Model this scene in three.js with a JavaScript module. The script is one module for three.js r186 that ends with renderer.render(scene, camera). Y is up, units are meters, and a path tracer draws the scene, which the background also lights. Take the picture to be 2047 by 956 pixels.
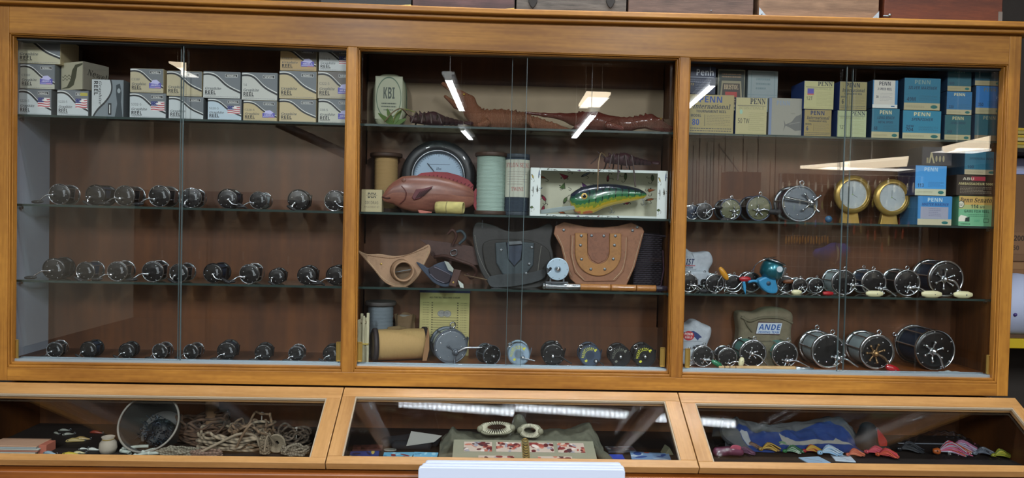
import * as THREE from 'three';
import { RoundedBoxGeometry } from 'three/addons/geometries/RoundedBoxGeometry.js';
import { mergeGeometries } from 'three/addons/utils/BufferGeometryUtils.js';
import { RectAreaLightUniformsLib } from 'three/addons/lights/RectAreaLightUniformsLib.js';
import { MarchingCubes } from 'three/addons/objects/MarchingCubes.js';
RectAreaLightUniformsLib.init();
// ---------- camera, background, exposure, big lights ----------
const scene = new THREE.Scene();
scene.background = new THREE.Color(0x000000);
const camera = new THREE.PerspectiveCamera(2 * Math.atan(478 / 1450) * 180 / Math.PI, 2047 / 956, 0.05, 60);
camera.position.set(-0.0722, 1.4976, 1.8745);
camera.rotation.set(-0.02322, -0.03303, 0.02325, 'YXZ');
camera.updateMatrixWorld();
const renderer = new THREE.WebGLRenderer({ antialias: true });
renderer.toneMapping = THREE.LinearToneMapping;
renderer.toneMappingExposure = 1.2;
renderer.shadowMap.enabled = true;
const LAMP = 44, AISLE = 215;            // radiance of the ceiling fixtures
const STRIP = 120;          // radiance of the bright strip close above the cabinet
const COOL = new THREE.Color(0.93, 0.98, 1.0), WARM = new THREE.Color(1.0, 0.95, 0.86);
function areaLight(w, h, pos, toward, intensity, color) {
  const l = new THREE.RectAreaLight(color, intensity, w, h);
  l.position.set(...pos); l.lookAt(...toward); l.name = 'lamp'; scene.add(l); return l;
}
// ---------- helpers ----------
const V = (x, y, z) => new THREE.Vector3(x, y, z);
let seed = 7; const rnd = () => { seed = (seed + 0x6D2B79F5) | 0; let t = Math.imul(seed ^ (seed >>> 15), 1 | seed); t = (t + Math.imul(t ^ (t >>> 7), 61 | t)) ^ t; return ((t ^ (t >>> 14)) >>> 0) / 4294967296; };
const rr = (a, b) => a + (b - a) * rnd();
const FWD = V(0, 0, -1).applyEuler(camera.rotation);
const ray = (px, py) => V((px - 1023.5) / 1450, -(py - 478) / 1450, -1).applyEuler(camera.rotation);
function at(px, py, z) { const d = ray(px, py); return camera.position.clone().addScaledVector(d, (z - camera.position.z) / d.z); }
const mirrored = (px, py, depth) => { const p = at(px, py, -depth); return V(p.x, p.y, depth); };   // a thing in the room that the panes at z = 0 mirror
const pxs = (px, py, z) => at(px, py, z).sub(camera.position).dot(FWD) / 1450;                         // metres per pixel of the photo there
const used = {};
function numbered(n) { const k = used[n] = (used[n] ?? -1) + 1; return k ? `${n}_${String(k).padStart(3, '0')}` : n; }
function tag(o, label, category, group, kind) {
  o.userData.label = label; o.userData.category = category; if (group) o.userData.group = group; if (kind) o.userData.kind = kind; return o;
}
function thing(name, label, category, p = [0, 0, 0], turn = 0, group) {
  const o = new THREE.Group(); o.name = numbered(name); o.position.set(...(p.isVector3 ? p.toArray() : p)); o.rotation.y = turn; scene.add(o); return tag(o, label, category, group);
}
function mesh(name, g, m, parent) {
  const o = new THREE.Mesh(Array.isArray(g) ? merge(g) : g, m); o.castShadow = o.receiveShadow = true;
  o.name = parent ? name : numbered(name); (parent || scene).add(o); return o;
}
const stuffPart = (name, g, m, parent) => { const o = mesh(name, g, m, parent); o.userData.kind = 'stuff'; return o; };
function struct(name, g, m) { const o = mesh(name, g, m); o.userData.kind = 'structure'; return o; }
function merge(list) {
  const l = list.map(g => { g = g.index ? g.toNonIndexed() : g.clone(); for (const k of Object.keys(g.attributes)) if (!['position', 'normal', 'uv'].includes(k)) g.deleteAttribute(k); return g; });
  return mergeGeometries(l.map(g => { g.clearGroups(); return g; }));
}
const mv = (g, x = 0, y = 0, z = 0, rx = 0, ry = 0, rz = 0) => { if (rx) g.rotateX(rx); if (ry) g.rotateY(ry); if (rz) g.rotateZ(rz); return g.translate(x, y, z); };
function boxUV(g, s = 1, turn = false) {      // uv in metres by the way each face points
  if (g.index) g = g.toNonIndexed();
  const p = g.attributes.position, n = g.attributes.normal, uv = new Float32Array(p.count * 2);
  for (let i = 0; i < p.count; i++) {
    const ax = Math.abs(n.getX(i)), ay = Math.abs(n.getY(i)), az = Math.abs(n.getZ(i)); let u, v;
    if (az >= ax && az >= ay) { u = p.getX(i); v = p.getY(i); } else if (ay >= ax) { u = p.getX(i); v = p.getZ(i); } else { u = p.getZ(i); v = p.getY(i); }
    if (turn) [u, v] = [v, u]; uv[2 * i] = u * s; uv[2 * i + 1] = v * s;
  }
  g.setAttribute('uv', new THREE.BufferAttribute(uv, 2)); return g;
}
const box = (w, h, d, x = 0, y = 0, z = 0) => new THREE.BoxGeometry(w, h, d).translate(x, y, z);
const rbox = (w, h, d, r, x = 0, y = 0, z = 0) => new RoundedBoxGeometry(w, h, d, 2, Math.min(r, w / 2.05, h / 2.05, d / 2.05)).translate(x, y, z);
const lathe = (pts, seg = 40) => new THREE.LatheGeometry(pts.map(p => new THREE.Vector2(...p)), seg);       // about y
const latheZ = (pts, seg = 40) => lathe(pts, seg).rotateX(Math.PI / 2);                                       // y of the profile -> z
const latheX = (pts, seg = 40) => lathe(pts, seg).rotateZ(-Math.PI / 2);                                      // y of the profile -> x
const cyl = (r, h, seg = 16, r2 = r) => new THREE.CylinderGeometry(r2, r, h, seg);
const ball = (r, s = 12) => new THREE.SphereGeometry(r, s, Math.max(6, s >> 1));
const tube = (pts, r, n = 24, seg = 6, closed = false) => new THREE.TubeGeometry(new THREE.CatmullRomCurve3(pts.map(p => p.isVector3 ? p : V(...p)), closed, 'centripetal'), n, r, seg, closed);
function rod(a, b, r, seg = 8, r2 = r) {
  const d = b.clone().sub(a), g = new THREE.CylinderGeometry(r2, r, d.length(), seg);
  g.applyQuaternion(new THREE.Quaternion().setFromUnitVectors(V(0, 1, 0), d.clone().normalize())); const c = a.clone().add(b).multiplyScalar(.5); return g.translate(c.x, c.y, c.z);
}
function shape(pts, smooth = false, holes = []) {
  const s = new THREE.Shape(), v = pts.map(p => new THREE.Vector2(...p));
  if (smooth) { const c = new THREE.CatmullRomCurve3(pts.map(p => V(p[0], p[1], 0)), true, 'centripetal'); s.setFromPoints(c.getPoints(pts.length * 6).map(p => new THREE.Vector2(p.x, p.y))); } else s.setFromPoints(v);
  for (const h of holes) s.holes.push(h); return s;
}
const extrude = (s, depth, bevel = 0, seg = 2) => new THREE.ExtrudeGeometry(s, { depth: Math.max(depth - 2 * bevel, 1e-4), bevelEnabled: bevel > 0, bevelThickness: bevel, bevelSize: bevel, bevelOffset: -bevel, bevelSegments: seg, curveSegments: 12 }).translate(0, 0, bevel);
// a piece of board whose outline is given by pixels of the photo in the plane z, running back by depth
function boardPx(px, z, depth, bevel = .0015) { const pts = px.map(([a, b]) => { const p = at(a, b, z); return [p.x, p.y]; }); return extrude(shape(pts), depth, bevel).translate(0, 0, z - depth); }
// stations along x: [x, yBottom, yTop, halfDepth]; superelliptic sections
function loft(st, seg = 28, pw = 1) {
  const P = [], U = [], I = [], n = st.length; let len = 0;
  for (let i = 0; i < n; i++) {
    const [x, y0, y1, d] = st[i]; if (i) len += Math.abs(x - st[i - 1][0]);
    for (let j = 0; j <= seg; j++) {
      const a = j / seg * Math.PI * 2, c = Math.cos(a), s = Math.sin(a);
      P.push(x, (y0 + y1) / 2 + (y1 - y0) / 2 * Math.sign(s) * Math.abs(s) ** pw, d * Math.sign(c) * Math.abs(c) ** pw); U.push(len, j / seg * .1);
    }
  }
  for (let i = 0; i < n - 1; i++) for (let j = 0; j < seg; j++) { const a = i * (seg + 1) + j, b = a + seg + 1; I.push(a, b, a + 1, b, b + 1, a + 1); }
  const g = new THREE.BufferGeometry(); g.setAttribute('position', new THREE.Float32BufferAttribute(P, 3)); g.setAttribute('uv', new THREE.Float32BufferAttribute(U, 2)); g.setIndex(I); g.computeVertexNormals();
  if (st[1][0] > st[0][0]) { for (let k = 0; k < I.length; k += 3) [I[k + 1], I[k + 2]] = [I[k + 2], I[k + 1]]; g.setIndex(I); g.computeVertexNormals(); }
  return g;
}
// smooth union of tapered capsules [[ax,ay,az,ra],[bx,by,bz,rb]] meshed on a grid
function blob(caps, res = 72, k = .006, noise) {
  const lo = V(9, 9, 9), hi = V(-9, -9, -9);
  for (const c of caps) for (const e of c) for (const [i, ax] of ['x', 'y', 'z'].entries()) { lo[ax] = Math.min(lo[ax], e[i] - e[3]); hi[ax] = Math.max(hi[ax], e[i] + e[3]); }
  const mid = lo.clone().add(hi).multiplyScalar(.5), half = Math.max(hi.x - lo.x, hi.y - lo.y, hi.z - lo.z) / 2 * 1.08 + k;
  const mc = new MarchingCubes(res, new THREE.MeshStandardMaterial(), false, false, 160000), f = mc.field, h2 = res / 2, far = 6 * half / res + k;
  f.fill(-far);
  const cs = caps.map(([a, b]) => ({ a, d: [b[0] - a[0], b[1] - a[1], b[2] - a[2]], b, r: Math.max(a[3], b[3]) }));
  const acc = new Float64Array(f.length);
  for (const c of cs) {
    const L2 = c.d[0] ** 2 + c.d[1] ** 2 + c.d[2] ** 2 || 1e-9, rng = ['x', 'y', 'z'].map((ax, i) => { const l = Math.min(c.a[i], c.b[i]) - c.r - far, h = Math.max(c.a[i], c.b[i]) + c.r + far, m = mid[ax]; return [Math.max(0, Math.floor((l - m) / half * h2 + h2)), Math.min(res - 1, Math.ceil((h - m) / half * h2 + h2))]; });
    for (let z = rng[2][0]; z <= rng[2][1]; z++) for (let y = rng[1][0]; y <= rng[1][1]; y++) for (let x = rng[0][0]; x <= rng[0][1]; x++) {
      const X = mid.x + (x - h2) / h2 * half - c.a[0], Y = mid.y + (y - h2) / h2 * half - c.a[1], Z = mid.z + (z - h2) / h2 * half - c.a[2];
      const t = Math.max(0, Math.min(1, (X * c.d[0] + Y * c.d[1] + Z * c.d[2]) / L2)), dx = X - t * c.d[0], dy = Y - t * c.d[1], dz = Z - t * c.d[2];
      acc[x + y * res + z * res * res] += Math.exp(-(Math.sqrt(dx * dx + dy * dy + dz * dz) - c.a[3] - (c.b[3] - c.a[3]) * t) / k * 3);
    }
  }
  for (let i = 0; i < f.length; i++) if (acc[i] > 0) f[i] = Math.max(-far, Math.log(acc[i]) * k / 3);
  mc.isolation = 0; mc.update();
  const n = mc.count, p = new Float32Array(mc.positionArray.slice(0, n * 3)), uv = new Float32Array(n * 2);
  for (let i = 0; i < n; i++) { p[3 * i] = p[3 * i] * half + mid.x; p[3 * i + 1] = p[3 * i + 1] * half + mid.y; p[3 * i + 2] = p[3 * i + 2] * half + mid.z; }
  const g = new THREE.BufferGeometry(); g.setAttribute('position', new THREE.BufferAttribute(p, 3));
  g.setAttribute('normal', new THREE.BufferAttribute(new Float32Array(mc.normalArray.slice(0, n * 3)), 3));
  for (let i = 0; i < n; i++) { uv[2 * i] = p[3 * i]; uv[2 * i + 1] = p[3 * i + 1] + .5 * p[3 * i + 2]; }
  g.setAttribute('uv', new THREE.BufferAttribute(uv, 2)); return g;
}
// ---------- textures ----------
function vnoise(nx, ny, sd) {   // periodic value noise, nx x ny cells
  let s = sd; const r = () => { s = (s * 1664525 + 1013904223) >>> 0; return s / 4294967296; };
  const t = Float32Array.from({ length: nx * ny }, r);
  return (u, v) => { u *= nx; v *= ny; const x = Math.floor(u), y = Math.floor(v); let a = u - x, b = v - y; a = a * a * (3 - 2 * a); b = b * b * (3 - 2 * b); const g = (i, j) => t[(((j % ny) + ny) % ny) * nx + ((i % nx) + nx) % nx]; return (g(x, y) * (1 - a) + g(x + 1, y) * a) * (1 - b) + (g(x, y + 1) * (1 - a) + g(x + 1, y + 1) * a) * b; };
}
function dataTex(w, h, fn, srgb = true) {
  const d = new Uint8Array(w * h * 4);
  for (let j = 0; j < h; j++) for (let i = 0; i < w; i++) { const c = fn(i / w, j / h); const k = 4 * (j * w + i); d[k] = Math.max(0, Math.min(255, c[0])); d[k + 1] = Math.max(0, Math.min(255, c[1])); d[k + 2] = Math.max(0, Math.min(255, c[2])); d[k + 3] = 255; }
  const t = new THREE.DataTexture(d, w, h); t.wrapS = t.wrapT = THREE.RepeatWrapping; t.magFilter = THREE.LinearFilter; t.minFilter = THREE.LinearFilter; if (srgb) t.colorSpace = THREE.SRGBColorSpace; t.needsUpdate = true; return t;
}
function woodTex(c0, c1, sd, streak = 1, w = 1024, h = 512) {    // grain runs along u
  const n1 = vnoise(3, 10, sd), n2 = vnoise(6, 40, sd + 1), n3 = vnoise(14, 170, sd + 2), n4 = vnoise(5, 7, sd + 3), n5 = vnoise(90, 110, sd + 4);
  return dataTex(w, h, (u, v) => { const a = .38 * n1(u, v) + .26 * n2(u, v) + .2 * streak * n3(u, v) + .3 * n4(u, v) + .1 * n5(u, v), t = Math.max(0, Math.min(1, (a - .3) * 1.5)); return [0, 1, 2].map(i => c0[i] + (c1[i] - c0[i]) * t); });
}
function grainTex(c, amp, nx, ny, sd, w = 256, h = 256) { const a = vnoise(nx, ny, sd), b = vnoise(nx * 3, ny * 3, sd + 1), e = vnoise(Math.max(2, nx >> 2), Math.max(2, ny >> 2), sd + 2); return dataTex(w, h, (u, v) => { const t = 1 + amp * ((a(u, v) + b(u, v) * .6 + e(u, v) * .8) / 2.4 - .5) * 2; return c.map(x => x * t); }); }
const rep = (t, x, y = x, rot = 0) => { const c = t.clone(); c.repeat.set(x, y); c.rotation = rot; c.needsUpdate = true; return c; };
function canvasTex(w, h, draw) { const c = document.createElement('canvas'); c.width = w; c.height = h; draw(c.getContext('2d'), w, h); const t = new THREE.CanvasTexture(c); t.colorSpace = THREE.SRGBColorSpace; return t; }
const std = (color, roughness = .6, o = {}) => new THREE.MeshStandardMaterial({ color, roughness, ...o });
const phys = (color, roughness = .5, o = {}) => new THREE.MeshPhysicalMaterial({ color, roughness, ...o });
// ---------- materials ----------
const honey = woodTex([128, 80, 26], [196, 138, 56], 11), lidHoney = woodTex([152, 108, 60], [194, 148, 94], 17), mahog = woodTex([64, 34, 11], [106, 60, 21], 31, .8), walnut = woodTex([84, 52, 34], [120, 80, 56], 51), pine = woodTex([168, 130, 84], [206, 170, 120], 71, 1.6);
const M = {};
M.wood = phys(0xffffff, .48, { specularIntensity: .6, map: rep(honey, .9, 1.8), clearcoat: .1, clearcoatRoughness: .25 });
M.woodUp = phys(0xffffff, .48, { specularIntensity: .6, map: rep(honey, .9, 1.8, Math.PI / 2), clearcoat: .1, clearcoatRoughness: .25 });
M.lidWood = phys(0xffffff, .36, { map: rep(lidHoney, 1.1, 2), clearcoat: .6, clearcoatRoughness: .16 });
M.lidWoodUp = phys(0xffffff, .36, { map: rep(lidHoney, 1.1, 2, Math.PI / 2), clearcoat: .6, clearcoatRoughness: .16 });
M.base = phys(0xcca884, .45, { map: rep(honey, .8, 1.6), clearcoat: .3, clearcoatRoughness: .3 });
M.back = phys(0xffffff, .5, { map: rep(mahog, .8, .8, Math.PI / 2), clearcoat: .1, clearcoatRoughness: .4 });
M.dark = std(0x1a100a, .7);
M.chrome = std(0xc6cace, .2, { metalness: 1 }); M.steel = std(0x8b9095, .34, { metalness: 1 }); M.brass = std(0xb59650, .32, { metalness: .6 }); M.alu = std(0xa9b6be, .45, { metalness: .7 });
M.black = phys(0x07080a, .34, { clearcoat: .25, clearcoatRoughness: .12 }); M.blackMatt = std(0x101114, .6);
M.glass = phys(0xfcfdfd, .0, { transmission: 1, thickness: 0, ior: 1.5 });
M.shelfGlass = phys(0xe9f4f0, .0, { transmission: 1, thickness: 0, ior: 1.5 });
M.paneEdge = phys(0x66777a, .25, { transmission: .4, thickness: 0, ior: 1.5 });
M.glassEdge = phys(0x3c524e, .25, { transmission: .5, thickness: 0, ior: 1.5 });
// ---------- the room behind the camera, which the panes mirror ----------
{
  const plaster = grainTex([178, 168, 152], .06, 20, 20, 5), planks = woodTex([52, 36, 26], [74, 54, 40], 91), X0 = -5.2, X1 = 6.2, Z1 = 9.2, Y1 = 3.5;
  const pl = std(0xffffff, .9, { map: rep(plaster, .5) }), dk = std(0xffffff, .8, { map: rep(planks, .4, .8) });
  struct('floor', boxUV(box(X1 - X0 + .4, .2, Z1 + 1.2, (X0 + X1) / 2, -.1, Z1 / 2 - .2)), std(0x35302b, .7));
  struct('ceiling', boxUV(box(X1 - X0 + .4, .2, Z1 + 1.2, (X0 + X1) / 2, Y1 + .1, Z1 / 2 - .2)), dk);
  struct('wall_left', boxUV(box(.2, Y1, Z1 + 1.2, X0 - .1, Y1 / 2, Z1 / 2 - .2)), pl);
  struct('wall_right', boxUV(box(.2, Y1, Z1 + 1.2, X1 + .1, Y1 / 2, Z1 / 2 - .2)), pl);
  struct('wall_back', boxUV(box(X1 - X0, Y1, .2, (X0 + X1) / 2, Y1 / 2, -.72)), std(0x2a2420, .9));
  struct('wall_front', boxUV(box(X1 - X0, Y1, .2, (X0 + X1) / 2, Y1 / 2, Z1 + .1)), pl);
  for (let i = 0; i < 7; i++) struct('ceiling_beam', boxUV(box(X1 - X0, .22, .12, (X0 + X1) / 2, Y1 - .11, 1.1 + i * 1.25)), dk);
  // tube fittings: a tray, a glowing tube, an area light of the same size just below
  const tray = std(0xd8d8d4, .5), tubeM = std(0xffffff, .5, { emissive: 0xf4f8ff, emissiveIntensity: 6 });
  const fitting = (a, b, L, label, w = .07) => {
    const c = a.clone().add(b).multiplyScalar(.5), d = b.clone().sub(a), len = d.length(), t = thing('tube_lamp', label, 'lamp', [c.x, c.y, c.z], -Math.atan2(d.z, d.x));
    mesh('tray', box(len + .06, .03, w + .05, 0, .035, 0), tray, t); for (const s of [-1, 1]) mesh('tube_holder', box(.03, .05, w, s * (len / 2 + .015), -.005, 0), tray, t);
    for (const s of [-.4, .4]) mesh('hanger', rod(V(len * s, .05, 0), V(len * s, Math.max(.06, Y1 - c.y), 0), .004), tray, t);
    mesh('glowing_tube', cyl(.015, len, 12).rotateZ(Math.PI / 2), tubeM, t);
    const l = areaLight(len, w, [c.x, c.y - .02, c.z], [c.x, c.y - 1, c.z], L, COOL);
    l.rotation.set(0, 0, 0); l.rotateY(-Math.atan2(d.z, d.x)); l.rotateX(-Math.PI / 2); return t;
  };
  const m = (px, py, dep) => mirrored(px, py, dep);
  fitting(m(890, 150, 5.2), m(917, 218, 7.2), LAMP, 'ceiling tube lamp mirrored over the left alligator head');
  fitting(m(1195, 222, 5.6), m(1155, 272, 7.7), LAMP, 'ceiling tube lamp mirrored across the glossy dark carved alligator');
  fitting(m(1425, 165, 5.4), m(1365, 215, 7.1), LAMP, 'ceiling tube lamp mirrored at the corner of the navy box');
  fitting(m(918, 248, 7.35), m(935, 282, 8.4), LAMP, 'short ceiling tube lamp mirrored just under the top glass shelf', .06);
  for (const [i, x] of [-3.1, -1.1, 1.1, 3.1].entries()) fitting(V(x, 3.22, 3.1), V(x, 3.22, 5.2), AISLE * [.38, 1, 1, .38][i], ['ceiling tube lamp over the left end of the aisle', 'ceiling tube lamp over the aisle left of middle', 'ceiling tube lamp over the aisle right of middle', 'ceiling tube lamp over the right end of the aisle'][i], .12);
  // bright strip lamp with two rows of diodes close above the cabinet front
  {
    const t = thing('strip_lamp', 'long bright strip lamp with rows of diodes hung above the cabinet front', 'lamp', [.36, 2.95, .316]);
    mesh('tray', box(1.8, .03, .05, 0, .045, 0), std(0x50545a, .5), t); for (const s of [-.7, .7]) mesh('hanger', rod(V(s, .05, 0), V(s, .55, 0), .004), tray, t);
    const g = []; for (let k = 0; k < 70; k++) for (const s of [-.006, .006]) g.push(box(.014, .004, .008, -.87 + k * .0252, .016, s));
    stuffPart('diodes', g, std(0xffffff, .4, { emissive: 0xeef4ff, emissiveIntensity: 90 }), t);
    mesh('board', box(1.76, .01, .03, 0, .024, 0), std(0x9a9ea2, .5), t); t.rotation.y = .06;
    const l = areaLight(1.76, .034, [.36, 2.955, .316], [.36, 1, .316], STRIP, COOL); l.rotation.set(0, 0, 0); l.rotateY(.06); l.rotateX(-Math.PI / 2);
  }
}
// ---------- display cabinet ----------
const SH = [1.748, 1.516, 1.318], DECK = 1.113, ZB = -.205;            // shelf tops, deck, front of the back panel
const OPEN = [[[18, 66], [695.5, 92.8], [683, 744], [14, 735]], [[714, 94], [1360, 113.3], [1340.5, 754.3], [706, 744.3]], [[1379, 114.3], [2016.5, 129], [1993, 768], [1362, 756]]];
const X = OPEN.map(o => { const p = o.map(q => at(...q, 0)); return { l: (p[0].x + p[3].x) / 2, r: (p[1].x + p[2].x) / 2, p }; });
{
  const cab = thing('display_cabinet', 'long honey-brown wooden wall display cabinet with three glazed bays', 'cabinet');
  const P = (a, b) => at(a, b, 0), bd = (name, pts, m, d = .022, b = .0012) => mesh(name, boxUV(extrude(shape(pts), d, b).translate(0, 0, -d)), m, cab);
  const q = X.map(o => o.p.map(p => [p.x, p.y])), topY = 2.02, lo = [P(14, 767).y, P(690, 771.5).y, P(1353, 784).y, P(2000, 797).y], xl = -1.322, xr = 1.3185;
  const lowAt = x => 1.0655 + (x < 0 ? (x + .43) : (x - .43)) * 0;
  bd('stile', [[xl, lowAt(-1.3)], [q[0][3][0], lowAt(-1.3)], q[0][3], q[0][0], [q[0][0][0], topY], [xl, topY]], M.woodUp);
  bd('stile', [[q[2][2][0], lowAt(1.3)], [xr, lowAt(1.3)], [xr, topY], [q[2][1][0], topY], q[2][1], q[2][2]], M.woodUp);
  bd('mullion', [q[0][2], q[1][3], q[1][0], q[0][1]], M.woodUp); bd('mullion', [q[1][2], q[2][3], q[2][0], q[1][1]], M.woodUp);
  bd('top_rail', [q[0][0], q[0][1], q[1][0], q[1][1], q[2][0], q[2][1], [q[2][1][0], topY], [q[0][0][0], topY]], M.wood);
  bd('bottom_rail', [[q[0][3][0], lowAt(-1)], [q[2][2][0], lowAt(1)], q[2][2], q[2][3], q[1][2], q[1][3], q[0][2], q[0][3]], M.wood);
  // cornice: a lower ogee and an upper board
  const line = (d, z) => [[0, 5], [1000, 40.5], [2043, 66]].map(([a, b]) => at(a, b + d, z)), strip = (name, y0, z0, d0, d1, z, m) => {
    const a = line(d0, z), b = line(d1, z), pts = [[-1.345, a[0].y - (a[1].y - a[0].y) * .03], [a[1].x, a[1].y], [1.345, a[2].y], [1.345, b[2].y], [b[1].x, b[1].y], [-1.345, b[0].y]];
    mesh(name, boxUV(extrude(shape(pts), z + .19, .003).translate(0, 0, -.19)), m, cab);
  };
  strip('cornice_moulding', 0, 0, 0, -9, .018, M.wood); strip('cornice_fillet', 0, 0, -8, -13, .01, M.base); strip('cornice_board', 0, 0, -12, -24, .034, M.wood);
  // stepped mouldings round each opening, sliding track, deck, back, sides
  X.forEach((o, i) => {
    const [tl, tr, br, bl] = o.p, in_ = (p, dx, dy) => [p.x + dx, p.y + dy];
    const ring = (a, b, z, d, nm, m, up) => {
      const [a0, a1, a2] = a, [b0, b1, b2] = b;   // [side, top, bottom] insets
      const oT = [in_(tl, a0, -a1), in_(tr, -a0, -a1)], oB = [in_(bl, a0, a2), in_(br, -a0, a2)], iT = [in_(tl, b0, -b1), in_(tr, -b0, -b1)], iB = [in_(bl, b0, b2), in_(br, -b0, b2)];
      for (const [pts, mm] of [[[oB[0], iB[0], iT[0], oT[0]], up], [[iB[1], oB[1], oT[1], iT[1]], up], [[iT[0], iT[1], oT[1], oT[0]], m], [[oB[0], oB[1], iB[1], iB[0]], m]]) mesh(nm, boxUV(extrude(shape(pts), d, .0016, 3).translate(0, 0, z - d)), mm, cab);
    };
    ring([0, 0, 0], [.0028, .0026, .0066], -.0025, .02, 'moulding', M.wood, M.woodUp);
    ring([.0031, .003, .007], [.0058, .0056, .0128], -.009, .018, 'inner_moulding', M.wood, M.woodUp);
    const x0 = o.l + .004, x1 = o.r - .004, w = x1 - x0, cx = (x0 + x1) / 2;
    mesh('track', [box(w, .012, .032, cx, 1.1095, -.036), box(w, .003, .002, cx, 1.1165, -.022), box(w, .003, .002, cx, 1.1165, -.034), box(w, .003, .002, cx, 1.1165, -.05)], M.alu, cab);
    mesh('top_track', [box(w, .012, .03, cx, 1.937, -.036)], M.blackMatt, cab);
    const i0 = i ? o.l - .01 : -1.305, i1 = i < 2 ? o.r + .01 : 1.305;
    mesh('deck', boxUV(box(i1 - i0, .014, .155, (i0 + i1) / 2, DECK - .007, -.1275)), i ? M.base : M.back, cab);
    mesh('back_panel', boxUV(box(i1 - i0 + .02, .9, .012, (i0 + i1) / 2, 1.54, ZB - .006)), M.back, cab);
  });
  { const x0 = X[1].l - .008, x1 = X[1].r + .008; mesh('backing_board', boxUV(box(x1 - x0, 1.886 - SH[0], .004, (x0 + x1) / 2, (1.886 + SH[0]) / 2, ZB + .0025)), std(0xffffff, .75, { map: rep(grainTex([150, 132, 108], .1, 6, 14, 515), 1.5) }), cab); }  // board cut short: its top edge is shaped as the top rail's shadow line
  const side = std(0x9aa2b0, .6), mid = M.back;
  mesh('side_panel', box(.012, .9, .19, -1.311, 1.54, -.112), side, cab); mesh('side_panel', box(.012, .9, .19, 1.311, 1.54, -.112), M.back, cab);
  for (const k of [0, 1]) mesh('divider', boxUV(box(X[k + 1].l - X[k].r - .02, .9, .18, (X[k + 1].l + X[k].r) / 2, 1.54, -.114)), mid, cab);
  mesh('top_panel', boxUV(box(2.63, .015, .19, 0, 1.985, -.112)), M.dark, cab); mesh('carcass_bottom', boxUV(box(2.63, .03, .19, 0, 1.084, -.112)), M.base, cab);
  // glass shelves: clear sheets with a green edge
  const bayName = ['left', 'middle', 'right'], lvl = ['top', 'middle', 'lower'];
  X.forEach((o, i) => SH.forEach((y, k) => {
    const x0 = (i ? o.l - .006 : -1.302), x1 = (i < 2 ? o.r + .006 : 1.302), t = thing('glass_shelf', `clear glass ${lvl[k]} shelf in the ${bayName[i]} bay of the cabinet`, 'shelf', [(x0 + x1) / 2, y - .003, -.127]);
    mesh('sheet', box(x1 - x0, .006, .148), M.shelfGlass, t); mesh('polished_edge', box(x1 - x0, .0058, .0012, 0, 0, .0747), M.glassEdge, t);
    mesh('shelf_pin', cyl(.004, .012, 8).rotateZ(Math.PI / 2).translate(-(x1 - x0) / 2 - .002, -.007, .05), M.steel, t); mesh('shelf_pin', cyl(.004, .012, 8).rotateZ(Math.PI / 2).translate((x1 - x0) / 2 + .002, -.007, .05), M.steel, t);
  }));
  // two sliding panes a bay, the front one turned a hair so that it mirrors a little differently
  const split = [[[357, 366], [353, 361]], [[1021, 1050], [1011, 1040]], [[1687, 1704], [1670, 1681]]];
  X.forEach((o, i) => {
    const a = at(split[i][0][0], 300, -.03).x, b = at(split[i][0][1], 300, -.03).x;
    const spec = i === 0 ? [[o.l + .006, b, -.029, 0], [a, o.r - .006, -.042, 1]] : i === 1 ? [[o.l + .006, b, -.029, 0], [a, o.r - .006, -.042, 1]] : [[o.l + .006, b, -.042, 0], [a, o.r - .006, -.029, 1]];
    for (const [x0, x1, z, s] of spec) {
      const t = thing('sliding_pane', `${s ? 'right' : 'left'} sliding glass pane of the ${bayName[i]} bay`, 'pane', [(x0 + x1) / 2, 1.527, z], (s ? 1 : -1) * .0025);
      mesh('glass', box(x1 - x0, .816, .005), M.glass, t);
      const e = s ? -(x1 - x0) / 2 : (x1 - x0) / 2; mesh('ground_edge', box(.0014, .816, .0052, e, 0, 0), M.paneEdge, t);
      // brass finger pull by the outer edge
      const pw = i === 1 && !s ? .015 : .0115, pulls = [[[31.5, 699], [677.5, 703]], [[718, 703.5], [1324, 714]], [[1374, 716], [1976.5, 729]]][i][s], p = at(...pulls, z + .004);
      const g = thing('finger_pull', `brass finger pull on the ${s ? 'right' : 'left'} pane of the ${bayName[i]} bay`, 'handle', [p.x, p.y, z + .0026]);
      mesh('channel', [box(pw, .05, .0015, 0, 0, .0008), box(.0016, .05, .005, -pw / 2, 0, .0025), box(.0016, .05, .005, pw / 2, 0, .0025), box(pw, .0016, .005, 0, .025, .0025), box(pw, .0016, .005, 0, -.025, .0025)], M.brass, g);
    }
  });
}
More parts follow.
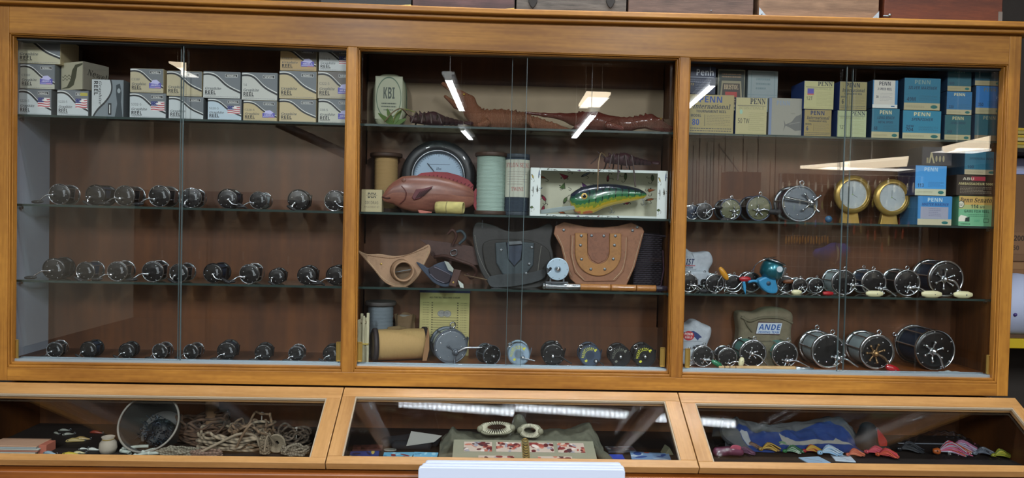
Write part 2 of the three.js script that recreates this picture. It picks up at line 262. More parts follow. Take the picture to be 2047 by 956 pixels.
// ---------- sloped counter case below ----------
const LT = 1.0635, LB = .936, LZ0 = .004, LZ1 = .215, CF = .9;       // lid top and bottom edge, case floor
const LN = V(0, LZ1 - LZ0, LT - LB).normalize(), LU = V(0, LB - LT, LZ1 - LZ0).normalize();
const lidAt = (px, py) => { const d = ray(px, py), t = V(0, LT, LZ0).sub(camera.position).dot(LN) / d.dot(LN); return camera.position.clone().addScaledVector(d, t); };
const lidLocal = (px, py) => { const p = lidAt(px, py); return [p.x, -(p.clone().sub(V(0, LT, LZ0)).dot(LU))]; };
const lidMat = new THREE.Matrix4().makeBasis(V(1, 0, 0), LU.clone().negate(), LN).setPosition(0, LT, LZ0);
{
  const base = thing('display_counter', 'honey-brown wooden counter base under the three sloped glass lids', 'counter');
  const LLEN = Math.hypot(LT - LB, LZ1 - LZ0);
  mesh('nosing', boxUV(rbox(2.72, .024, .05, .006, 0, LB - .034, .196)), M.base, base);
  mesh('front_panel', boxUV(box(2.66, LB - .046, .02, 0, (LB - .046) / 2, .19)), M.base, base);
  mesh('case_floor', boxUV(box(2.66, .012, .4, 0, CF - .006, -.005)), M.dark, base);
  mesh('case_back', boxUV(box(2.66, .17, .012, 0, CF + .08, -.206)), M.back, base);
  for (const s of [-1, 1]) mesh('end_panel', boxUV(extrude(shape([[-.215, .03], [.198, .03], [.21, LB - .03], [.003, LT - .022], [-.215, LT - .022]]), .014, .001).rotateY(-Math.PI / 2).translate(s * 1.33 + .007, 0, 0)), M.back, base);
  mesh('plinth', box(2.66, .9 - .01, .016, 0, .445, -.2), M.dark, base);
  const names = ['left', 'middle', 'right'];
  const cut = [[[-30, 768.2], [690, 773], [647, 927], [-30, 925.3]], [[691, 773], [1353, 785.2], [1399.5, 935], [648, 927]], [[1354, 785.2], [2022, 799], [2127, 947.5], [1400.5, 935]]];
  const win = [[[-20, 789], [656.5, 792], [619, 911], [-20, 908.5]], [[711.5, 792.5], [1330, 801.5], [1360.5, 920], [683, 911]], [[1387, 802.5], [2018, 817.5], [2090, 931], [1427, 922.7]]];
  const outL = at(-18, 770, LZ0).x;
  cut.forEach((c, i) => {
    let o = c.map(q => lidLocal(...q)), w = win[i].map(q => lidLocal(...q));
    if (i === 0) { o[0][0] = o[3][0] = -1.34; w[0][0] = w[3][0] = -1.315; }
    if (i === 2) { o[1][0] = o[2][0] = 1.335; w[1][0] = w[2][0] = 1.306; }
    o[0][1] = o[1][1] = -.001; o[2][1] = o[3][1] = -LLEN; const xm = (a, b) => (a[0] + b[0]) / 2;
    o[0][0] = o[3][0] = xm(o[0], o[3]); o[1][0] = o[2][0] = xm(o[1], o[2]); w[0][0] = w[3][0] = xm(w[0], w[3]); w[1][0] = w[2][0] = xm(w[1], w[2]);
    const wy1 = (w[0][1] + w[1][1]) / 2, wy0 = (w[2][1] + w[3][1]) / 2;
    const lid = thing('counter_hatch', `sloped wood-framed glass lid over the ${names[i]} counter case`, 'lid'); lid.matrixAutoUpdate = true; lidMat.decompose(lid.position, lid.quaternion, lid.scale);
    const T = .02, pc = (nm, pts, m, turn) => mesh(nm, boxUV(extrude(shape(pts), T, .0012).translate(0, 0, -T)), m, lid);
    const A = o[0][0] + .0006, B = o[1][0] - .0006, a = w[0][0], b = w[1][0], y1 = o[0][1], y0 = o[2][1];
    pc('top_rail', [[A, y1 - .0005], [A, wy1], [B, wy1], [B, y1 - .0005]].reverse(), M.lidWood); pc('bottom_rail', [[A, y0], [B, y0], [B, wy0], [A, wy0]], M.lidWood);
    pc('side_rail', [[A, wy0], [a, wy0], [a, wy1], [A, wy1]], M.lidWoodUp); pc('side_rail', [[b, wy0], [B, wy0], [B, wy1], [b, wy1]], M.lidWoodUp);
    const bead = (x0, y0_, x1, y1_) => mesh('glazing_bead', box(x1 - x0, y1_ - y0_, .006, (x0 + x1) / 2, (y0_ + y1_) / 2, -.0045), std(0x9a8a74, .5), lid);
    bead(a, wy1 - .0035, b, wy1); bead(a, wy0, a + .003, wy1 - .0035); bead(b - .003, wy0, b, wy1 - .0035);
    mesh('glass', box(b - a, wy1 - wy0, .005, (a + b) / 2, (wy0 + wy1) / 2, -.011), M.glass, lid);
  });
}
// ---------- printed cartons: one atlas of their fronts ----------
const CELLS = []; const COLS = 8, CW = 256, CH = 204;
const cell = draw => { CELLS.push(draw); return CELLS.length - 1; };
const txt = (c, s, x, y, px, col, font = 'sans-serif', st = 'bold', al = 'left', sx = 1) => { c.save(); c.translate(x, y); c.scale(sx, 1); c.fillStyle = col; c.font = `${st} ${px}px ${font}`; c.textAlign = al; c.fillText(s, 0, 0); c.restore(); };
const greek = (c, x, y, w, n, col, step = 7, h = 2) => { c.fillStyle = col; for (let k = 0; k < n; k++) { let p = 0; while (p < w * (k % 3 === 2 ? .7 : 1)) { const l = 5 + ((p * 7 + k * 13) % 11); c.fillRect(x + p, y + k * step, Math.min(l, w - p), h); p += l + 3; } } };
const poly = (c, col, pts) => { c.fillStyle = col; c.beginPath(); pts.forEach((p, i) => i ? c.lineTo(p[0], p[1]) : c.moveTo(p[0], p[1])); c.closePath(); c.fill(); };
function flagSticker(c, x, y, w, h) {
  c.fillStyle = '#e9e4e4'; c.fillRect(x, y, w, h);
  for (let k = 0; k < 4; k++) { c.strokeStyle = '#b83a48'; c.lineWidth = h * .1; c.beginPath(); c.moveTo(x, y + h * (.16 + k * .24)); c.bezierCurveTo(x + w * .35, y + h * (.02 + k * .24), x + w * .6, y + h * (.3 + k * .24), x + w, y + h * (.14 + k * .24)); c.stroke(); }
  c.fillStyle = '#303a7c'; c.fillRect(x, y, w * .5, h * .46); c.fillStyle = '#e9e4e4'; for (let k = 0; k < 6; k++) c.fillRect(x + w * (.08 + (k % 3) * .15), y + h * (.1 + (k > 2 ? .2 : 0)), 3, 3);
  poly(c, '#f3f0ea', [[x + w * .3, y + h * .25], [x + w * .6, y + h * .1], [x + w * .78, y + h * .22], [x + w * .5, y + h * .36]]);
}
function purpleSticker(c, x, y, w, h) {
  c.fillStyle = '#5a55b4'; c.fillRect(x, y + h * .35, w, h * .6); poly(c, '#c9c8f2', [[x + w * .1, y + h * .4], [x + w * .3, y + h * .05], [x + w * .62, y], [x + w * .9, y + h * .3], [x + w * .7, y + h * .5]]);
  txt(c, 'AMERICA', x + w * .5, y + h * .72, h * .26, '#f0eefc', 'serif', 'bold', 'center', .72); c.fillStyle = '#d6d4f4'; c.fillRect(x + 4, y + h * .8, w - 8, 4); c.fillStyle = '#c05070'; c.fillRect(x + w * .5, y + h * .86, w * .4, 4);
}
function reelCarton(bg, code, sticker, o = {}) {
  return cell((c, w, h) => {
    c.fillStyle = bg; c.fillRect(0, 0, w, h);
    const curve = dy => { c.beginPath(); c.moveTo(-6, 26 + dy); c.bezierCurveTo(70, 8 + dy, 96, 40 + dy, 130, 76 + dy); c.bezierCurveTo(170, 120 + dy, 200, 130 + dy, w + 6, 160 + dy); };
    curve(0); c.lineTo(w + 6, -6); c.lineTo(-6, -6); c.closePath(); c.fillStyle = o.grey || '#73797e'; c.fill();
    c.lineWidth = 9; c.strokeStyle = '#e9ebe8'; curve(-8); c.stroke(); c.lineWidth = 13; c.strokeStyle = '#1d2024'; curve(2); c.stroke();
    c.fillStyle = '#17191c'; c.fillRect(150, 18, 84, 26); c.strokeStyle = '#e4e6e4'; c.lineWidth = 3; c.strokeRect(152, 20, 80, 22); txt(c, 'NEWELL', 192, 39, 19, '#eceeea', 'sans-serif', 'bold', 'center', .86);
    if (code) txt(c, code, 12, 102, 25, '#585c60', 'sans-serif', 'normal', 'left', .95);
    txt(c, 'Graphite', 12, 140, 27, '#4a4e52', 'serif', 'italic bold', 'left', .9);
    txt(c, 'REEL', 12, 174, 40, '#16181b', 'sans-serif', 'bold', 'left', .84); c.fillStyle = '#16181b'; c.fillRect(14, 178, 74, 3);
    greek(c, 12, 190, w - 30, 1, '#70747a', 6, 3);
    if (sticker === 'flag') flagSticker(c, 150, 66, 94, 74); if (sticker === 'purple') purpleSticker(c, 146, 92, 92, 76);
    if (o.yellow) { c.fillStyle = '#b9ae4a'; c.fillRect(188, 20, 60, 24); }
  });
}
const pennWord = (c, x, y, px, col, serif, al = 'left') => txt(c, 'PENN', x, y, px, col, serif ? 'serif' : 'sans-serif', 'bold', al, serif ? 1.05 : 1.18);
function blueCarton(bg, band, title, lines, model, o = {}) {
  return cell((c, w, h) => {
    c.fillStyle = bg; c.fillRect(0, 0, w, h); c.fillStyle = band; c.fillRect(0, h * .77, w, h * .23);
    pennWord(c, w / 2, 40, 36, o.word || '#d8cfa4', false, 'center');
    lines.forEach((l, i) => txt(c, l, w / 2, 72 + i * 28, i ? 22 : 26, o.ink || '#15344e', 'sans-serif', 'bold italic', 'center', .95));
    if (title) txt(c, title, 26, 118, 22, o.ink || '#15344e', 'sans-serif', 'bold'); txt(c, model, 22, 146, 34, o.ink || '#15344e', 'sans-serif', 'bold', 'left', .92);
    greek(c, 108, 112, w - 130, 5, o.fine || '#2c5c72'); c.fillStyle = '#1f6a66'; c.beginPath(); c.ellipse(w * .83, h * .88, 24, 11, 0, 0, 7); c.fill(); greek(c, 16, h * .86, w * .5, 2, '#8a8468');
  });
}
function tanCarton(bg, model, o = {}) {
  return cell((c, w, h) => {
    c.fillStyle = bg; c.fillRect(0, 0, w, h); const ink = o.ink || '#22283a';
    if (o.two) {
      pennWord(c, w - 14, 36, 42, ink, true, 'right'); c.fillStyle = ink; c.fillRect(16, 44, w - 30, 2); txt(c, 'INTERNATIONAL II', w / 2, 64, 19, '#8d8c62', 'serif', 'normal', 'center', 1.15);
      txt(c, model, 20, 138, 34, '#2b2d2a', 'sans-serif', 'normal'); greek(c, 108, 82, w - 130, 10, '#9b986c', 10, 2); if (o.flag) { c.fillStyle = '#5a50a8'; c.fillRect(30, 56, 54, 36); c.fillStyle = '#c05a5a'; c.fillRect(30, 92, 54, 9); } if (o.drop) { c.fillStyle = '#9fc6ae'; c.beginPath(); c.arc(46, 78, 12, 0, 7); c.fill(); }
      greek(c, 16, h - 14, w - 34, 1, '#9b986c');
    } else {
      pennWord(c, w / 2 - 4, 42, 42, o.word || '#26345e', false, 'center'); txt(c, 'International', w / 2, 74, 32, ink, 'serif', 'italic bold', 'center', .95); txt(c, 'TOURNAMENT REEL', w / 2, 94, 17, ink, 'sans-serif', 'bold', 'center', 1.05);
      txt(c, 'MODEL', 14, 116, 17, ink, 'sans-serif', 'bold'); txt(c, model, 22, 158, 42, o.word || '#26345e', 'sans-serif', 'bold', 'left', .9); c.fillStyle = ink; c.fillRect(92, 104, 2, 58); greek(c, 104, 106, w - 124, 7, '#77705a', 8); greek(c, 14, 172, w - 28, 2, '#4a4a50', 12, 4);
    }
  });
}
const CA = {
  navy: cell((c, w, h) => { c.fillStyle = '#1a2340'; c.fillRect(0, 0, w, h); txt(c, 'Penn', 92, 66, 64, '#c4c9d2', 'sans-serif', 'bold', 'left', .95); c.fillStyle = '#aab0bc'; c.fillRect(40, 78, 200, 3); greek(c, 40, 98, 180, 2, '#8d94a6', 12, 4); txt(c, '113', 40, 140, 24, '#b59a4a', 'sans-serif', 'bold'); greek(c, 92, 118, 120, 5, '#8d94a6', 12, 3); }),
  tin: cell((c, w, h) => { c.fillStyle = '#2c332c'; c.fillRect(0, 0, w, h); c.strokeStyle = '#8a8468'; c.lineWidth = 5; c.strokeRect(10, 10, w - 20, h - 20); poly(c, '#8b8266', [[40, 60], [216, 60], [230, 150], [190, 184], [66, 184], [26, 150]]); poly(c, '#3a2f26', [[52, 72], [204, 72], [214, 146], [182, 172], [74, 172], [42, 146]]); txt(c, 'BRISTOL', w / 2, 100, 30, '#c8b08a', 'serif', 'bold', 'center'); c.fillStyle = '#a8352c'; c.fillRect(74, 112, 108, 24); greek(c, 40, 26, 176, 2, '#a08060', 12, 6); greek(c, 76, 146, 104, 2, '#b09a78', 10, 4); }),
  grey: cell((c, w, h) => { c.fillStyle = '#8e9a9c'; c.fillRect(0, 0, w, h); c.strokeStyle = '#74868a'; c.lineWidth = 5; c.strokeRect(30, 12, w - 60, h - 24); greek(c, 70, 40, 120, 3, '#6f8286', 22, 9); c.fillStyle = '#7d8e92'; c.fillRect(0, 118, w, 4); }),
  tuna: cell((c, w, h) => { c.fillStyle = '#9c998c'; c.fillRect(0, 0, w, h); poly(c, '#6f6e6a', [[118, 112], [132, 140], [176, 126], [210, 96], [250, 84], [250, 168], [206, 172], [168, 156], [132, 146], [116, 176], [124, 144]]); c.strokeStyle = '#8b8a82'; c.lineWidth = 4; c.beginPath(); c.moveTo(160, 138); c.lineTo(240, 126); c.stroke(); c.fillStyle = '#7b89a6'; c.fillRect(0, 0, 24, h); txt(c, 'PENN', 58, 40, 34, '#8896aa', 'sans-serif', 'bold', 'left', 1.15); c.fillStyle = '#8a887c'; c.fillRect(170, 80, 34, 4); }),
  speed: cell((c, w, h) => { c.fillStyle = '#3f7fae'; c.fillRect(0, 0, w, h); c.fillStyle = '#d4cfc4'; c.fillRect(14, 0, w - 44, h); c.fillStyle = '#dfe0d8'; c.fillRect(0, h * .86, w, h * .14); pennWord(c, w / 2 - 6, 40, 38, '#3a3c48', false, 'center'); txt(c, '2 SPEED REEL', w / 2 - 6, 74, 24, '#4a4c58', 'sans-serif', 'bold', 'center', .95); txt(c, '30', 36, 130, 24, '#3a3c48'); greek(c, 76, 96, 124, 6, '#85858a', 10); c.fillStyle = '#2f5f8e'; c.fillRect(190, h * .9, 36, 8); }),
  long: blueCarton('#27718a', '#c0b68c', '', ['LONG BEACH', 'METAL SPOOL'], '68'),
  silver: blueCarton('#25738f', '#b7ad88', '', ['SILVER MARINER', ''], '49M', { word: '#7f9a96' }),
  spin: blueCarton('#2f86a4', '#c4bd96', 'NEW', ['SPINFISHER', ''], '704'),
  tealA: blueCarton('#1f5a68', '#a89c74', '', ['', ''], '500', { word: '#7f9a8a' }), tealB: blueCarton('#2b6f9e', '#b8ae8a', '', ['', ''], '220'), tealC: blueCarton('#1e5e66', '#b8ad84', '', ['LEVEL WIND', ''], '209', { word: '#c8bc8a' }),
  tealD: blueCarton('#1f5263', '#9e9270', '', ['', ''], '', { word: '#1f5263' }), wrapB: blueCarton('#2c72b4', '#aba27e', '', ['', ''], '350', { word: '#6f7468' }), tealE: blueCarton('#1d5460', '#86745a', '', ['', ''], '', { word: '#8c8a70' }),
  sky: blueCarton('#3f95d6', '#c2c4a8', '', ['', ''], '113', { word: '#a9cbe2', fine: '#2a5c8e' }),
  master: cell((c, w, h) => { c.fillStyle = '#3784c0'; c.fillRect(0, 0, w, h); c.fillStyle = '#c0b89a'; c.fillRect(0, h * .78, w, h * .22); pennWord(c, w / 2, 40, 36, '#b9d2dc', false, 'center'); txt(c, 'MASTER MARINER', w / 2, 68, 26, '#1c3c78', 'sans-serif', 'bold italic', 'center', .88); c.fillStyle = '#9a9cae'; c.fillRect(24, 76, w - 52, 82); greek(c, 84, 88, 90, 5, '#6c6e88', 12, 3); c.fillStyle = '#1f6a66'; c.beginPath(); c.ellipse(w * .8, h * .9, 24, 10, 0, 0, 7); c.fill(); }),
  dial: blueCarton('#2a6d86', '#b5a98a', '', ['SPINNING REEL', ''], '100', { word: '#2a6d86' }),
  abu: cell((c, w, h) => { c.fillStyle = '#33281f'; c.fillRect(0, 0, w, h); c.fillStyle = '#a33040'; c.fillRect(96, 16, 92, 40); txt(c, 'ABU', 40, 52, 38, '#c8c0ac', 'sans-serif', 'bold'); txt(c, 'AMBASSADEUR 5000', w / 2, 98, 32, '#c9bd86', 'sans-serif', 'bold', 'center', .74); greek(c, 24, 118, w - 50, 5, '#a89c86', 14, 4); }),
  senator: cell((c, w, h) => { c.fillStyle = '#74b48a'; c.fillRect(0, 0, w, h); c.fillStyle = '#c9a45a'; c.fillRect(0, 0, w, h * .3); c.fillStyle = '#a8b276'; c.fillRect(0, h * .3, w, h * .14); txt(c, 'Penn Senator', w / 2 + 6, 44, 42, '#3a2c24', 'serif', 'italic bold', 'center', .9); txt(c, '114', 90, 82, 34, '#2a3c34', 'sans-serif', 'bold'); txt(c, '6/0', 158, 82, 22, '#2a3c34', 'sans-serif', 'bold'); txt(c, 'GAME FISH REEL', w / 2 + 6, 112, 25, '#234a38', 'sans-serif', 'bold', 'center', .95); greek(c, 70, 124, 150, 2, '#2f6a4c', 10, 3); poly(c, '#e6e2d2', [[2, 148], [20, 128], [60, 138], [84, 150], [84, 172], [2, 172]]); poly(c, '#16302a', [[54, 148], [84, 140], [84, 172], [50, 172]]); c.beginPath(); c.arc(18, 58, 22, 0, 7); c.fillStyle = '#d8d4c0'; c.fill(); c.strokeStyle = '#3a4a44'; c.lineWidth = 4; c.stroke(); greek(c, 6, 54, 24, 2, '#3a4a44', 8, 4); greek(c, 20, 186, 70, 1, '#1f4a36', 8, 5); c.strokeStyle = '#1f4a36'; c.lineWidth = 3; c.strokeRect(188, 152, 36, 22); greek(c, 120, 160, 40, 2, '#4a9a74', 10, 4); }),
  dark: cell((c, w, h) => { c.fillStyle = '#1a2130'; c.fillRect(0, 0, w, h); c.fillStyle = '#8d8562'; c.fillRect(40, 120, 16, 60); poly(c, '#a39a74', [[58, 180], [74, 60], [86, 60], [112, 180], [98, 180], [82, 110], [70, 180]]); for (const x of [124, 154, 184]) { c.fillStyle = '#97906e'; c.beginPath(); c.ellipse(x, 130, 9, 34, 0, 0, 7); c.fill(); } }),  // dark front with pale upright strokes and ovals
  drag: cell((c, w, h) => { c.fillStyle = '#b3a680'; c.fillRect(0, 0, w, h); txt(c, 'DIX', w / 2, 76, 66, '#2a2a24', 'sans-serif', 'bold', 'center', .95); c.fillStyle = '#b3a680'; c.fillRect(0, 48, w, 10); c.fillStyle = '#5a5648'; c.fillRect(60, 51, 136, 3); txt(c, 'DIX DRAG', w / 2, 132, 38, '#4a463a', 'sans-serif', 'normal', 'center', 1.0); txt(c, 'REPLACEMENT KIT', w / 2, 166, 23, '#6a6450', 'sans-serif', 'normal', 'center', 1.0); }),
  wave: cell((c, w, h) => { c.fillStyle = '#b7b39c'; c.fillRect(0, 0, w, h); poly(c, '#4e5040', [[0, 190], [70, 176], [112, 128], [130, 60], [168, 22], [250, 14], [250, 26], [190, 44], [176, 110], [150, 168], [100, 188]]); c.strokeStyle = '#4e5040'; c.lineWidth = 5; for (const y of [100, 122]) { c.beginPath(); c.moveTo(16, y); for (let k = 0; k < 5; k++) c.quadraticCurveTo(30 + k * 22, y + (k % 2 ? -14 : 14), 38 + k * 22, y); c.stroke(); } }),
  side: cell((c, w, h) => { c.fillStyle = '#8b8577'; c.fillRect(0, 0, w, h); c.save(); c.translate(36, 92); c.rotate(.12); txt(c, 'Newell', 0, 0, 62, '#3c3a34', 'serif', 'italic bold'); c.restore(); }),
  upright: cell((c, w, h) => { c.fillStyle = '#7d878d'; c.fillRect(0, 0, w, h); c.fillStyle = '#c4cacb'; c.beginPath(); c.moveTo(0, 0); c.lineTo(150, 0); c.bezierCurveTo(180, 60, 150, 90, 100, 130); c.bezierCurveTo(50, 160, 30, 180, 14, h); c.lineTo(0, h); c.fill(); c.strokeStyle = '#1d2024'; c.lineWidth = 11; c.beginPath(); c.moveTo(150, 0); c.bezierCurveTo(180, 60, 150, 90, 100, 130); c.bezierCurveTo(50, 160, 30, 180, 14, h); c.stroke(); c.save(); c.translate(20, 8); c.rotate(Math.PI / 2); txt(c, 'REEL', 0, 0, 44, '#16181b', 'sans-serif', 'bold', 'left', .8); txt(c, 'Graphite', 0, -40, 28, '#4a4e52', 'serif', 'italic bold'); c.restore(); c.fillStyle = '#17191c'; c.fillRect(134, 128, 26, 62); c.fillStyle = '#e4e6e4'; c.fillRect(143, 136, 7, 46); poly(c, '#2f3a40', [[196, 30], [226, 22], [240, 70], [236, 120], [250, 204], [186, 204], [206, 130], [196, 80]]); c.fillStyle = '#9aa4a8'; c.beginPath(); c.arc(218, 60, 13, 0, 7); c.fill(); }),
  kbi: cell((c, w, h) => { c.fillStyle = '#a9ac90'; c.fillRect(0, 0, w, h); c.strokeStyle = '#3f5c40'; c.lineWidth = 6; c.beginPath(); c.ellipse(w / 2, h * .5, w * .44, h * .46, 0, 0, 7); c.stroke(); txt(c, 'KBI', w / 2, h * .52, 74, '#2f3d2e', 'sans-serif', 'bold', 'center', .9); greek(c, 60, 126, 136, 2, '#3a4634', 14, 6); greek(c, 84, 156, 88, 1, '#3a4634', 14, 5); }),
  spoolLabel: cell((c, w, h) => { c.fillStyle = '#c6c6b6'; c.fillRect(0, 0, w, h); txt(c, 'NYLON SEINE', w / 2, 44, 32, '#a8605c', 'serif', 'bold', 'center', .95); greek(c, 40, 66, 176, 6, '#9a8c84', 13, 3); txt(c, 'TWINE', w / 2, 168, 28, '#a8605c', 'serif', 'bold', 'center'); }),
};
// reel cartons are declared with their places; the atlas is drawn once all fronts are known
const ATLAS_ROWS = 10; let ATLAS;
const atlasMat = phys(0xffffff, .5, { clearcoat: .1, clearcoatRoughness: .3 });
function cellUV(g, id, front = true, vs = null) {    // maps a plane's uv into its atlas cell
  const cx = id % COLS, cy = Math.floor(id / COLS), uv = g.attributes.uv, W = COLS * CW, H = 2048;
  for (let i = 0; i < uv.count; i++) uv.setXY(i, (cx * CW + 3 + uv.getX(i) * (CW - 6)) / W, 1 - (cy * CH + 3 + (1 - uv.getY(i)) * (CH - 6)) / H); return g;
}
const board = {}; const cardboard = col => board[col] || (board[col] = std(col, .75));
function carton(label, group, id, w, h, d, p, turn, sideCol, name = 'reel_carton', sideId, turnable) {
  const t = thing(name, label, 'box', p, turn, group), m = cardboard(sideCol);     // p: bottom middle of the front face
  mesh('carton_body', rbox(w, h - .001, d, .0012, 0, h / 2, -d / 2 - .0008), m, t);
  mesh('front_panel', cellUV(new THREE.PlaneGeometry(w - .0008, h - .0012), id).translate(0, h / 2 - .0002, .0004), atlasMat, t).material = atlasMat;
  mesh('tuck_flap', box(w * .96, .0008, d * .9, 0, h - .0002, -d * .48), m, t);
  if (sideId !== undefined) mesh('side_panel', cellUV(new THREE.PlaneGeometry(d - .002, h - .002), sideId).rotateY(Math.PI / 2).translate(w / 2 + .0004, h / 2, -d / 2), atlasMat, t);
  return t;
}
// columns of cartons, bottom one first: [x0, y0, x1, y1] in the photo at depth z
function column(z, y, list) {
  for (const [r, label, id, col, o = {}] of list) {
    const zz = z + (o.dz || 0), a = at(r[0], r[3], zz), b = at(r[2], r[1], zz), c = at(r[0], r[1], zz), e = at(r[2], r[3], zz);
    const h = Math.max(.02, (b.y + c.y) / 2 - y), w = (b.x - c.x + e.x - a.x) / 2 - .0008;
    carton(label, o.group, id, w, h, o.d || .085, [(a.x + b.x + c.x + e.x) / 4 + (o.dx || 0), y, zz], o.turn || 0, col, o.name, o.side);
    y += h + .0006;
  }
}
const WH = '#ccd4d6', CR = '#c9b993', GY = '#70767a';
{
  const rc = (bg, code, st, o) => reelCarton(bg, code, st, o), z = -.068, y = SH[0];
  column(z, y, [[[37, 178, 103, 227], 'white reel carton with flag sticker, bottom of the left-end stack', rc(WH, 'S220-5', 'flag'), GY], [[40, 128, 110, 176], 'reel carton with purple sticker, second in the left-end stack', rc('#c4c4b4', 'C338F', 'purple'), GY], [[32, 74, 118, 125], 'wide cream reel carton topping the left-end stack', rc('#c4bfa4', '', ''), CR, { dx: .004 }]]);
  column(z, y, [[[114, 180, 177, 230], 'white reel carton with flag and yellow sticker under the olive wave carton', rc(WH, 'S220-5', 'flag', { yellow: 1 }), GY], [[112, 124, 176, 176], 'pale carton with an olive wave and script name on its side', CA.wave, '#8b8577', { side: CA.side, turn: -.42, d: .075, dz: -.005 }]]);
  column(-.062, y, [[[183, 159, 247, 233], 'grey reel carton stood on end with an angler on its edge', CA.upright, GY, { d: .08 }]]);
  column(z, y, [[[259, 186, 332, 236], 'white reel carton with flag sticker, right of the on-end grey carton', rc(WH, 'S332-5', 'flag'), GY], [[260, 137, 327, 184], 'cream reel carton with purple sticker, right of the olive wave carton', rc('#c0b596', 'C338F', 'purple'), CR]]);
  column(z, y, [[[337, 193, 407, 239], 'plain white reel carton behind the left bay pane edge, lower', rc(WH, '', ''), GY], [[333, 142, 404, 190], 'plain cream reel carton behind the left bay pane edge, upper', rc('#c4b998', '', ''), CR]]);
  column(z, y, [[[415, 197, 483, 241], 'blue-white reel carton with flag sticker set left of a cream purple-sticker one', rc('#c2d4e0', 'S220-5', 'flag'), GY], [[406, 143, 481, 195], 'plain white reel carton on top of the blue-white flag carton', rc('#cdd0cc', '', ''), GY]]);
  column(z, y, [[[486, 201, 554, 243], 'cream reel carton with purple sticker under a plain white one', rc('#c8b68a', 'C220-5', 'purple'), CR], [[483, 145, 555, 197], 'plain white reel carton with faint ink number on top of a cream one', rc('#cccdc6', '14', ''), GY]]);
  column(z, y, [[[558, 198, 632, 245], 'plain cream reel carton at the foot of a stack of three', rc('#cbba92', '', ''), CR], [[558, 142, 633, 197], 'plain cream reel carton in the middle of a stack of three', rc('#c8b890', '', ''), CR], [[560, 96, 633, 141], 'tan reel carton with purple sticker topping the stack of three', rc('#bc9f6e', 'C322-5', 'purple', { grey: '#5f5a55' }), CR]]);
  column(z, y, [[[636, 198, 706, 247], 'white reel carton with purple sticker at the right-end bottom', rc('#cacbbe', '338-5', 'purple'), GY], [[635, 143, 706, 197], 'cream reel carton with purple sticker in the middle of the right-end stack', rc('#c0b59a', 'C322-5', 'purple', { grey: '#6b6662' }), CR], [[637, 98, 707, 142], 'white reel carton with flag sticker topping the right-end stack', rc('#ccd0d0', 'S332-5', 'flag', { grey: '#5b5e62' }), GY]]);
}
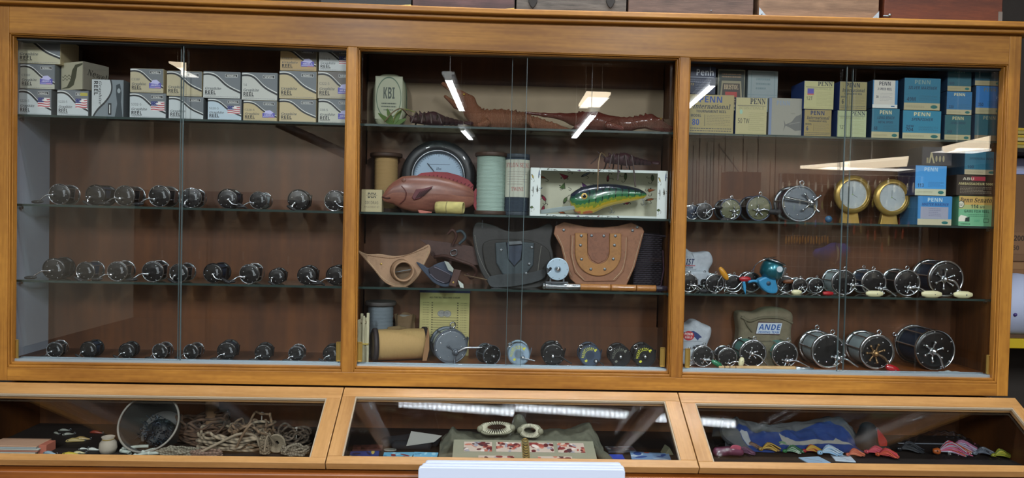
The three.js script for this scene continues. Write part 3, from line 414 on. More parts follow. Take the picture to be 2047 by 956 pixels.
{
  const z = -.066, y = SH[0], T = '#20405e', n = 'tackle_carton';
  column(-.072, y, [[[1376, 189, 1467, 268], 'large tan carton lettered 80 below the navy carton', tanCarton('#a99a68', '80', { word: '#2d4a96' }), '#27457e', { name: n, d: .1 }], [[1368, 133, 1431, 187], 'dark navy carton with white script name in the top corner', CA.navy, '#161d34', { name: n }]]);
  column(-.078, y, [[[1470, 195, 1533, 271], 'pale cream carton lettered 50 TW', tanCarton('#bdb384', '50 TW', { two: 1, drop: 1 }), '#2d4478', { name: n, d: .08 }]]);
  column(-.082, y + .0655, [[[1434, 137, 1490, 190], 'dark ornate carton with red and tan badge beside the navy carton', CA.tin, '#2a2c26', { name: n, d: .07 }]]);
  column(-.078, y, [[[1536, 196, 1603, 271], 'grey carton with a tuna silhouette', CA.tuna, '#77756c', { name: n, d: .075 }]]);
  column(-.084, y + .0655, [[[1494, 141, 1556, 194], 'faded grey blank carton next to the ornate badge carton', CA.grey, '#7c888a', { name: n, d: .06, turn: .06 }]]);
  column(z, y, [[[1607, 219, 1662, 272], 'tan carton lettered 6 under the cream flag one', tanCarton('#9f8c58', '6'), '#27407a', { name: n }], [[1607, 162, 1667, 216], 'cream carton lettered 12T with a small flag sticker', tanCarton('#bdb884', '12T', { two: 1, flag: 1 }), '#2c4a8c', { name: n }]]);
  column(z, y, [[[1673, 221, 1732, 275], 'greenish cream carton lettered 12T without sticker', tanCarton('#b7c094', '12T', { two: 1 }), '#2c4478', { name: n }], [[1678, 163, 1733, 216], 'tan carton lettered 6 on top of the greenish 12T carton', tanCarton('#9c9160', '6', { word: '#2a2e38' }), '#27407a', { name: n }]]);
  column(z, y, [[[1742, 217, 1798, 275], 'teal carton lettered 68', CA.long, T, { name: n }], [[1744, 160, 1795, 214], 'white-labelled blue carton on top of the teal 68 carton', CA.speed, T, { name: n }]]);
  column(z, y, [[[1804, 221, 1881, 278], 'wide teal carton lettered NEW 704', CA.spin, T, { name: n }], [[1807, 156, 1880, 219], 'wide teal carton with loose top flap above the 704 carton', CA.silver, T, { name: n }]]);
  column(z, y, [[[1888, 230, 1941, 278], 'dark teal carton at the foot of the stack next to the 704 carton', CA.tealC, T, { name: n }], [[1892, 183, 1943, 228], 'blue carton in the middle of the stack next to the 704 carton', CA.tealB, T, { name: n }], [[1894, 137, 1942, 182], 'dark teal carton topping the stack right of the loose-flap carton', CA.tealA, T, { name: n }]]);
  column(z, y, [[[1948, 229, 2006, 280], 'dark teal carton at the bottom of the right-end stack', CA.tealE, T, { name: n }], [[1950, 172, 2006, 227], 'bright blue shrink-wrapped carton in the right-end stack', CA.wrapB, T, { name: n }], [[1949, 128, 2006, 170], 'dark teal carton with tan band topping the right-end stack', CA.tealD, T, { name: n }]]);
  const b = -.07;
  column(b, SH[1], [[[1834, 392, 1903, 448], 'blue carton with a grey paper label on the middle shelf', CA.master, '#2a6690', { name: n }], [[1829, 331, 1892, 388], 'bright sky-blue carton lettered 113', CA.sky, '#1f2a4e', { name: n }], [[1843, 294, 1903, 330], 'low dark carton with pale shapes on its front above the sky-blue carton', CA.dark, '#161c2a', { name: n, d: .07 }]]);
  column(b, SH[1], [[[1916, 392, 1985, 448], 'orange and green carton lettered 114 with script heading', CA.senator, '#4f8a6a', { name: n }], [[1912, 350, 1990, 390], 'dark brown carton with red badge lettered 5000', CA.abu, '#2a211a', { name: n }], [[1928, 303, 1994, 348], 'teal carton with tan band above the dark brown carton', CA.dial, '#1d4660', { name: n }]]);
  column(-.066, SH[1], [[[722, 379, 764, 424], 'small tan card box lettered DIX DRAG', CA.drag, '#a39670', { name: 'parts_box', d: .03 }]]);
}
ATLAS = canvasTex(COLS * CW, 2048, c => { c.fillStyle = '#888'; c.fillRect(0, 0, 2048, 2048); CELLS.forEach((d, i) => { c.save(); c.translate((i % COLS) * CW, Math.floor(i / COLS) * CH); c.beginPath(); c.rect(0, 0, CW, CH); c.clip(); d(c, CW, CH); c.restore(); }); });
atlasMat.map = ATLAS;
// ---------- fishing reels ----------
// axis along z, front plate at z = 0 looking at +z, lying on the shelf at y = 0
const R_MAT = { line: std(0x9aa6aa, .7), lineBlue: std(0x1c2c40, .5), lineDark: std(0x15171a, .6), lineGreen: std(0x5a8f88, .6), ivory: phys(0xd9d3a8, .35, { clearcoat: .4 }), red: phys(0xa3121c, .3, { clearcoat: .6 }), yellow: phys(0xc2851c, .35, { clearcoat: .5 }), green: phys(0x0f6e48, .35, { clearcoat: .5 }), brown: phys(0x6e3d20, .4, { clearcoat: .4 }), grey: std(0x596069, .4, { metalness: .5 }), greyPlate: phys(0x626a72, .38, { clearcoat: .2 }), blueGrey: phys(0x2d3a4c, .32, { clearcoat: .4 }), silver: phys(0x8fa4b6, .3, { metalness: .55 }), olive: phys(0x585a40, .4, { clearcoat: .3 }) };
const nameTex = canvasTex(128, 48, (c, w, h) => { c.fillStyle = '#0c0d10'; c.fillRect(0, 0, w, h); c.strokeStyle = '#c8ccd0'; c.lineWidth = 5; c.strokeRect(6, 6, w - 12, h - 12); txt(c, 'NEWELL', w / 2, 34, 26, '#c8ccd0', 'sans-serif', 'bold', 'center', .95); });
const nameMat = std(0xffffff, .4, { map: nameTex });
function reel(o) {
  const { R, L, z = -.06, x, y, label, group, turn = 0, plate = M.black, rim = M.chrome, line = R_MAT.lineDark, rimW = .07, hub = [-.45, -.2], bars = 5, category = 'reel' } = o;
  const t = thing(o.name || 'fishing_reel', label, category, [x, y, z], turn, group), C = new THREE.Group(); const lift = R;
  const P = (name, g, m) => mesh(name, (Array.isArray(g) ? merge(g) : g).translate(0, lift, 0), m, t), S = (name, g, m) => { const q = P(name, g, m); q.userData.kind = 'stuff'; return q; };
  const th = R * .16, rr0 = R * (1 - rimW);
  P('side_plate', latheZ([[0, 0], [R * .34, R * .02], [R * .4, -R * .015], [R * .8, -R * .03], [rr0, -R * .06], [rr0, -th], [0, -th]], 44), plate);
  P('rim', latheZ([[rr0 - R * .01, -R * .055], [rr0 + R * .02, -R * .02], [R * .985, -R * .03], [R, -R * .07], [R, -th], [rr0, -th]], 44), rim);
  P('side_plate', latheZ([[0, -L], [rr0, -L], [rr0, -L + th], [0, -L + th]], 40), plate);
  P('rim', latheZ([[rr0, -L], [R * .97, -L], [R, -L + R * .03], [R, -L + th], [rr0, -L + th]], 40), rim);
  const sp = P('spool', latheZ([[R * .2, -th - .0005], [R * .86, -th - .0005], [R * .88, -th - R * .03], [R * .8, -th - R * .07], [R * .8, -L + th + R * .07], [R * .88, -L + th + R * .03], [R * .86, -L + th + .0005], [R * .2, -L + th + .0005]], 36), o.spool || M.steel);
  mesh('wound_line', latheZ([[R * .8, -th - R * .06], [R * .845, -th - R * .1], [R * .84, -L / 2], [R * .845, -L + th + R * .1], [R * .8, -L + th + R * .06]], 36).translate(0, lift, 0), line, sp);
  for (let k = 0; k < bars; k++) { const a = [-.35, .62, 1.35, 2.2, 3.0][k]; P('crossbar', rod(V(Math.cos(a) * R * .94, Math.sin(a) * R * .94, -th), V(Math.cos(a) * R * .94, Math.sin(a) * R * .94, -L + th), R * .045, 8), o.bar || rim); }
  const fa = o.foot ?? -.2; P('reel_foot', mv(rbox(R * .05, R * 1.1, L * .32, R * .02), R * 1.06 * Math.cos(fa), R * 1.06 * Math.sin(fa) + (fa < 0 ? R * .1 : 0), -L / 2, 0, 0, fa), rim);
  const sc = []; for (let k = 0; k < 11; k++) { const a = k / 11 * 6.283 + .5, q = k % 3 === 1 ? .62 : rr0 / R * .93; sc.push(ball(R * .045, 8).scale(1, 1, .5).translate(Math.cos(a) * R * q, Math.sin(a) * R * q, -R * .035)); } S('screws', sc, M.chrome);
  if (o.badge) P('name_plate', new THREE.PlaneGeometry(R * .62, R * .24).rotateZ(o.badgeTurn ?? -1.35).translate(R * .42, R * .1, -R * .012), nameMat);
  const [hx, hy] = [hub[0] * R, hub[1] * R];
  P('hub', latheZ([[R * .2, -R * .05], [R * .19, R * .1], [R * .15, R * .13], [R * .15, R * .24], [R * .1, R * .3], [0, R * .32]], 20).translate(hx, hy, 0), o.hubM || M.chrome);
  if (o.star) {
    const g = [latheZ([[0, R * .19], [R * .12, R * .18], [R * .2, R * .14], [R * .21, R * .06], [0, R * .06]], 16).translate(hx, hy, 0)];
    for (let k = 0; k < o.star; k++) { const a = k / o.star * 6.283 + (o.starTurn || .4), q = o.starR || .4; g.push(tube([V(hx, hy, R * .11), V(hx + Math.cos(a) * R * q * .6, hy + Math.sin(a) * R * q * .6, R * .1), V(hx + Math.cos(a) * R * q, hy + Math.sin(a) * R * q, R * .16)], R * .05, 8, 6), ball(R * .08, 8).translate(hx + Math.cos(a) * R * q, hy + Math.sin(a) * R * q, R * .17)); }
    P('star_drag', g, o.starM || M.chrome);
  }
  if (o.arm) {      // crank: end of the arm relative to the plate, in plate radii
    const [ex, ey] = [o.arm[0] * R, o.arm[1] * R], dx = ex - hx, dy = ey - hy, L2 = Math.hypot(dx, dy), px = -dy / L2, py = dx / L2, bend = (o.bend ?? .12) * L2;
    const path = [V(hx, hy, R * .22), V(hx + dx * .35 + px * bend, hy + dy * .35 + py * bend, R * .26), V(hx + dx * .75 + px * bend * .4, hy + dy * .75 + py * bend * .4, R * .3), V(ex, ey, R * .32)];
    P('handle_arm', tube(path, R * .065, 18, 8), o.armM || M.chrome);
    if (o.counter) P('counterweight', ball(R * .12, 10).translate(hx - dx * .32, hy - dy * .32, R * .24), M.chrome);
    if (o.knob) {
      const a = o.knobTurn ?? 0, l = (o.knobL || 1) * R * .5, w = (o.knobW || 1) * R * .2;
      const k = P('handle_knob', latheX([[0, -l], [w * .55, -l * .93], [w * .95, -l * .5], [w, 0], [w * .95, l * .5], [w * .55, l * .93], [0, l]], 16).scale(1, 1, .8).rotateZ(a).translate(ex, ey, R * .36), o.knob);
      mesh('knob_screw', ball(R * .04, 8).translate(ex + Math.cos(a) * l * .2, ey + lift + Math.sin(a) * l * .2, R * .36 + w * .78), M.steel, k);
    }
  }
  for (const l of o.lugs || []) { const [a, s = 1] = l; P('lug', [new THREE.TorusGeometry(R * .13 * s, R * .04 * s, 8, 14).translate(Math.cos(a) * R * 1.13, Math.sin(a) * R * 1.13, -th * .5 - (l[2] || 0) * L), rod(V(Math.cos(a) * R * .97, Math.sin(a) * R * .97, -th * .5 - (l[2] || 0) * L), V(Math.cos(a) * R * 1.04, Math.sin(a) * R * 1.04, -th * .5 - (l[2] || 0) * L), R * .06)], o.lugM || M.chrome); }
  if (o.face) P('printed_face', new THREE.CircleGeometry(R * .9, 36).translate(0, 0, -R * .008), o.face);
  return t;
}
// where the photo shows a plate of radius r about (px, py), standing on a shelf
function onShelf(px, r, y, z) { const R = r * pxs(px, 480, z); return { x: at(px, 480, z).x + (at(px, 478, z).x - at(px, 480, z).x) * 0, R, z, y }; }
const xAt = (px, y, z) => { let py = 480, p; for (let i = 0; i < 4; i++) { p = at(px, py, z); py -= (y - p.y) / pxs(px, py, z); } return at(px, py, z).x; };
const place = (px, r, y, z) => { const R = r * pxs(px, 440, z); return { x: xAt(px, y + R, z), R, z, y }; };
const PROX = ['first', 'second', 'third', 'fourth', 'fifth', 'sixth', 'seventh', 'eighth', 'ninth', 'tenth'];
{
  const rows = [
    [SH[1], 'middle', [[118, 21, 'w'], [190, 21, 'd'], [248, 21, 'w'], [318, 22, 'w'], [382, 20, 'w'], [455, 20, 'd'], [516, 18, 'p'], [596, 21, 'd'], [669, 21, 'w']]],
    [SH[2], 'lower', [[107, 22, 'd'], [170, 19, 'w'], [234, 20, 'w'], [305, 21, 'w'], [357, 19, 'w'], [425, 20, 'd'], [498, 20, 'w'], [553, 16, 'd'], [613, 19, 'd'], [671, 20, 'd']]],
    [DECK, 'bottom', [[109, 16, 'w'], [176, 17, 'd'], [253, 16, 'd'], [319, 16, 'w'], [381, 16, 'w'], [453, 19, 'd'], [526, 17, 'd'], [592, 16, 'w'], [662, 17, 'd']]]];
  const kinds = { w: ['bright-rimmed', M.chrome], d: ['dull-rimmed', M.blackMatt], p: ['pale-spooled', M.chrome] };
  rows.forEach(([y, nm, list], ri) => list.forEach(([px, r, k], i) => {
    const p = place(px, r, y, -.065), a = ri === 2 ? [-1.35 + rr(0, .5), -.66 - rr(0, .15)] : i % 3 === 0 || i === 2 || k === 'p' ? [-1.75, -.78] : i % 3 === 1 ? [-.5, -.85] : [1.5, -.7];
    reel({ ...p, L: p.R * (k === 'p' ? 1.9 : ri === 2 ? 1.7 : 2.1), label: `${kinds[k][0]} black reel, ${PROX[i]} from the left on the ${ri < 2 ? nm + ' shelf' : 'cabinet floor'}, left bay`, group: undefined, rim: kinds[k][1], rimW: k === 'd' ? .05 : .055, line: k === 'p' ? R_MAT.line : i % 4 === 1 ? R_MAT.lineBlue : R_MAT.lineDark, badge: true, badgeTurn: -1.4 + rr(-.3, .3), hub: a[0] > 0 ? [.1, -.1] : [-.42 + rr(-.1, .2), -.12 + rr(-.25, .05)], arm: a, bend: -.14, armM: M.chrome, knob: M.blackMatt, knobL: 1.1, knobW: .8, knobTurn: a[0] < -1 ? .06 : -.5, foot: -.12, turn: rr(-.12, .12) });
  }));
}
// middle bay floor: reels with printed arcs of yellow lettering
const arcTex = (bg, ink) => canvasTex(256, 256, (c, w, h) => {
  c.fillStyle = bg; c.fillRect(0, 0, w, h); c.fillStyle = ink; c.strokeStyle = ink; c.lineWidth = 5; c.beginPath(); c.arc(128, 128, 74, Math.PI * .95, Math.PI * 1.62); c.stroke();
  const s = 'AccuPlates'; for (let i = 0; i < s.length; i++) { const a = Math.PI * (.93 + .077 * i); c.save(); c.translate(128 + Math.cos(a) * 84, 128 + Math.sin(a) * 84); c.rotate(a + Math.PI / 2); txt(c, s[i], 0, 0, 40, ink, 'sans-serif', 'bold', 'center', .8); c.restore(); }
  poly(c, ink, [[58, 190], [84, 176], [96, 196], [80, 214], [62, 208]]); poly(c, ink, [[172, 52], [206, 40], [214, 58], [196, 66], [200, 82], [182, 76]]);
});
{
  const y = DECK, z = -.062, f = (bg, ink) => phys(0xffffff, .32, { map: arcTex(bg, ink), clearcoat: .35 });
  const put = (px, r, label, o) => reel({ ...place(px, r, y, z), L: r * pxs(px, 600, z) * 1.7, label, hub: [0, 0], rimW: .05, ...o });
  const q = place(902, 35, y, -.068);
  reel({ ...q, L: q.R * 1.35, label: 'large grey metal reel with white line beside the yellow chart', plate: R_MAT.greyPlate, rim: R_MAT.grey, line: std(0xb9bfb2, .8), spool: R_MAT.grey, hub: [.25, -.3], star: 3, starM: R_MAT.grey, starR: .6, arm: [1.75, -.05], bend: .1, hubM: R_MAT.grey, turn: .28, lugs: [[1.25, 1.2, .85]], bar: R_MAT.grey, foot: -.2 });
  put(984, 20, 'small black reel with a grey ring, right of the large grey reel', { rim: R_MAT.grey, turn: .5, lugs: [[1.9, .8]], hub: [.1, -.1] });
  put(1037, 23, 'pale blue-grey reel with yellow lettering and silver crank', { plate: R_MAT.silver, rim: R_MAT.silver, face: f('#8fa5b8', '#dcd648'), lugs: [[2.35, 1.2]], arm: [1.4, -.5], bend: 0, hub: [.35, -.25], hubM: M.chrome });
  put(1106, 23, 'plain black reel with no lettering in the lettered row', { rim: M.blackMatt, lugs: [[1.3, .8]], hub: [-.05, -.1], bars: 5, arm: [1.6, -.7], armM: M.blackMatt });
  put(1180, 22.5, 'dark blue-grey reel with yellow lettering', { plate: R_MAT.blueGrey, rim: R_MAT.blueGrey, face: f('#3b4a5e', '#d0d048'), lugs: [[2.4, 1.2]], arm: [1.2, -.8], hub: [.5, -.45], armM: M.blackMatt });
  put(1240, 22, 'black reel with dim grey lettering', { rim: M.blackMatt, face: f('#121418', '#7c8074'), lugs: [[2.5, 1.3]] });
  put(1289, 23, 'black reel with bright yellow lettering at the right end', { rim: M.blackMatt, face: f('#14161a', '#d8da40'), lugs: [[2.35, 1.3]] });
}
// ---------- helpers for shaped things traced at their own depth ----------
const rel = (t, px, z) => px.map(([a, b]) => { const p = at(a, b, z); return [p.x - t.position.x, p.y - t.position.y]; });
const flatPart = (t, name, px, z, depth, m, bevel = .0012, smooth = false, holes = []) => mesh(name, boxUV(extrude(shape(rel(t, px, z), smooth, holes.map(h => { const s = new THREE.Path(); const q = rel(t, h, z); s.setFromPoints(q.map(p => new THREE.Vector2(...p))); return s; })), depth, bevel).translate(0, 0, z - t.position.z - depth)), m, t);
const wp = (px, py, z) => at(px, py, z);                                   // world point
const lp = (t, px, py, z) => at(px, py, z).sub(t.position);                // the same from a thing's base
const R_ = (n, z, py = 480) => n * pxs(1000, py, z);                        // n pixels in metres
function rivet(t, px, py, z, m = M.steel, r = .0042) { const p = lp(t, px, py, z); mesh('rivet', latheZ([[r, 0], [r * .95, r * .3], [r * .5, r * .5], [0, r * .4]], 14).translate(p.x, p.y, p.z), m, t); }
function stitches(t, px, z, n, m, len = .0035) {
  const c = new THREE.CatmullRomCurve3(px.map(q => lp(t, ...q, z)), false, 'centripetal'), g = [];
  for (let k = 0; k < n; k++) { const p = c.getPointAt((k + .5) / n), d = c.getTangentAt((k + .5) / n); g.push(rod(p.clone().addScaledVector(d, -len / 2), p.clone().addScaledVector(d, len / 2), .0008, 5)); }
  stuffPart('stitching', g, m, t);
}
const leatherT = grainTex([255, 255, 255], .14, 24, 24, 301), skinT = (() => { const a = vnoise(40, 40, 9), b = vnoise(80, 60, 10); return dataTex(256, 256, (u, v) => { const s = Math.abs(Math.sin(u * 80)) * Math.abs(Math.sin(v * 100 + Math.floor(u * 25.5) * 1.57)), x = 90 + 130 * Math.sqrt(s) * (.7 + .3 * a(u, v)) + 20 * b(u, v); return [x, x, x]; }, false); })();
const lea = (c, r = .55) => std(c, r, { map: rep(leatherT, 8), bumpMap: rep(leatherT, 14), bumpScale: .0006 });
const LE = { tan: lea(0x95664a), pale: lea(0xa98668), honey: lea(0xa87642), brown: lea(0x4a2f28), dark: lea(0x24221f), grey: lea(0x302f2e), greyL: lea(0x39444a), navy: lea(0x323d50), purple: lea(0x231a26) };
// wound spools of thread
const windT = dataTex(64, 256, (u, v) => { const s = .5 + .5 * Math.sin(v * 6.283 * 24 + Math.sin(u * 6.283 * 2) * .5), x = 120 + 120 * s; return [x, x, x]; }, false);
const thread = c => std(c, .8, { bumpMap: rep(windT, 3, 2.6), bumpScale: .0007 });
function uprightSpool(label, px, pyTop, wF, wT, y, z, thr, flange, o = {}) {
  const p = V(xAt(px, y + .06, z), y, z), h = at(px, pyTop, z).y - y, rF = wF * pxs(px, 400, z) / 2, rT = wT * pxs(px, 400, z) / 2, f = o.f || .011;
  const t = thing('thread_spool', label, 'spool', p);
  const fl = yy => lathe([[0, yy], [rF * .96, yy], [rF, yy + .002], [rF, yy + f - .002], [rF * .96, yy + f], [0, yy + f]], 40);
  mesh('flange', fl(0), flange, t); mesh('flange', fl(h - f), flange, t);
  const pr = []; for (let k = 0; k <= 40; k++) pr.push([rT * (1 + .012 * Math.sin(k * 2.1) + .01 * rnd()), f + (h - 2 * f) * k / 40]); mesh('wound_thread', lathe(pr, 48), thr, t);
  return t;
}
const woodF = std(0x3f2a1e, .6), beigeF = std(0x6d5b44, .6);
// ---------- middle bay, top shelf ----------
{
  const y = SH[0], z = -.13;
  const t = thing('printed_pouch', 'pale rounded pouch with green lettering KBI in the corner', 'pouch', [xAt(776, y, z), y, z]);
  const w = R_(66, z) / 2, h = at(776, 146, z).y - y, rs = []; for (let k = 0; k < 40; k++) { const a = k / 40 * 6.283, s = Math.sin(a), c = Math.cos(a); rs.push([w * Math.sign(c) * Math.abs(c) ** .7, h / 2 + h / 2 * Math.sign(s) * Math.abs(s) ** .62]); }
  mesh('body', extrude(shape(rs), .06, .014, 4).translate(0, 0, -.06), std(0x9c9f84, .8), t);
  mesh('printed_front', cellUV(new THREE.PlaneGeometry(w * 1.62, h * .78), CA.kbi).translate(0, h * .55, .0006), atlasMat, t); mesh('seam', tube(rs.map(p => V(p[0] * 1.0, p[1], -.02)), .0016, 80, 6, true), std(0x4a5c48, .7), t);
  const fr = thing('dried_frond', 'curled green dried leaf frond hanging by the lettered pouch', 'frond', [xAt(785, y, -.085), y, -.085]);
  for (const [a, l, b] of [[2.5, .05, .4], [1.9, .045, .2], [1.1, .05, -.2], [.5, .042, -.35]]) {
    const c = shape([[0, 0], [.006, .25 * l / .05 * .05], [.005, l * .7], [0, l], [-.005, l * .7], [-.006, .25 * l]], true); mesh('leaf', mv(extrude(c, .0016, .0005), 0, .003, 0, b, 0, a - 1.57), std(0x4d6a2a, .6), fr);
  }
  mesh('stalk', tube([V(0, .004, 0), V(.008, .03, .004), V(.03, .045, .004), V(.06, .038, 0)], .0014, 16, 6), std(0x7b7f3c, .6), fr);
}
function lobster(label, px, y, z, len, flip, hang) {
  const t = thing('dried_lobster', label, 'lobster', [xAt(px, y, z), y, z]), s = len, sh = std(0x3a1f24, .5, { bumpMap: rep(skinT, 14), bumpScale: .001 }), lg = std(0x3c2e2c, .55);
  if (flip) t.rotation.y = Math.PI; const Y = .1 * s + (hang ? .01 : 0);
  mesh('carapace', blob([[[-.3 * s, Y, 0, .05 * s], [-.02 * s, Y + .02 * s, 0, .1 * s]], [[-.02 * s, Y + .02 * s, 0, .1 * s], [.08 * s, Y, 0, .085 * s]], [[-.3 * s, Y + .02 * s, .03 * s, .02 * s], [-.36 * s, Y + .06 * s, .04 * s, .008 * s]], [[-.3 * s, Y + .02 * s, -.03 * s, .02 * s], [-.36 * s, Y + .06 * s, -.04 * s, .008 * s]], ...[0, 1, 2, 3, 4].map(k => [[-.25 * s + k * .06 * s, Y + .08 * s, (k % 2 - .5) * .05 * s, .02 * s], [-.27 * s + k * .06 * s, Y + .125 * s, (k % 2 - .5) * .06 * s, .005 * s]])], 56, .02 * s), sh, t);
  for (let k = 0; k < 5; k++) mesh('tail_segment', latheX([[.0, -.02 * s], [.083 * s - k * .009 * s, -.03 * s], [.09 * s - k * .01 * s, 0], [.08 * s - k * .01 * s, .035 * s], [0, .04 * s]], 18).scale(1, .8, 1).translate(.11 * s + k * .065 * s, Y - k * .008 * s, 0), sh, t);
  mesh('tail_fan', extrude(shape([[0, -.02 * s], [.1 * s, -.06 * s], [.13 * s, 0], [.1 * s, .06 * s], [0, .02 * s]], true), .006, .002).rotateX(-1.2).translate(.42 * s, Y - .04 * s, 0), sh, t);
  for (const sd of [-1, 1]) {
    for (let k = 0; k < 4; k++) mesh('leg', tube([V(-.2 * s + k * .08 * s, Y - .02 * s, sd * .07 * s), V(-.24 * s + k * .1 * s, Y + .07 * s, sd * .16 * s), V(-.3 * s + k * .14 * s, hang && sd > 0 && k % 2 ? -.022 - .008 * k : .004, sd * .24 * s)], .012 * s, 14, 6), lg, t);
    const L = sd > 0 ? .55 : .4; mesh('antenna', tube(hang && sd > 0 ? [V(-.3 * s, Y + .02 * s, .02 * s), V(-.4 * s, Y + .1 * s, .1 * s), V(-.47 * s, Y - .05 * s, .28 * s), V(-.48 * s, Y - .5 * s, .3 * s)] : [V(-.32 * s, Y + .02 * s, sd * .03 * s), V(-.45 * s, Y + .14 * s, sd * .06 * s), V(-L * s, Y + .1 * s, sd * .1 * s), V(-(L + .14) * s, Y - .06 * s, sd * .12 * s)], .009 * s, 24, 6), std(sd > 0 ? 0x6e5a40 : 0x3a2622, .5), t);
  }
  return t;
}
lobster('dark dried spiny lobster lying flat beside the raised alligator head', 868, SH[0], -.09, .19, false);
{
  const hide = std(0x80523a, .5, { bumpMap: rep(skinT, 11), bumpScale: .004 });
  const z = -.11, y = SH[0], t = thing('stuffed_alligator', 'small stuffed brown alligator with its open-jawed head raised', 'alligator', [xAt(1000, y, z), y, z]), p = (a, b, r, dz = 0) => { const q = lp(t, a, b, z); return [q.x, Math.max(q.y, R_(r, z) * .9), dz, R_(r, z)]; };
  const spine = [[938, 206, 13], [944, 224, 16], [958, 241, 19], [1000, 241, 20], [1040, 243, 17], [1075, 250, 12], [1110, 256, 8], [1142, 262, 3]], caps = [];
  for (let k = 0; k < spine.length - 1; k++) caps.push([p(...spine[k]), p(...spine[k + 1])]);
  caps.push([p(938, 202, 12), p(920, 190, 8)], [p(920, 190, 8), p(886, 168, 4)], [p(930, 215, 8), p(912, 211, 6)], [p(912, 211, 6), p(890, 193, 3)]);
  for (const s of [-1, 1]) { caps.push([p(934, 197, 4, s * .008), p(927, 190, 4, s * .009)]); caps.push([p(964, 242, 9, s * .02), p(972, 250, 7, s * .036)], [p(972, 250, 7, s * .036), p(958, 262, 5, s * .044)]); caps.push([p(1046, 246, 9, s * .018), p(1054, 241, 7.5, s * .034)], [p(1054, 241, 7.5, s * .034), p(1064, 262, 5, s * .042)]); }
  for (let k = 0; k < 22; k++) { const u = k / 21, x = 950 + 150 * u, top = 240 - 19 + (u > .5 ? (u - .5) * 50 : 0) + (u < .1 ? -3 : 0); caps.push([p(x, top + 3, 2.6, (k % 2 ? .007 : -.007)), p(x + 3, top - 2, 1, (k % 2 ? .007 : -.007))]); }
  mesh('body', blob(caps, 128, .008), hide, t);
  for (const s of [1]) { const e = lp(t, 928, 191, z); mesh('eye', ball(R_(2.4, z), 10).translate(e.x, e.y, .017), phys(0xa98a3a, .1, { clearcoat: 1 }), t); }
  const tee = []; for (let k = 0; k < 9; k++) for (const s of [-1, 1]) { const u = k / 9, a = lp(t, 917 - 26 * u, 196 - 22 * u, z); tee.push(new THREE.ConeGeometry(.0011, .004, 5).rotateX(Math.PI).translate(a.x, a.y - .002, s * (.009 - .005 * u))); } stuffPart('teeth', tee, std(0xd8cfb0, .4), t);
  // carved one, glossy
  const z2 = -.095, t2 = thing('carved_alligator', 'glossy dark red-brown carved wooden alligator facing the cabinet post', 'alligator', [xAt(1240, y, z2), y, z2]), c2 = [], p2 = (a, b, r, dz = 0) => { const q = lp(t2, a, b, z2); return [q.x, Math.max(q.y, R_(r, z2) * .85), dz, R_(r, z2)]; };
  const sp = [[1052, 221, 2.5, -.04], [1090, 226, 4, -.035], [1122, 230, 6.5, -.025], [1146, 237, 12, -.012], [1164, 242, 17], [1190, 244, 20], [1225, 249, 16], [1258, 249, 13], [1280, 245, 12], [1300, 243, 13]];
  for (let k = 0; k < sp.length - 1; k++) c2.push([p2(...sp[k]), p2(...sp[k + 1])]);
  c2.push([p2(1300, 240, 12), p2(1318, 246, 7)], [p2(1318, 246, 7), p2(1343, 257, 3.6)], [p2(1298, 252, 7), p2(1338, 264, 2.6)], [p2(1316, 240, 3.5, .008), p2(1322, 240, 3, .009)], [p2(1316, 240, 3.5, -.008), p2(1322, 240, 3, -.009)]);
  for (const s of [-1, 1]) c2.push([p2(1228, 250, 8, s * .02), p2(1212, 254, 6.5, s * .034)], [p2(1212, 254, 6.5, s * .034), p2(1238, 263, 5, s * .042)], [p2(1160, 252, 8, s * .022), p2(1150, 258, 5, s * .036)], [p2(1150, 258, 5, s * .036), p2(1168, 264, 4, s * .038)]);
  for (let k = 0; k < 26; k++) { const u = k / 25, x = 1160 + 130 * u, top = 223 + 14 * Math.sin(u * 2.8); c2.push([p2(x, top + 3, 2.4, k % 2 ? .008 : -.008), p2(x - 2, top - 1.5, 1, k % 2 ? .008 : -.008)]); }
  mesh('body', blob(c2, 128, .006), phys(0x642c20, .36, { clearcoat: .7, clearcoatRoughness: .15, bumpMap: rep(skinT, 15), bumpScale: .003 }), t2);
  const e2 = lp(t2, 1319, 239, z2); mesh('eye', ball(R_(2.4, z2), 10).translate(e2.x, e2.y, .014), phys(0x8a6a2a, .1, { clearcoat: 1 }), t2);
}
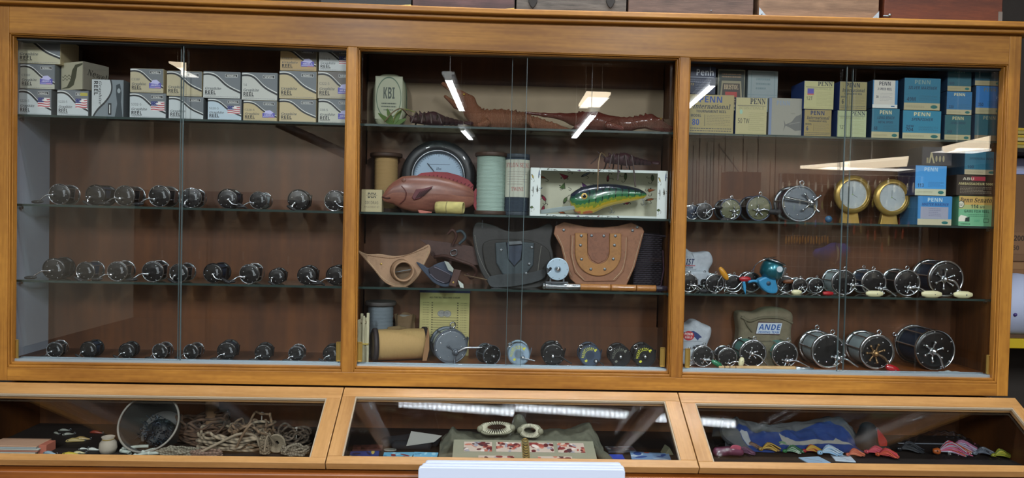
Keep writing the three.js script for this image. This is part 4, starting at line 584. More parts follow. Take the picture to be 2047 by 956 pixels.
// ---------- middle bay, middle shelf ----------
uprightSpool('beige thread spool with dark wooden flange behind the red fish', 771, 307, 64, 46, SH[1], -.165, thread(0xa98a5a), woodF);
uprightSpool('pale green thread spool with brown wooden flanges', 981, 306, 66, 57, SH[1], -.115, thread(0x93a99e), woodF);
{
  const t = uprightSpool('dark blue twine spool wrapped with a white printed label', 1033, 309, 50, 49, SH[1], -.115, thread(0x2d3a48), std(0x39424c, .5)), z = -.115, r = 24.8 * pxs(1033, 400, z);
  const g = new THREE.CylinderGeometry(r * 1.02, r * 1.02, R_(74, z), 32, 1, true, -1.25, 2.5).translate(0, at(1033, 358, z).y - SH[1], 0); mesh('paper_label', cellUV(g, CA.spoolLabel), atlasMat, t);
  // porthole dial behind the fish
  const zd = -.19, R = R_(73, zd), d = thing('round_dial', 'large round black-rimmed dial standing behind the red fish', 'dial', [xAt(877, SH[1] + R, zd), SH[1], zd]);
  mesh('case', latheZ([[0, -.008], [R, -.008], [R, .012], [R * .96, .02], [R * .8, .024], [R * .7, .02], [R * .68, .01], [0, .008]], 64).translate(0, R, 0), phys(0x1a1e22, .4, { clearcoat: .3 }), d);
  mesh('bezel', latheZ([[R * .66, .012], [R * .66, .024], [R * .7, .027], [R * .74, .024], [R * .74, .018]], 64).translate(0, R, 0), M.steel, d);
  mesh('dial_face', new THREE.CircleGeometry(R * .67, 48).translate(0, R, .0125), std(0xffffff, .5, { map: canvasTex(256, 256, (c, w) => { c.fillStyle = '#a9c0d6'; c.fillRect(0, 0, w, w); for (let k = 0; k < 60; k++) { c.save(); c.translate(128, 128); c.rotate(k * Math.PI / 30); c.fillStyle = '#47566a'; c.fillRect(-1, -120, 2, k % 5 ? 6 : 14); c.restore(); } txt(c, 'lbs', 128, 92, 18, '#47566a', 'serif', 'italic bold', 'center'); c.fillStyle = '#3c4a5c'; c.fillRect(70, 62, 116, 2); }) }), d);
  mesh('pointer', rod(V(0, R, .015), V(-R * .3, R * 1.36, .015), .0014, 6), std(0x2a3440, .4), d); mesh('face_glass', new THREE.CircleGeometry(R * .66, 48).translate(0, R, .021), M.glass, d);
}
{
  // carved red fish, head to the left
  const z = -.085, y = SH[1], t = thing('carved_fish', 'carved red wooden fish with ridged dorsal fin', 'fish', [xAt(850, y, z), y, z], .16);
  const st = [[765, 392, 397, .003], [768, 387, 403, .008], [776, 375, 406, .014], [786, 365, 408, .019], [804, 353.5, 418, .026], [827, 351, 424, .031], [850, 351, 425, .032], [872, 352.5, 424, .031], [898, 358, 421.5, .027], [925, 367, 419, .02], [940, 374, 414, .013], [948, 382, 408, .007]].map(([x, a, b, d]) => { const p = lp(t, x, a, z), q = lp(t, x, b, z); return [p.x, q.y, p.y, d]; });
  mesh('body', loft(st, 40, .85), phys(0xffffff, .42, { map: rep(woodTex([104, 60, 50], [154, 102, 82], 141, 1, 256, 256), 5, 8), clearcoat: .3, clearcoatRoughness: .25 }), t);
  const red = std(0x86222c, .5), fin = [[830, 353], [842, 346], [870, 343], [894, 344], [918, 350], [938, 359], [948, 370], [946, 380], [920, 372], [890, 362], [860, 357]];
  flatPart(t, 'dorsal_fin', fin, z + .002, .006, red, .0015); const ribs = []; for (let k = 0; k < 13; k++) { const x = 845 + k * 8, b = 357 + Math.max(0, k - 3) * 2; ribs.push(rod(lp(t, x, b, z + .003), lp(t, x + 6, b - 7 + (k > 8 ? 2 : 0), z + .003), .0012, 5)); } stuffPart('fin_ridges', ribs, std(0x5f161e, .5), t);
  mesh('pectoral_fin', extrude(shape(rel(t, [[822, 396], [830, 380], [846, 378], [864, 373], [850, 388], [838, 398], [826, 401]], z)), .006, .002).translate(0, 0, .0295), std(0x5a2028, .5), t);
  const gr = []; for (let k = 0; k < 6; k++) gr.push(rod(lp(t, 826 + k * 3, 397 - k, z + .0362), lp(t, 836 + k * 4.6, 383 - k * 1.4, z + .0362), .0009, 5)); stuffPart('fin_grooves', gr, std(0x301014, .6), t);
  mesh('eye', [latheZ([[R_(4.2, z), 0], [R_(4.2, z), .002], [R_(3, z), .004], [0, .003]], 20).translate(lp(t, 807, 362, z).x, lp(t, 807, 362, z).y, .0195)], phys(0x6e4030, .3, { clearcoat: .8 }), t);
  mesh('gill_cover', tube([lp(t, 800, 372, z + .024), lp(t, 808, 384, z + .029), lp(t, 806, 398, z + .028), lp(t, 796, 408, z + .022)].map(p => p), .0016, 20, 6), std(0x5a241e, .5), t);
  mesh('lip', tube([lp(t, 764.5, 394, z + .004), lp(t, 772, 397, z + .012), lp(t, 779, 396, z + .0165)], .0022, 12, 6), std(0x3a1812, .5), t);
  mesh('ventral_fin', extrude(shape(rel(t, [[834, 420], [842, 421], [862, 424], [861, 426], [842, 427], [836, 426]], z)), .005, .0015).translate(0, 0, .024), std(0xb4685a, .5), t);
  mesh('tail_fin', extrude(shape(rel(t, [[944, 390], [952, 376], [956, 377], [953, 396], [956, 420], [951, 420], [944, 402]], z)), .005, .0015).translate(0, 0, -.004), red, t);
  // yellowed roll in front
  const zr = -.058, r = R_(12.2, zr, 418), q = thing('bark_roll', 'short yellowed roll lying in front of the red fish', 'roll', [xAt(899, y, zr), y, zr], -.22);
  mesh('sheet', latheX([[r * .6, -R_(27, zr)], [r * .97, -R_(28, zr)], [r, -R_(20, zr)], [r * 1.02, 0], [r, R_(20, zr)], [r * .97, R_(28, zr)], [r * .72, R_(28, zr)], [r * .68, R_(20, zr)]], 30).translate(0, r, 0), std(0xffffff, .8, { map: grainTex([176, 164, 104], .28, 6, 5, 77, 128, 128) }), q);
  mesh('core', latheX([[r * .3, -R_(24, zr)], [r * .46, R_(24, zr)], [0, R_(25, zr)]], 18).translate(0, r, 0), std(0x3a332a, .7), q); mesh('tie', new THREE.TorusGeometry(r * 1.02, .0012, 6, 28).rotateY(Math.PI / 2).translate(-.006, r, 0), std(0x8a8058, .8), q);
}
{
  // windowed lure box with printed lures
  const z = -.06, D = .085, y = SH[1], a = at(1059, 437, z), b = at(1332, 437, z), w = b.x - a.x, top = at(1195, 338.5, z).y - y, t = thing('lure_box', 'white open-front box printed with lures on the middle shelf', 'box', [(a.x + b.x) / 2, y, z]);
  const pw = R_(20, z), lure = (c, x, y, l, an, col, k) => { c.save(); c.translate(x, y); c.rotate(an); c.fillStyle = col; c.beginPath(); if (k === 0) c.ellipse(0, 0, l, l * .26, 0, 0, 7); else if (k === 1) { c.moveTo(-l, 0); c.quadraticCurveTo(-l * .3, -l * .5, l * .6, -l * .3); c.lineTo(l, 0); c.quadraticCurveTo(0, l * .5, -l, 0); } else { c.moveTo(0, -l); c.lineTo(l * .55, l * .5); c.lineTo(0, l * .75); c.lineTo(-l * .55, l * .5); } c.fill(); c.strokeStyle = '#3a3830'; c.lineWidth = 2; c.stroke(); c.beginPath(); c.moveTo(l, 0); c.lineTo(l + 12, 4); c.arc(l + 9, 9, 5, -.6, 2.4); c.moveTo(0, l * .3); c.lineTo(2, l * .3 + 9); c.arc(-3, l * .3 + 11, 5, 0, 2.6); c.stroke(); c.fillStyle = '#1c1c1c'; c.beginPath(); c.arc(-l * .6, -l * .03, 3, 0, 7); c.fill(); c.restore(); };
  const cols = ['#a8562c', '#96302c', '#4f6a3a', '#6a3a7c', '#2f4f86', '#b8a04a', '#5a5a50', '#9c2a44', '#6d7f8c'];
  const prn = (w2, h2, bg, n, sd, l0) => canvasTex(w2, h2, c => { c.fillStyle = bg; c.fillRect(0, 0, w2, h2); seed = sd; const nx = Math.max(1, Math.round(Math.sqrt(n * w2 / h2))), ny = Math.ceil(n / nx); for (let k = 0; k < n; k++) lure(c, (k % nx + .5 + rr(-.2, .2)) * w2 / nx, (Math.floor(k / nx) + .5 + rr(-.2, .2)) * h2 / ny, l0 * rr(.7, 1.1), rr(-1.6, 1.6), cols[Math.floor(rnd() * 9)], Math.floor(rnd() * 3)); });
  const inside = std(0xffffff, .8, { map: prn(512, 256, '#c8c6b0', 20, 5, 22) }), post = std(0xffffff, .7, { map: prn(128, 256, '#dbe2df', 5, 8, 24) }), plain = std(0xd2d8d4, .7);
  mesh('back_panel', box(w, top, .002, 0, top / 2, -D), inside, t);
  mesh('floor_panel', box(w, .0022, D, 0, .0011, -D / 2), plain, t); mesh('top_panel', box(w, .002, D, 0, top - .001, -D / 2), plain, t);
  for (const s of [-1, 1]) { mesh('side_panel', box(.002, top - .004, D, s * (w / 2 - .001), top / 2, -D / 2), plain, t); mesh('front_post', box(pw, top, .0018, s * (w / 2 - pw / 2), top / 2, .0009), post, t); }
  const rail = std(0xffffff, .7, { map: prn(512, 32, '#c9d2ce', 8, 4, 10) }); for (const [yy, h] of [[top - .0035, .007], [.0028, .0056]]) mesh('front_rail', box(w - 2 * pw, h, .0018, 0, yy, .0009), rail, t);
  lobster('dark dried spiny lobster perched on the printed lure box with dangling legs', 1250, y + top + .0005, -.085, .17, false, true);
  // big lure
  const zl = -.085, L = thing('giant_lure', 'big dark green and yellow crankbait lure inside the printed box', 'lure', [xAt(1212, y + .0024, zl), y + .0024, zl]);
  const st = [[1139, 397, 402, .004], [1141, 388, 411, .012], [1150, 381, 424, .021], [1163, 374, 429.5, .025], [1186, 369, 427, .026], [1209, 367.5, 416, .024], [1232, 368.5, 409, .021], [1256, 372, 404.5, .017], [1276, 377, 400, .012], [1288, 383, 396, .007], [1292, 387, 392, .003]].map(([x, p, q, d]) => { const A = lp(L, x, p, zl), B = lp(L, x, q, zl); return [A.x, B.y, A.y, d]; });
  const len = st.at(-1)[0] - st[0][0];
  const skin = canvasTex(512, 256, (c, w2, h2) => {      // v: 0 side, .25 back, .5 far side, .75 belly
    const Y = v => (1 - v) * h2, n = vnoise(40, 20, 3); for (let j = 0; j < h2; j += 2) for (let i = 0; i < w2; i += 4) { const v = 1 - j / h2, s = Math.sin(v * 6.283), q = s + .25 * (n(i / w2, v) - .5); c.fillStyle = q > .62 ? '#171d33' : q > .3 ? '#1d3f36' : q > -.25 ? '#2c6a44' : q > -.5 ? '#7c8f2e' : i < 150 && q < -.85 ? '#c0622a' : '#c0a62a'; c.fillRect(i, j, 4, 2); }
    c.fillStyle = '#121f1c'; for (let k = 0; k < 9; k++) { const x = 110 + k * 44; for (const [v0, v1] of [[.2, -.07], [.3, .57]]) { c.beginPath(); c.moveTo(x, Y((v0 + 1) % 1)); c.lineTo(x + 12, Y((v0 + 1) % 1)); const vm = (v0 + v1) / 2, yy = v => { const V1 = v < 0 ? 0 : v; return Y(V1); }; c.lineTo(x + 20, yy(vm)); c.lineTo(x + 8, yy(v1)); c.lineTo(x + 10, yy(vm)); c.fill(); } const y0 = Y(.999); c.beginPath(); c.moveTo(x + 8, y0); c.lineTo(x + 15, y0); c.lineTo(x + 10, y0 + 18); c.fill(); }
  });
  skin.wrapS = skin.wrapT = THREE.RepeatWrapping; mesh('body', loft(st, 40), phys(0xffffff, .25, { map: rep(skin, 1 / (len * 1.0), 10), clearcoat: .9, clearcoatRoughness: .08 }), L);
  const e = lp(L, 1165.5, 393, zl), er = R_(6.2, zl); mesh('eye', latheZ([[er, 0], [er, .002], [er * .8, .0035], [0, .004]], 24).translate(e.x, e.y, .0235), std(0xc9a24a, .35), L); mesh('pupil', latheZ([[er * .62, .003], [er * .55, .0048], [0, .005]], 20).translate(e.x, e.y, .0235), phys(0x0c0c0e, .1, { clearcoat: 1 }), L);
  mesh('diving_lip', extrude(shape(rel(L, [[1168, 409], [1158, 417], [1120, 424], [1080, 428], [1079, 420], [1118, 414]], zl)), .03, .002).translate(0, 0, -.016), phys(0xb8c4c4, .12, { transmission: .5, thickness: 0, roughness: .15 }), L);
  for (const [x, yy] of [[1222, 414], [1286, 398]]) { const o = lp(L, x, yy, zl), g = [new THREE.TorusGeometry(.003, .0006, 6, 14).translate(o.x, o.y - .002, 0)]; for (let k = 0; k < 3; k++) { const an = k * 2.1 + .4; g.push(tube([V(o.x, o.y - .004, 0), V(o.x + .002, o.y - .013, 0), V(o.x + .006 * Math.cos(an), o.y - .017, .006 * Math.sin(an)), V(o.x + .009 * Math.cos(an), o.y - .011, .009 * Math.sin(an))], .0007, 12, 5)); } mesh('treble_hook', g.map(q => { q.computeBoundingBox(); return q.translate(0, Math.max(0, .001 - (q.boundingBox.min.y)), 0); }), M.steel, L); }
}
// ---------- middle bay, lower shelf: belts, pouches, fly reel ----------
{
  const y = SH[2], thr = std(0xc8b090, .8), base = (name, label, cat, px, z) => thing(name, label, cat, [xAt(px, y, z), y, z]);
  let z = -.085, t = base('fighting_belt', 'pale tan leather rod belt with a round cup', 'belt', 790, z);
  const o1 = [[715, 501], [733, 508], [760, 508], [788, 512], [817, 508], [842, 496], [857, 489], [861, 500], [850, 526], [835, 554], [815, 572], [790, 574], [768, 564], [746, 538], [729, 519]];
  flatPart(t, 'leather_panel', o1, z, .007, LE.pale, .002, true); stitches(t, [[727, 512], [746, 534], [768, 558], [792, 569], [816, 566], [834, 548], [848, 524], [857, 500]], z + .0004, 60, thr); stitches(t, [[735, 511], [788, 516], [842, 500], [856, 493]], z + .0004, 36, std(0x6a4428, .7));
  { const c = lp(t, 806, 541, z), r = R_(21, z); mesh('rod_cup', [latheZ([[r * .78, 0], [r * 1.1, 0], [r, .006], [r * .95, .03], [r * .98, .034], [r * .84, .035], [r * .8, .03], [r * .78, .004]], 36).rotateY(.28).translate(c.x - .004, c.y, 0)], LE.pale, t); mesh('cup_floor', new THREE.CircleGeometry(r * .8, 30).translate(c.x - .003, c.y, .0012), lea(0x6b563e), t); mesh('cup_pin', rod(V(c.x - r * .75, c.y - .004, .018), V(c.x + r * .78, c.y + .004, .014), .0014, 8), M.steel, t); rivet(t, 762, 528, z, M.brass, .003); }
  // dark strap and its loops
  z = -.135; t = base('leather_strap', 'wide dark brown leather strap with curled ends between two belts', 'strap', 905, z);
  flatPart(t, 'strap_panel', [[838, 478], [880, 483], [930, 490], [965, 497], [968, 531], [940, 530], [900, 521], [862, 512], [856, 492]], z, .004, LE.brown, .001);
  { const p = (a, b, d = 0) => lp(t, a, b, z + d); for (const [nm, pts, w, m] of [['strap_loop', [p(868, 514, .004), p(890, 512, .02), p(920, 522, .035), p(945, 532, .03), p(952, 545, .012), p(942, 556, .0), p(934, 548, -.01)], .0045, LE.brown], ['strap_loop', [p(905, 490, .01), p(912, 470, .02), p(904, 460, .025), p(895, 468, .02)], .004, LE.brown], ['strap_loop', [p(918, 488, .01), p(930, 474, .012), p(922, 462, .012), p(912, 464, .01)], .004, LE.greyL]]) mesh(nm, tube(pts, w, 40, 8).scale(1, 1, 1), m, t); mesh('buckle', tube([p(901, 503, .005), p(912, 500, .007), p(913, 508, .007), p(903, 511, .006)], .0014, 24, 6, true), M.steel, t); mesh('strap_end', rod(p(928, 550, .02), p(976, 560, .03), .0016, 6), lea(0x6b563e), t); const fl = p(900, 560); mesh('strap_foot', rbox(.06, .012, .02, .004, fl.x, .006, 0), LE.brown, t); mesh('strap_prop', rod(V(fl.x, .008, -.002), p(900, 520, -.002), .005, 8), LE.brown, t); }
  z = -.075; t = base('tooled_pouch', 'small dark tooled leather pouch with a grey tail and brown strap', 'pouch', 875, z);
  flatPart(t, 'pouch_back', [[832, 524], [846, 530], [856, 536], [872, 528], [890, 524], [906, 546], [902, 570], [888, 574], [868, 566], [852, 550]], z, .008, LE.navy, .002, true);
  flatPart(t, 'pouch_front', [[857, 538], [866, 532], [886, 541], [901, 549], [897, 565], [888, 567], [872, 560], [860, 549]], z + .006, .006, LE.purple, .002, true); stitches(t, [[860, 548], [872, 559], [888, 566]], z + .0065, 18, std(0x7a7888, .7)); stitches(t, [[868, 534], [884, 541], [900, 549]], z + .0065, 16, std(0x7a7888, .7));
  flatPart(t, 'strap', [[908, 538], [922, 541], [911, 574], [897, 571]], z + .012, .005, LE.brown, .0015); flatPart(t, 'pale_tab', [[888, 522], [896, 524], [907, 538], [905, 545], [896, 540]], z + .013, .002, lea(0x9fa49c), .0006); rivet(t, 906, 565, z + .012, M.brass, .0028); flatPart(t, 'paper_tag', [[915, 560], [926, 568], [927, 576], [920, 575]], z + .013, .001, std(0xb9c0b8, .7), .0003);
  // black belt with a grey pad
  z = -.12; t = base('fighting_belt', 'black and grey leather rod belt with a blue-grey padded U', 'belt', 1028, z);
  flatPart(t, 'leather_panel', [[945, 462], [952, 446], [985, 450], [1015, 462], [1045, 462], [1075, 456], [1098, 447], [1105, 455], [1101, 485], [1106, 512], [1104, 548], [1084, 572], [1040, 578], [988, 577], [962, 545], [950, 505]], z, .008, LE.grey, .003, true);
  flatPart(t, 'pocket_panel', [[966, 488], [978, 481], [1010, 478], [1056, 480], [1084, 490], [1099, 505], [1098, 540], [1080, 562], [1040, 571], [1000, 568], [976, 545], [966, 515]], z + .008, .009, LE.dark, .003, true);
  flatPart(t, 'padded_U', [[990, 486], [1012, 484], [1016, 520], [1028, 534], [1042, 520], [1046, 484], [1068, 486], [1066, 530], [1050, 551], [1026, 556], [1004, 548], [992, 526]], z + .016, .009, LE.greyL, .003); flatPart(t, 'pad_centre', [[1013, 485], [1045, 485], [1041, 518], [1028, 532], [1017, 519]], z + .012, .004, LE.navy, .001);
  flatPart(t, 'buckle_plate', [[1016, 483], [1042, 482], [1044, 488], [1018, 490]], z + .02, .002, M.steel, .0006); for (const [a, b] of [[1058, 528], [1002, 500], [1063, 495], [1052, 547]]) rivet(t, a, b, z + .016); stitches(t, [[949, 470], [957, 510], [975, 548], [992, 572]], z + .0005, 34, std(0x8a8880, .7)); stitches(t, [[1082, 492], [1078, 520], [1075, 545]], z + .0085, 18, std(0x8a8880, .7));
  flatPart(t, 'waist_strap', [[975, 556], [1060, 545], [1090, 540], [1088, 556], [1000, 575], [980, 572]], z + .017, .003, lea(0x33373a), .001, true);
  // tan belt
  z = -.105; t = base('fighting_belt', 'tan leather rod belt with a riveted U-shaped pad', 'belt', 1200, z);
  flatPart(t, 'leather_panel', [[1107, 468], [1110, 452], [1128, 444], [1150, 449], [1175, 454], [1205, 455], [1235, 452], [1262, 445], [1284, 455], [1288, 463], [1279, 498], [1269, 534], [1257, 561], [1250, 575], [1160, 575], [1140, 558], [1130, 530], [1121, 492]], z, .006, LE.tan, .002); stitches(t, [[1114, 470], [1124, 492], [1134, 530], [1142, 552]], z + .0005, 34, thr); stitches(t, [[1284, 467], [1275, 498], [1265, 534], [1255, 558]], z + .0005, 34, thr);
  flatPart(t, 'inner_panel', [[1141, 470], [1255, 472], [1254, 510], [1247, 542], [1230, 562], [1168, 563], [1149, 545], [1140, 510]], z + .005, .005, LE.tan, .0016); stitches(t, [[1145, 472], [1144, 512], [1152, 542], [1168, 560]], z + .0055, 34, thr); stitches(t, [[1252, 475], [1250, 512], [1243, 540], [1226, 560]], z + .0055, 34, thr);
  const U = []; for (let k = 0; k <= 24; k++) { const a = Math.PI + k / 24 * Math.PI; U.push([1196 + 46 * Math.cos(a), 506 - 46 * Math.sin(a)]); } const Ui = []; for (let k = 0; k <= 24; k++) { const a = Math.PI + k / 24 * Math.PI; Ui.push([1196.5 + 22 * Math.cos(a), 505 - 23 * Math.sin(a)]); }
  flatPart(t, 'U_pad', [[1150, 466], ...U, [1242, 467], [1219, 467], ...Ui.reverse(), [1174, 466]], z + .012, .008, LE.honey, .002); flatPart(t, 'pad_tongue', [[1175, 466], [1218, 466], [1218, 505], [1210, 520], [1196, 527], [1183, 520], [1175, 505]], z + .008, .003, lea(0x8a5b44), .001);
  for (const [a, b] of [[742, 234], [1126, 235], [734, 340], [1116, 340], [745, 497], [1102, 495], [850, 610], [1007, 610]]) rivet(t, 1030 + a * .1778, 430 + b * .1778, z + .012); for (const [a, b] of [[858, 232], [996, 235]]) rivet(t, 1030 + a * .1778, 430 + b * .1778, z + .008); for (const [a, b] of [[1320, 175], [1372, 137], [545, 170]]) rivet(t, 1030 + a * .1778, 430 + b * .1778, z);
  // dark woven creel
  z = -.15; t = base('woven_creel', 'dark purple-black woven creel behind the tan belt', 'basket', 1294, z);
  { const w = R_(31, z), h = at(1294, 466, z).y - y, rs = [[-w, .0], [w * .8, 0], [w * 1.0, h * .35], [w * .9, h * .7], [w * .7, h], [-w, h]]; mesh('body', extrude(shape(rs), .05, .008, 3).translate(0, 0, -.04), std(0x1c151c, .6), t); const reeds = []; for (let k = 0; k < 26; k++) { const yy = .006 + (h - .012) * k / 25, m = k % 2, pts = []; for (let j = 0; j <= 12; j++) pts.push(V(-w * .95 + w * 1.75 * j / 12, yy, .0106 + ((j + m) % 2) * .002)); reeds.push(tube(pts, .0017, 24, 5)); } stuffPart('woven_reeds', reeds, std(0x2a2230, .5), t); mesh('rim', rod(V(-w, h - .001, .011), V(w * 1.05, h - .008, .011), .003, 8), std(0x2c2430, .5), t); mesh('side_band', extrude(shape([[w * .82, .004], [w * 1.02, h * .36], [w * .92, h * .7], [w * .84, h * .7], [w * .92, h * .36], [w * .74, .004]]), .006, .001).translate(0, 0, .008), std(0x3a1c30, .5), t); }
  // rod handle and fly reel
  z = -.066; const r = R_(6.4, z, 570), hx = xAt(1208, y, z); t = thing('fishing_rod', 'rod handle with blue-silver reel seat and honey wooden grip', 'rod', [hx, y, z]);
  const xx = px => xAt(px, y, z) - hx; mesh('reel_seat', latheX([[0, xx(1087)], [r * .9, xx(1087)], [r, xx(1090)], [r, xx(1128)], [r * 1.12, xx(1130)], [r * 1.12, xx(1136)], [r, xx(1138)], [r, xx(1159)], [0, xx(1159)]], 24).translate(0, r * 1.12, 0), M.chrome, t);
  mesh('end_cap', latheX([[0, xx(1084)], [r * .7, xx(1084)], [r * 1.1, xx(1086)], [r * 1.1, xx(1090)], [0, xx(1090)]], 20).translate(0, r * 1.12, 0), M.chrome, t);
  for (const [a, b] of [[1159.2, 1220], [1220.6, 1271], [1271.6, 1311]]) mesh('grip_section', latheX([[0, xx(a)], [r * .98, xx(a)], [r * 1.02, xx(a + 2)], [r * 1.02, xx(b - 2)], [r * .98, xx(b)], [0, xx(b)]], 24).translate(0, r * 1.12, 0), phys(0xffffff, .4, { map: rep(pine, 6, 12), color: 0xd9b27c, clearcoat: .4 }), t); mesh('butt', latheX([[0, xx(1311)], [r * .95, xx(1311)], [r * .9, xx(1332)], [0, xx(1332)]], 20).translate(0, r * 1.12, 0), std(0x2a2230, .4), t);
  const zf = -.06, R = R_(22.5, zf, 540), f = thing('fly_reel', 'silver fly reel standing on the rod handle', 'reel', [xAt(1113.5, y, zf), y + r * 2.26, zf]), C = at(1113.5, 538, zf).y - y - r * 2.26, bl = std(0xb9cfe0, .32, { metalness: .35 });
  const disc = new THREE.Shape(); disc.absarc(0, 0, R, Math.PI * .96, Math.PI * -.86, true); disc.lineTo(-R * .62, -R * .12); mesh('spool_face', extrude(disc, .005, .0012, 3).translate(0, C, 0), bl, f); mesh('hub', latheZ([[R * .3, .004], [R * .28, .008], [R * .18, .01], [R * .16, .014], [0, .015]], 24).translate(0, C, 0), M.chrome, f);
  mesh('frame', [latheZ([[R * .96, -.024], [R * 1.02, -.022], [R * 1.02, -.018], [R * .96, -.016]], 40).translate(0, C, 0), latheZ([[0, -.024], [R * .98, -.024], [R * .98, -.021], [0, -.021]], 40).translate(0, C, 0)], M.steel, f); for (const a of [3.6, 4.2, 5.2, 5.8]) mesh('pillar', rod(V(Math.cos(a) * R * .95, C + Math.sin(a) * R * .95, 0), V(Math.cos(a) * R * .95, C + Math.sin(a) * R * .95, -.022), .002, 8), M.chrome, f);
  mesh('reel_foot', box(R * 2.0, .003, .012, 0, .0015, -.012), M.steel, f); mesh('foot_post', [box(.004, C - R * .9, .01, -R * .6, (C - R * .9) / 2 + .003, -.012), box(.004, C - R * .9, .01, R * .6, (C - R * .9) / 2 + .003, -.012)].slice(0, 1), M.steel, f); mesh('foot_post', box(.004, C - R * .9, .01, R * .6, (C - R * .9) / 2 + .003, -.012), M.steel, f); mesh('handle_knob', latheZ([[.003, 0], [.0036, .008], [0, .01]], 12).translate(-R * .66, C + R * .06, .003), std(0x14161a, .3), f);
  const sc = []; for (let k = 0; k < 9; k++) { const a = k * .7; sc.push(ball(.0011, 6).translate(Math.cos(a) * R * .84, C + Math.sin(a) * R * .84, .005)); } stuffPart('screws', sc, M.steel, f);
}
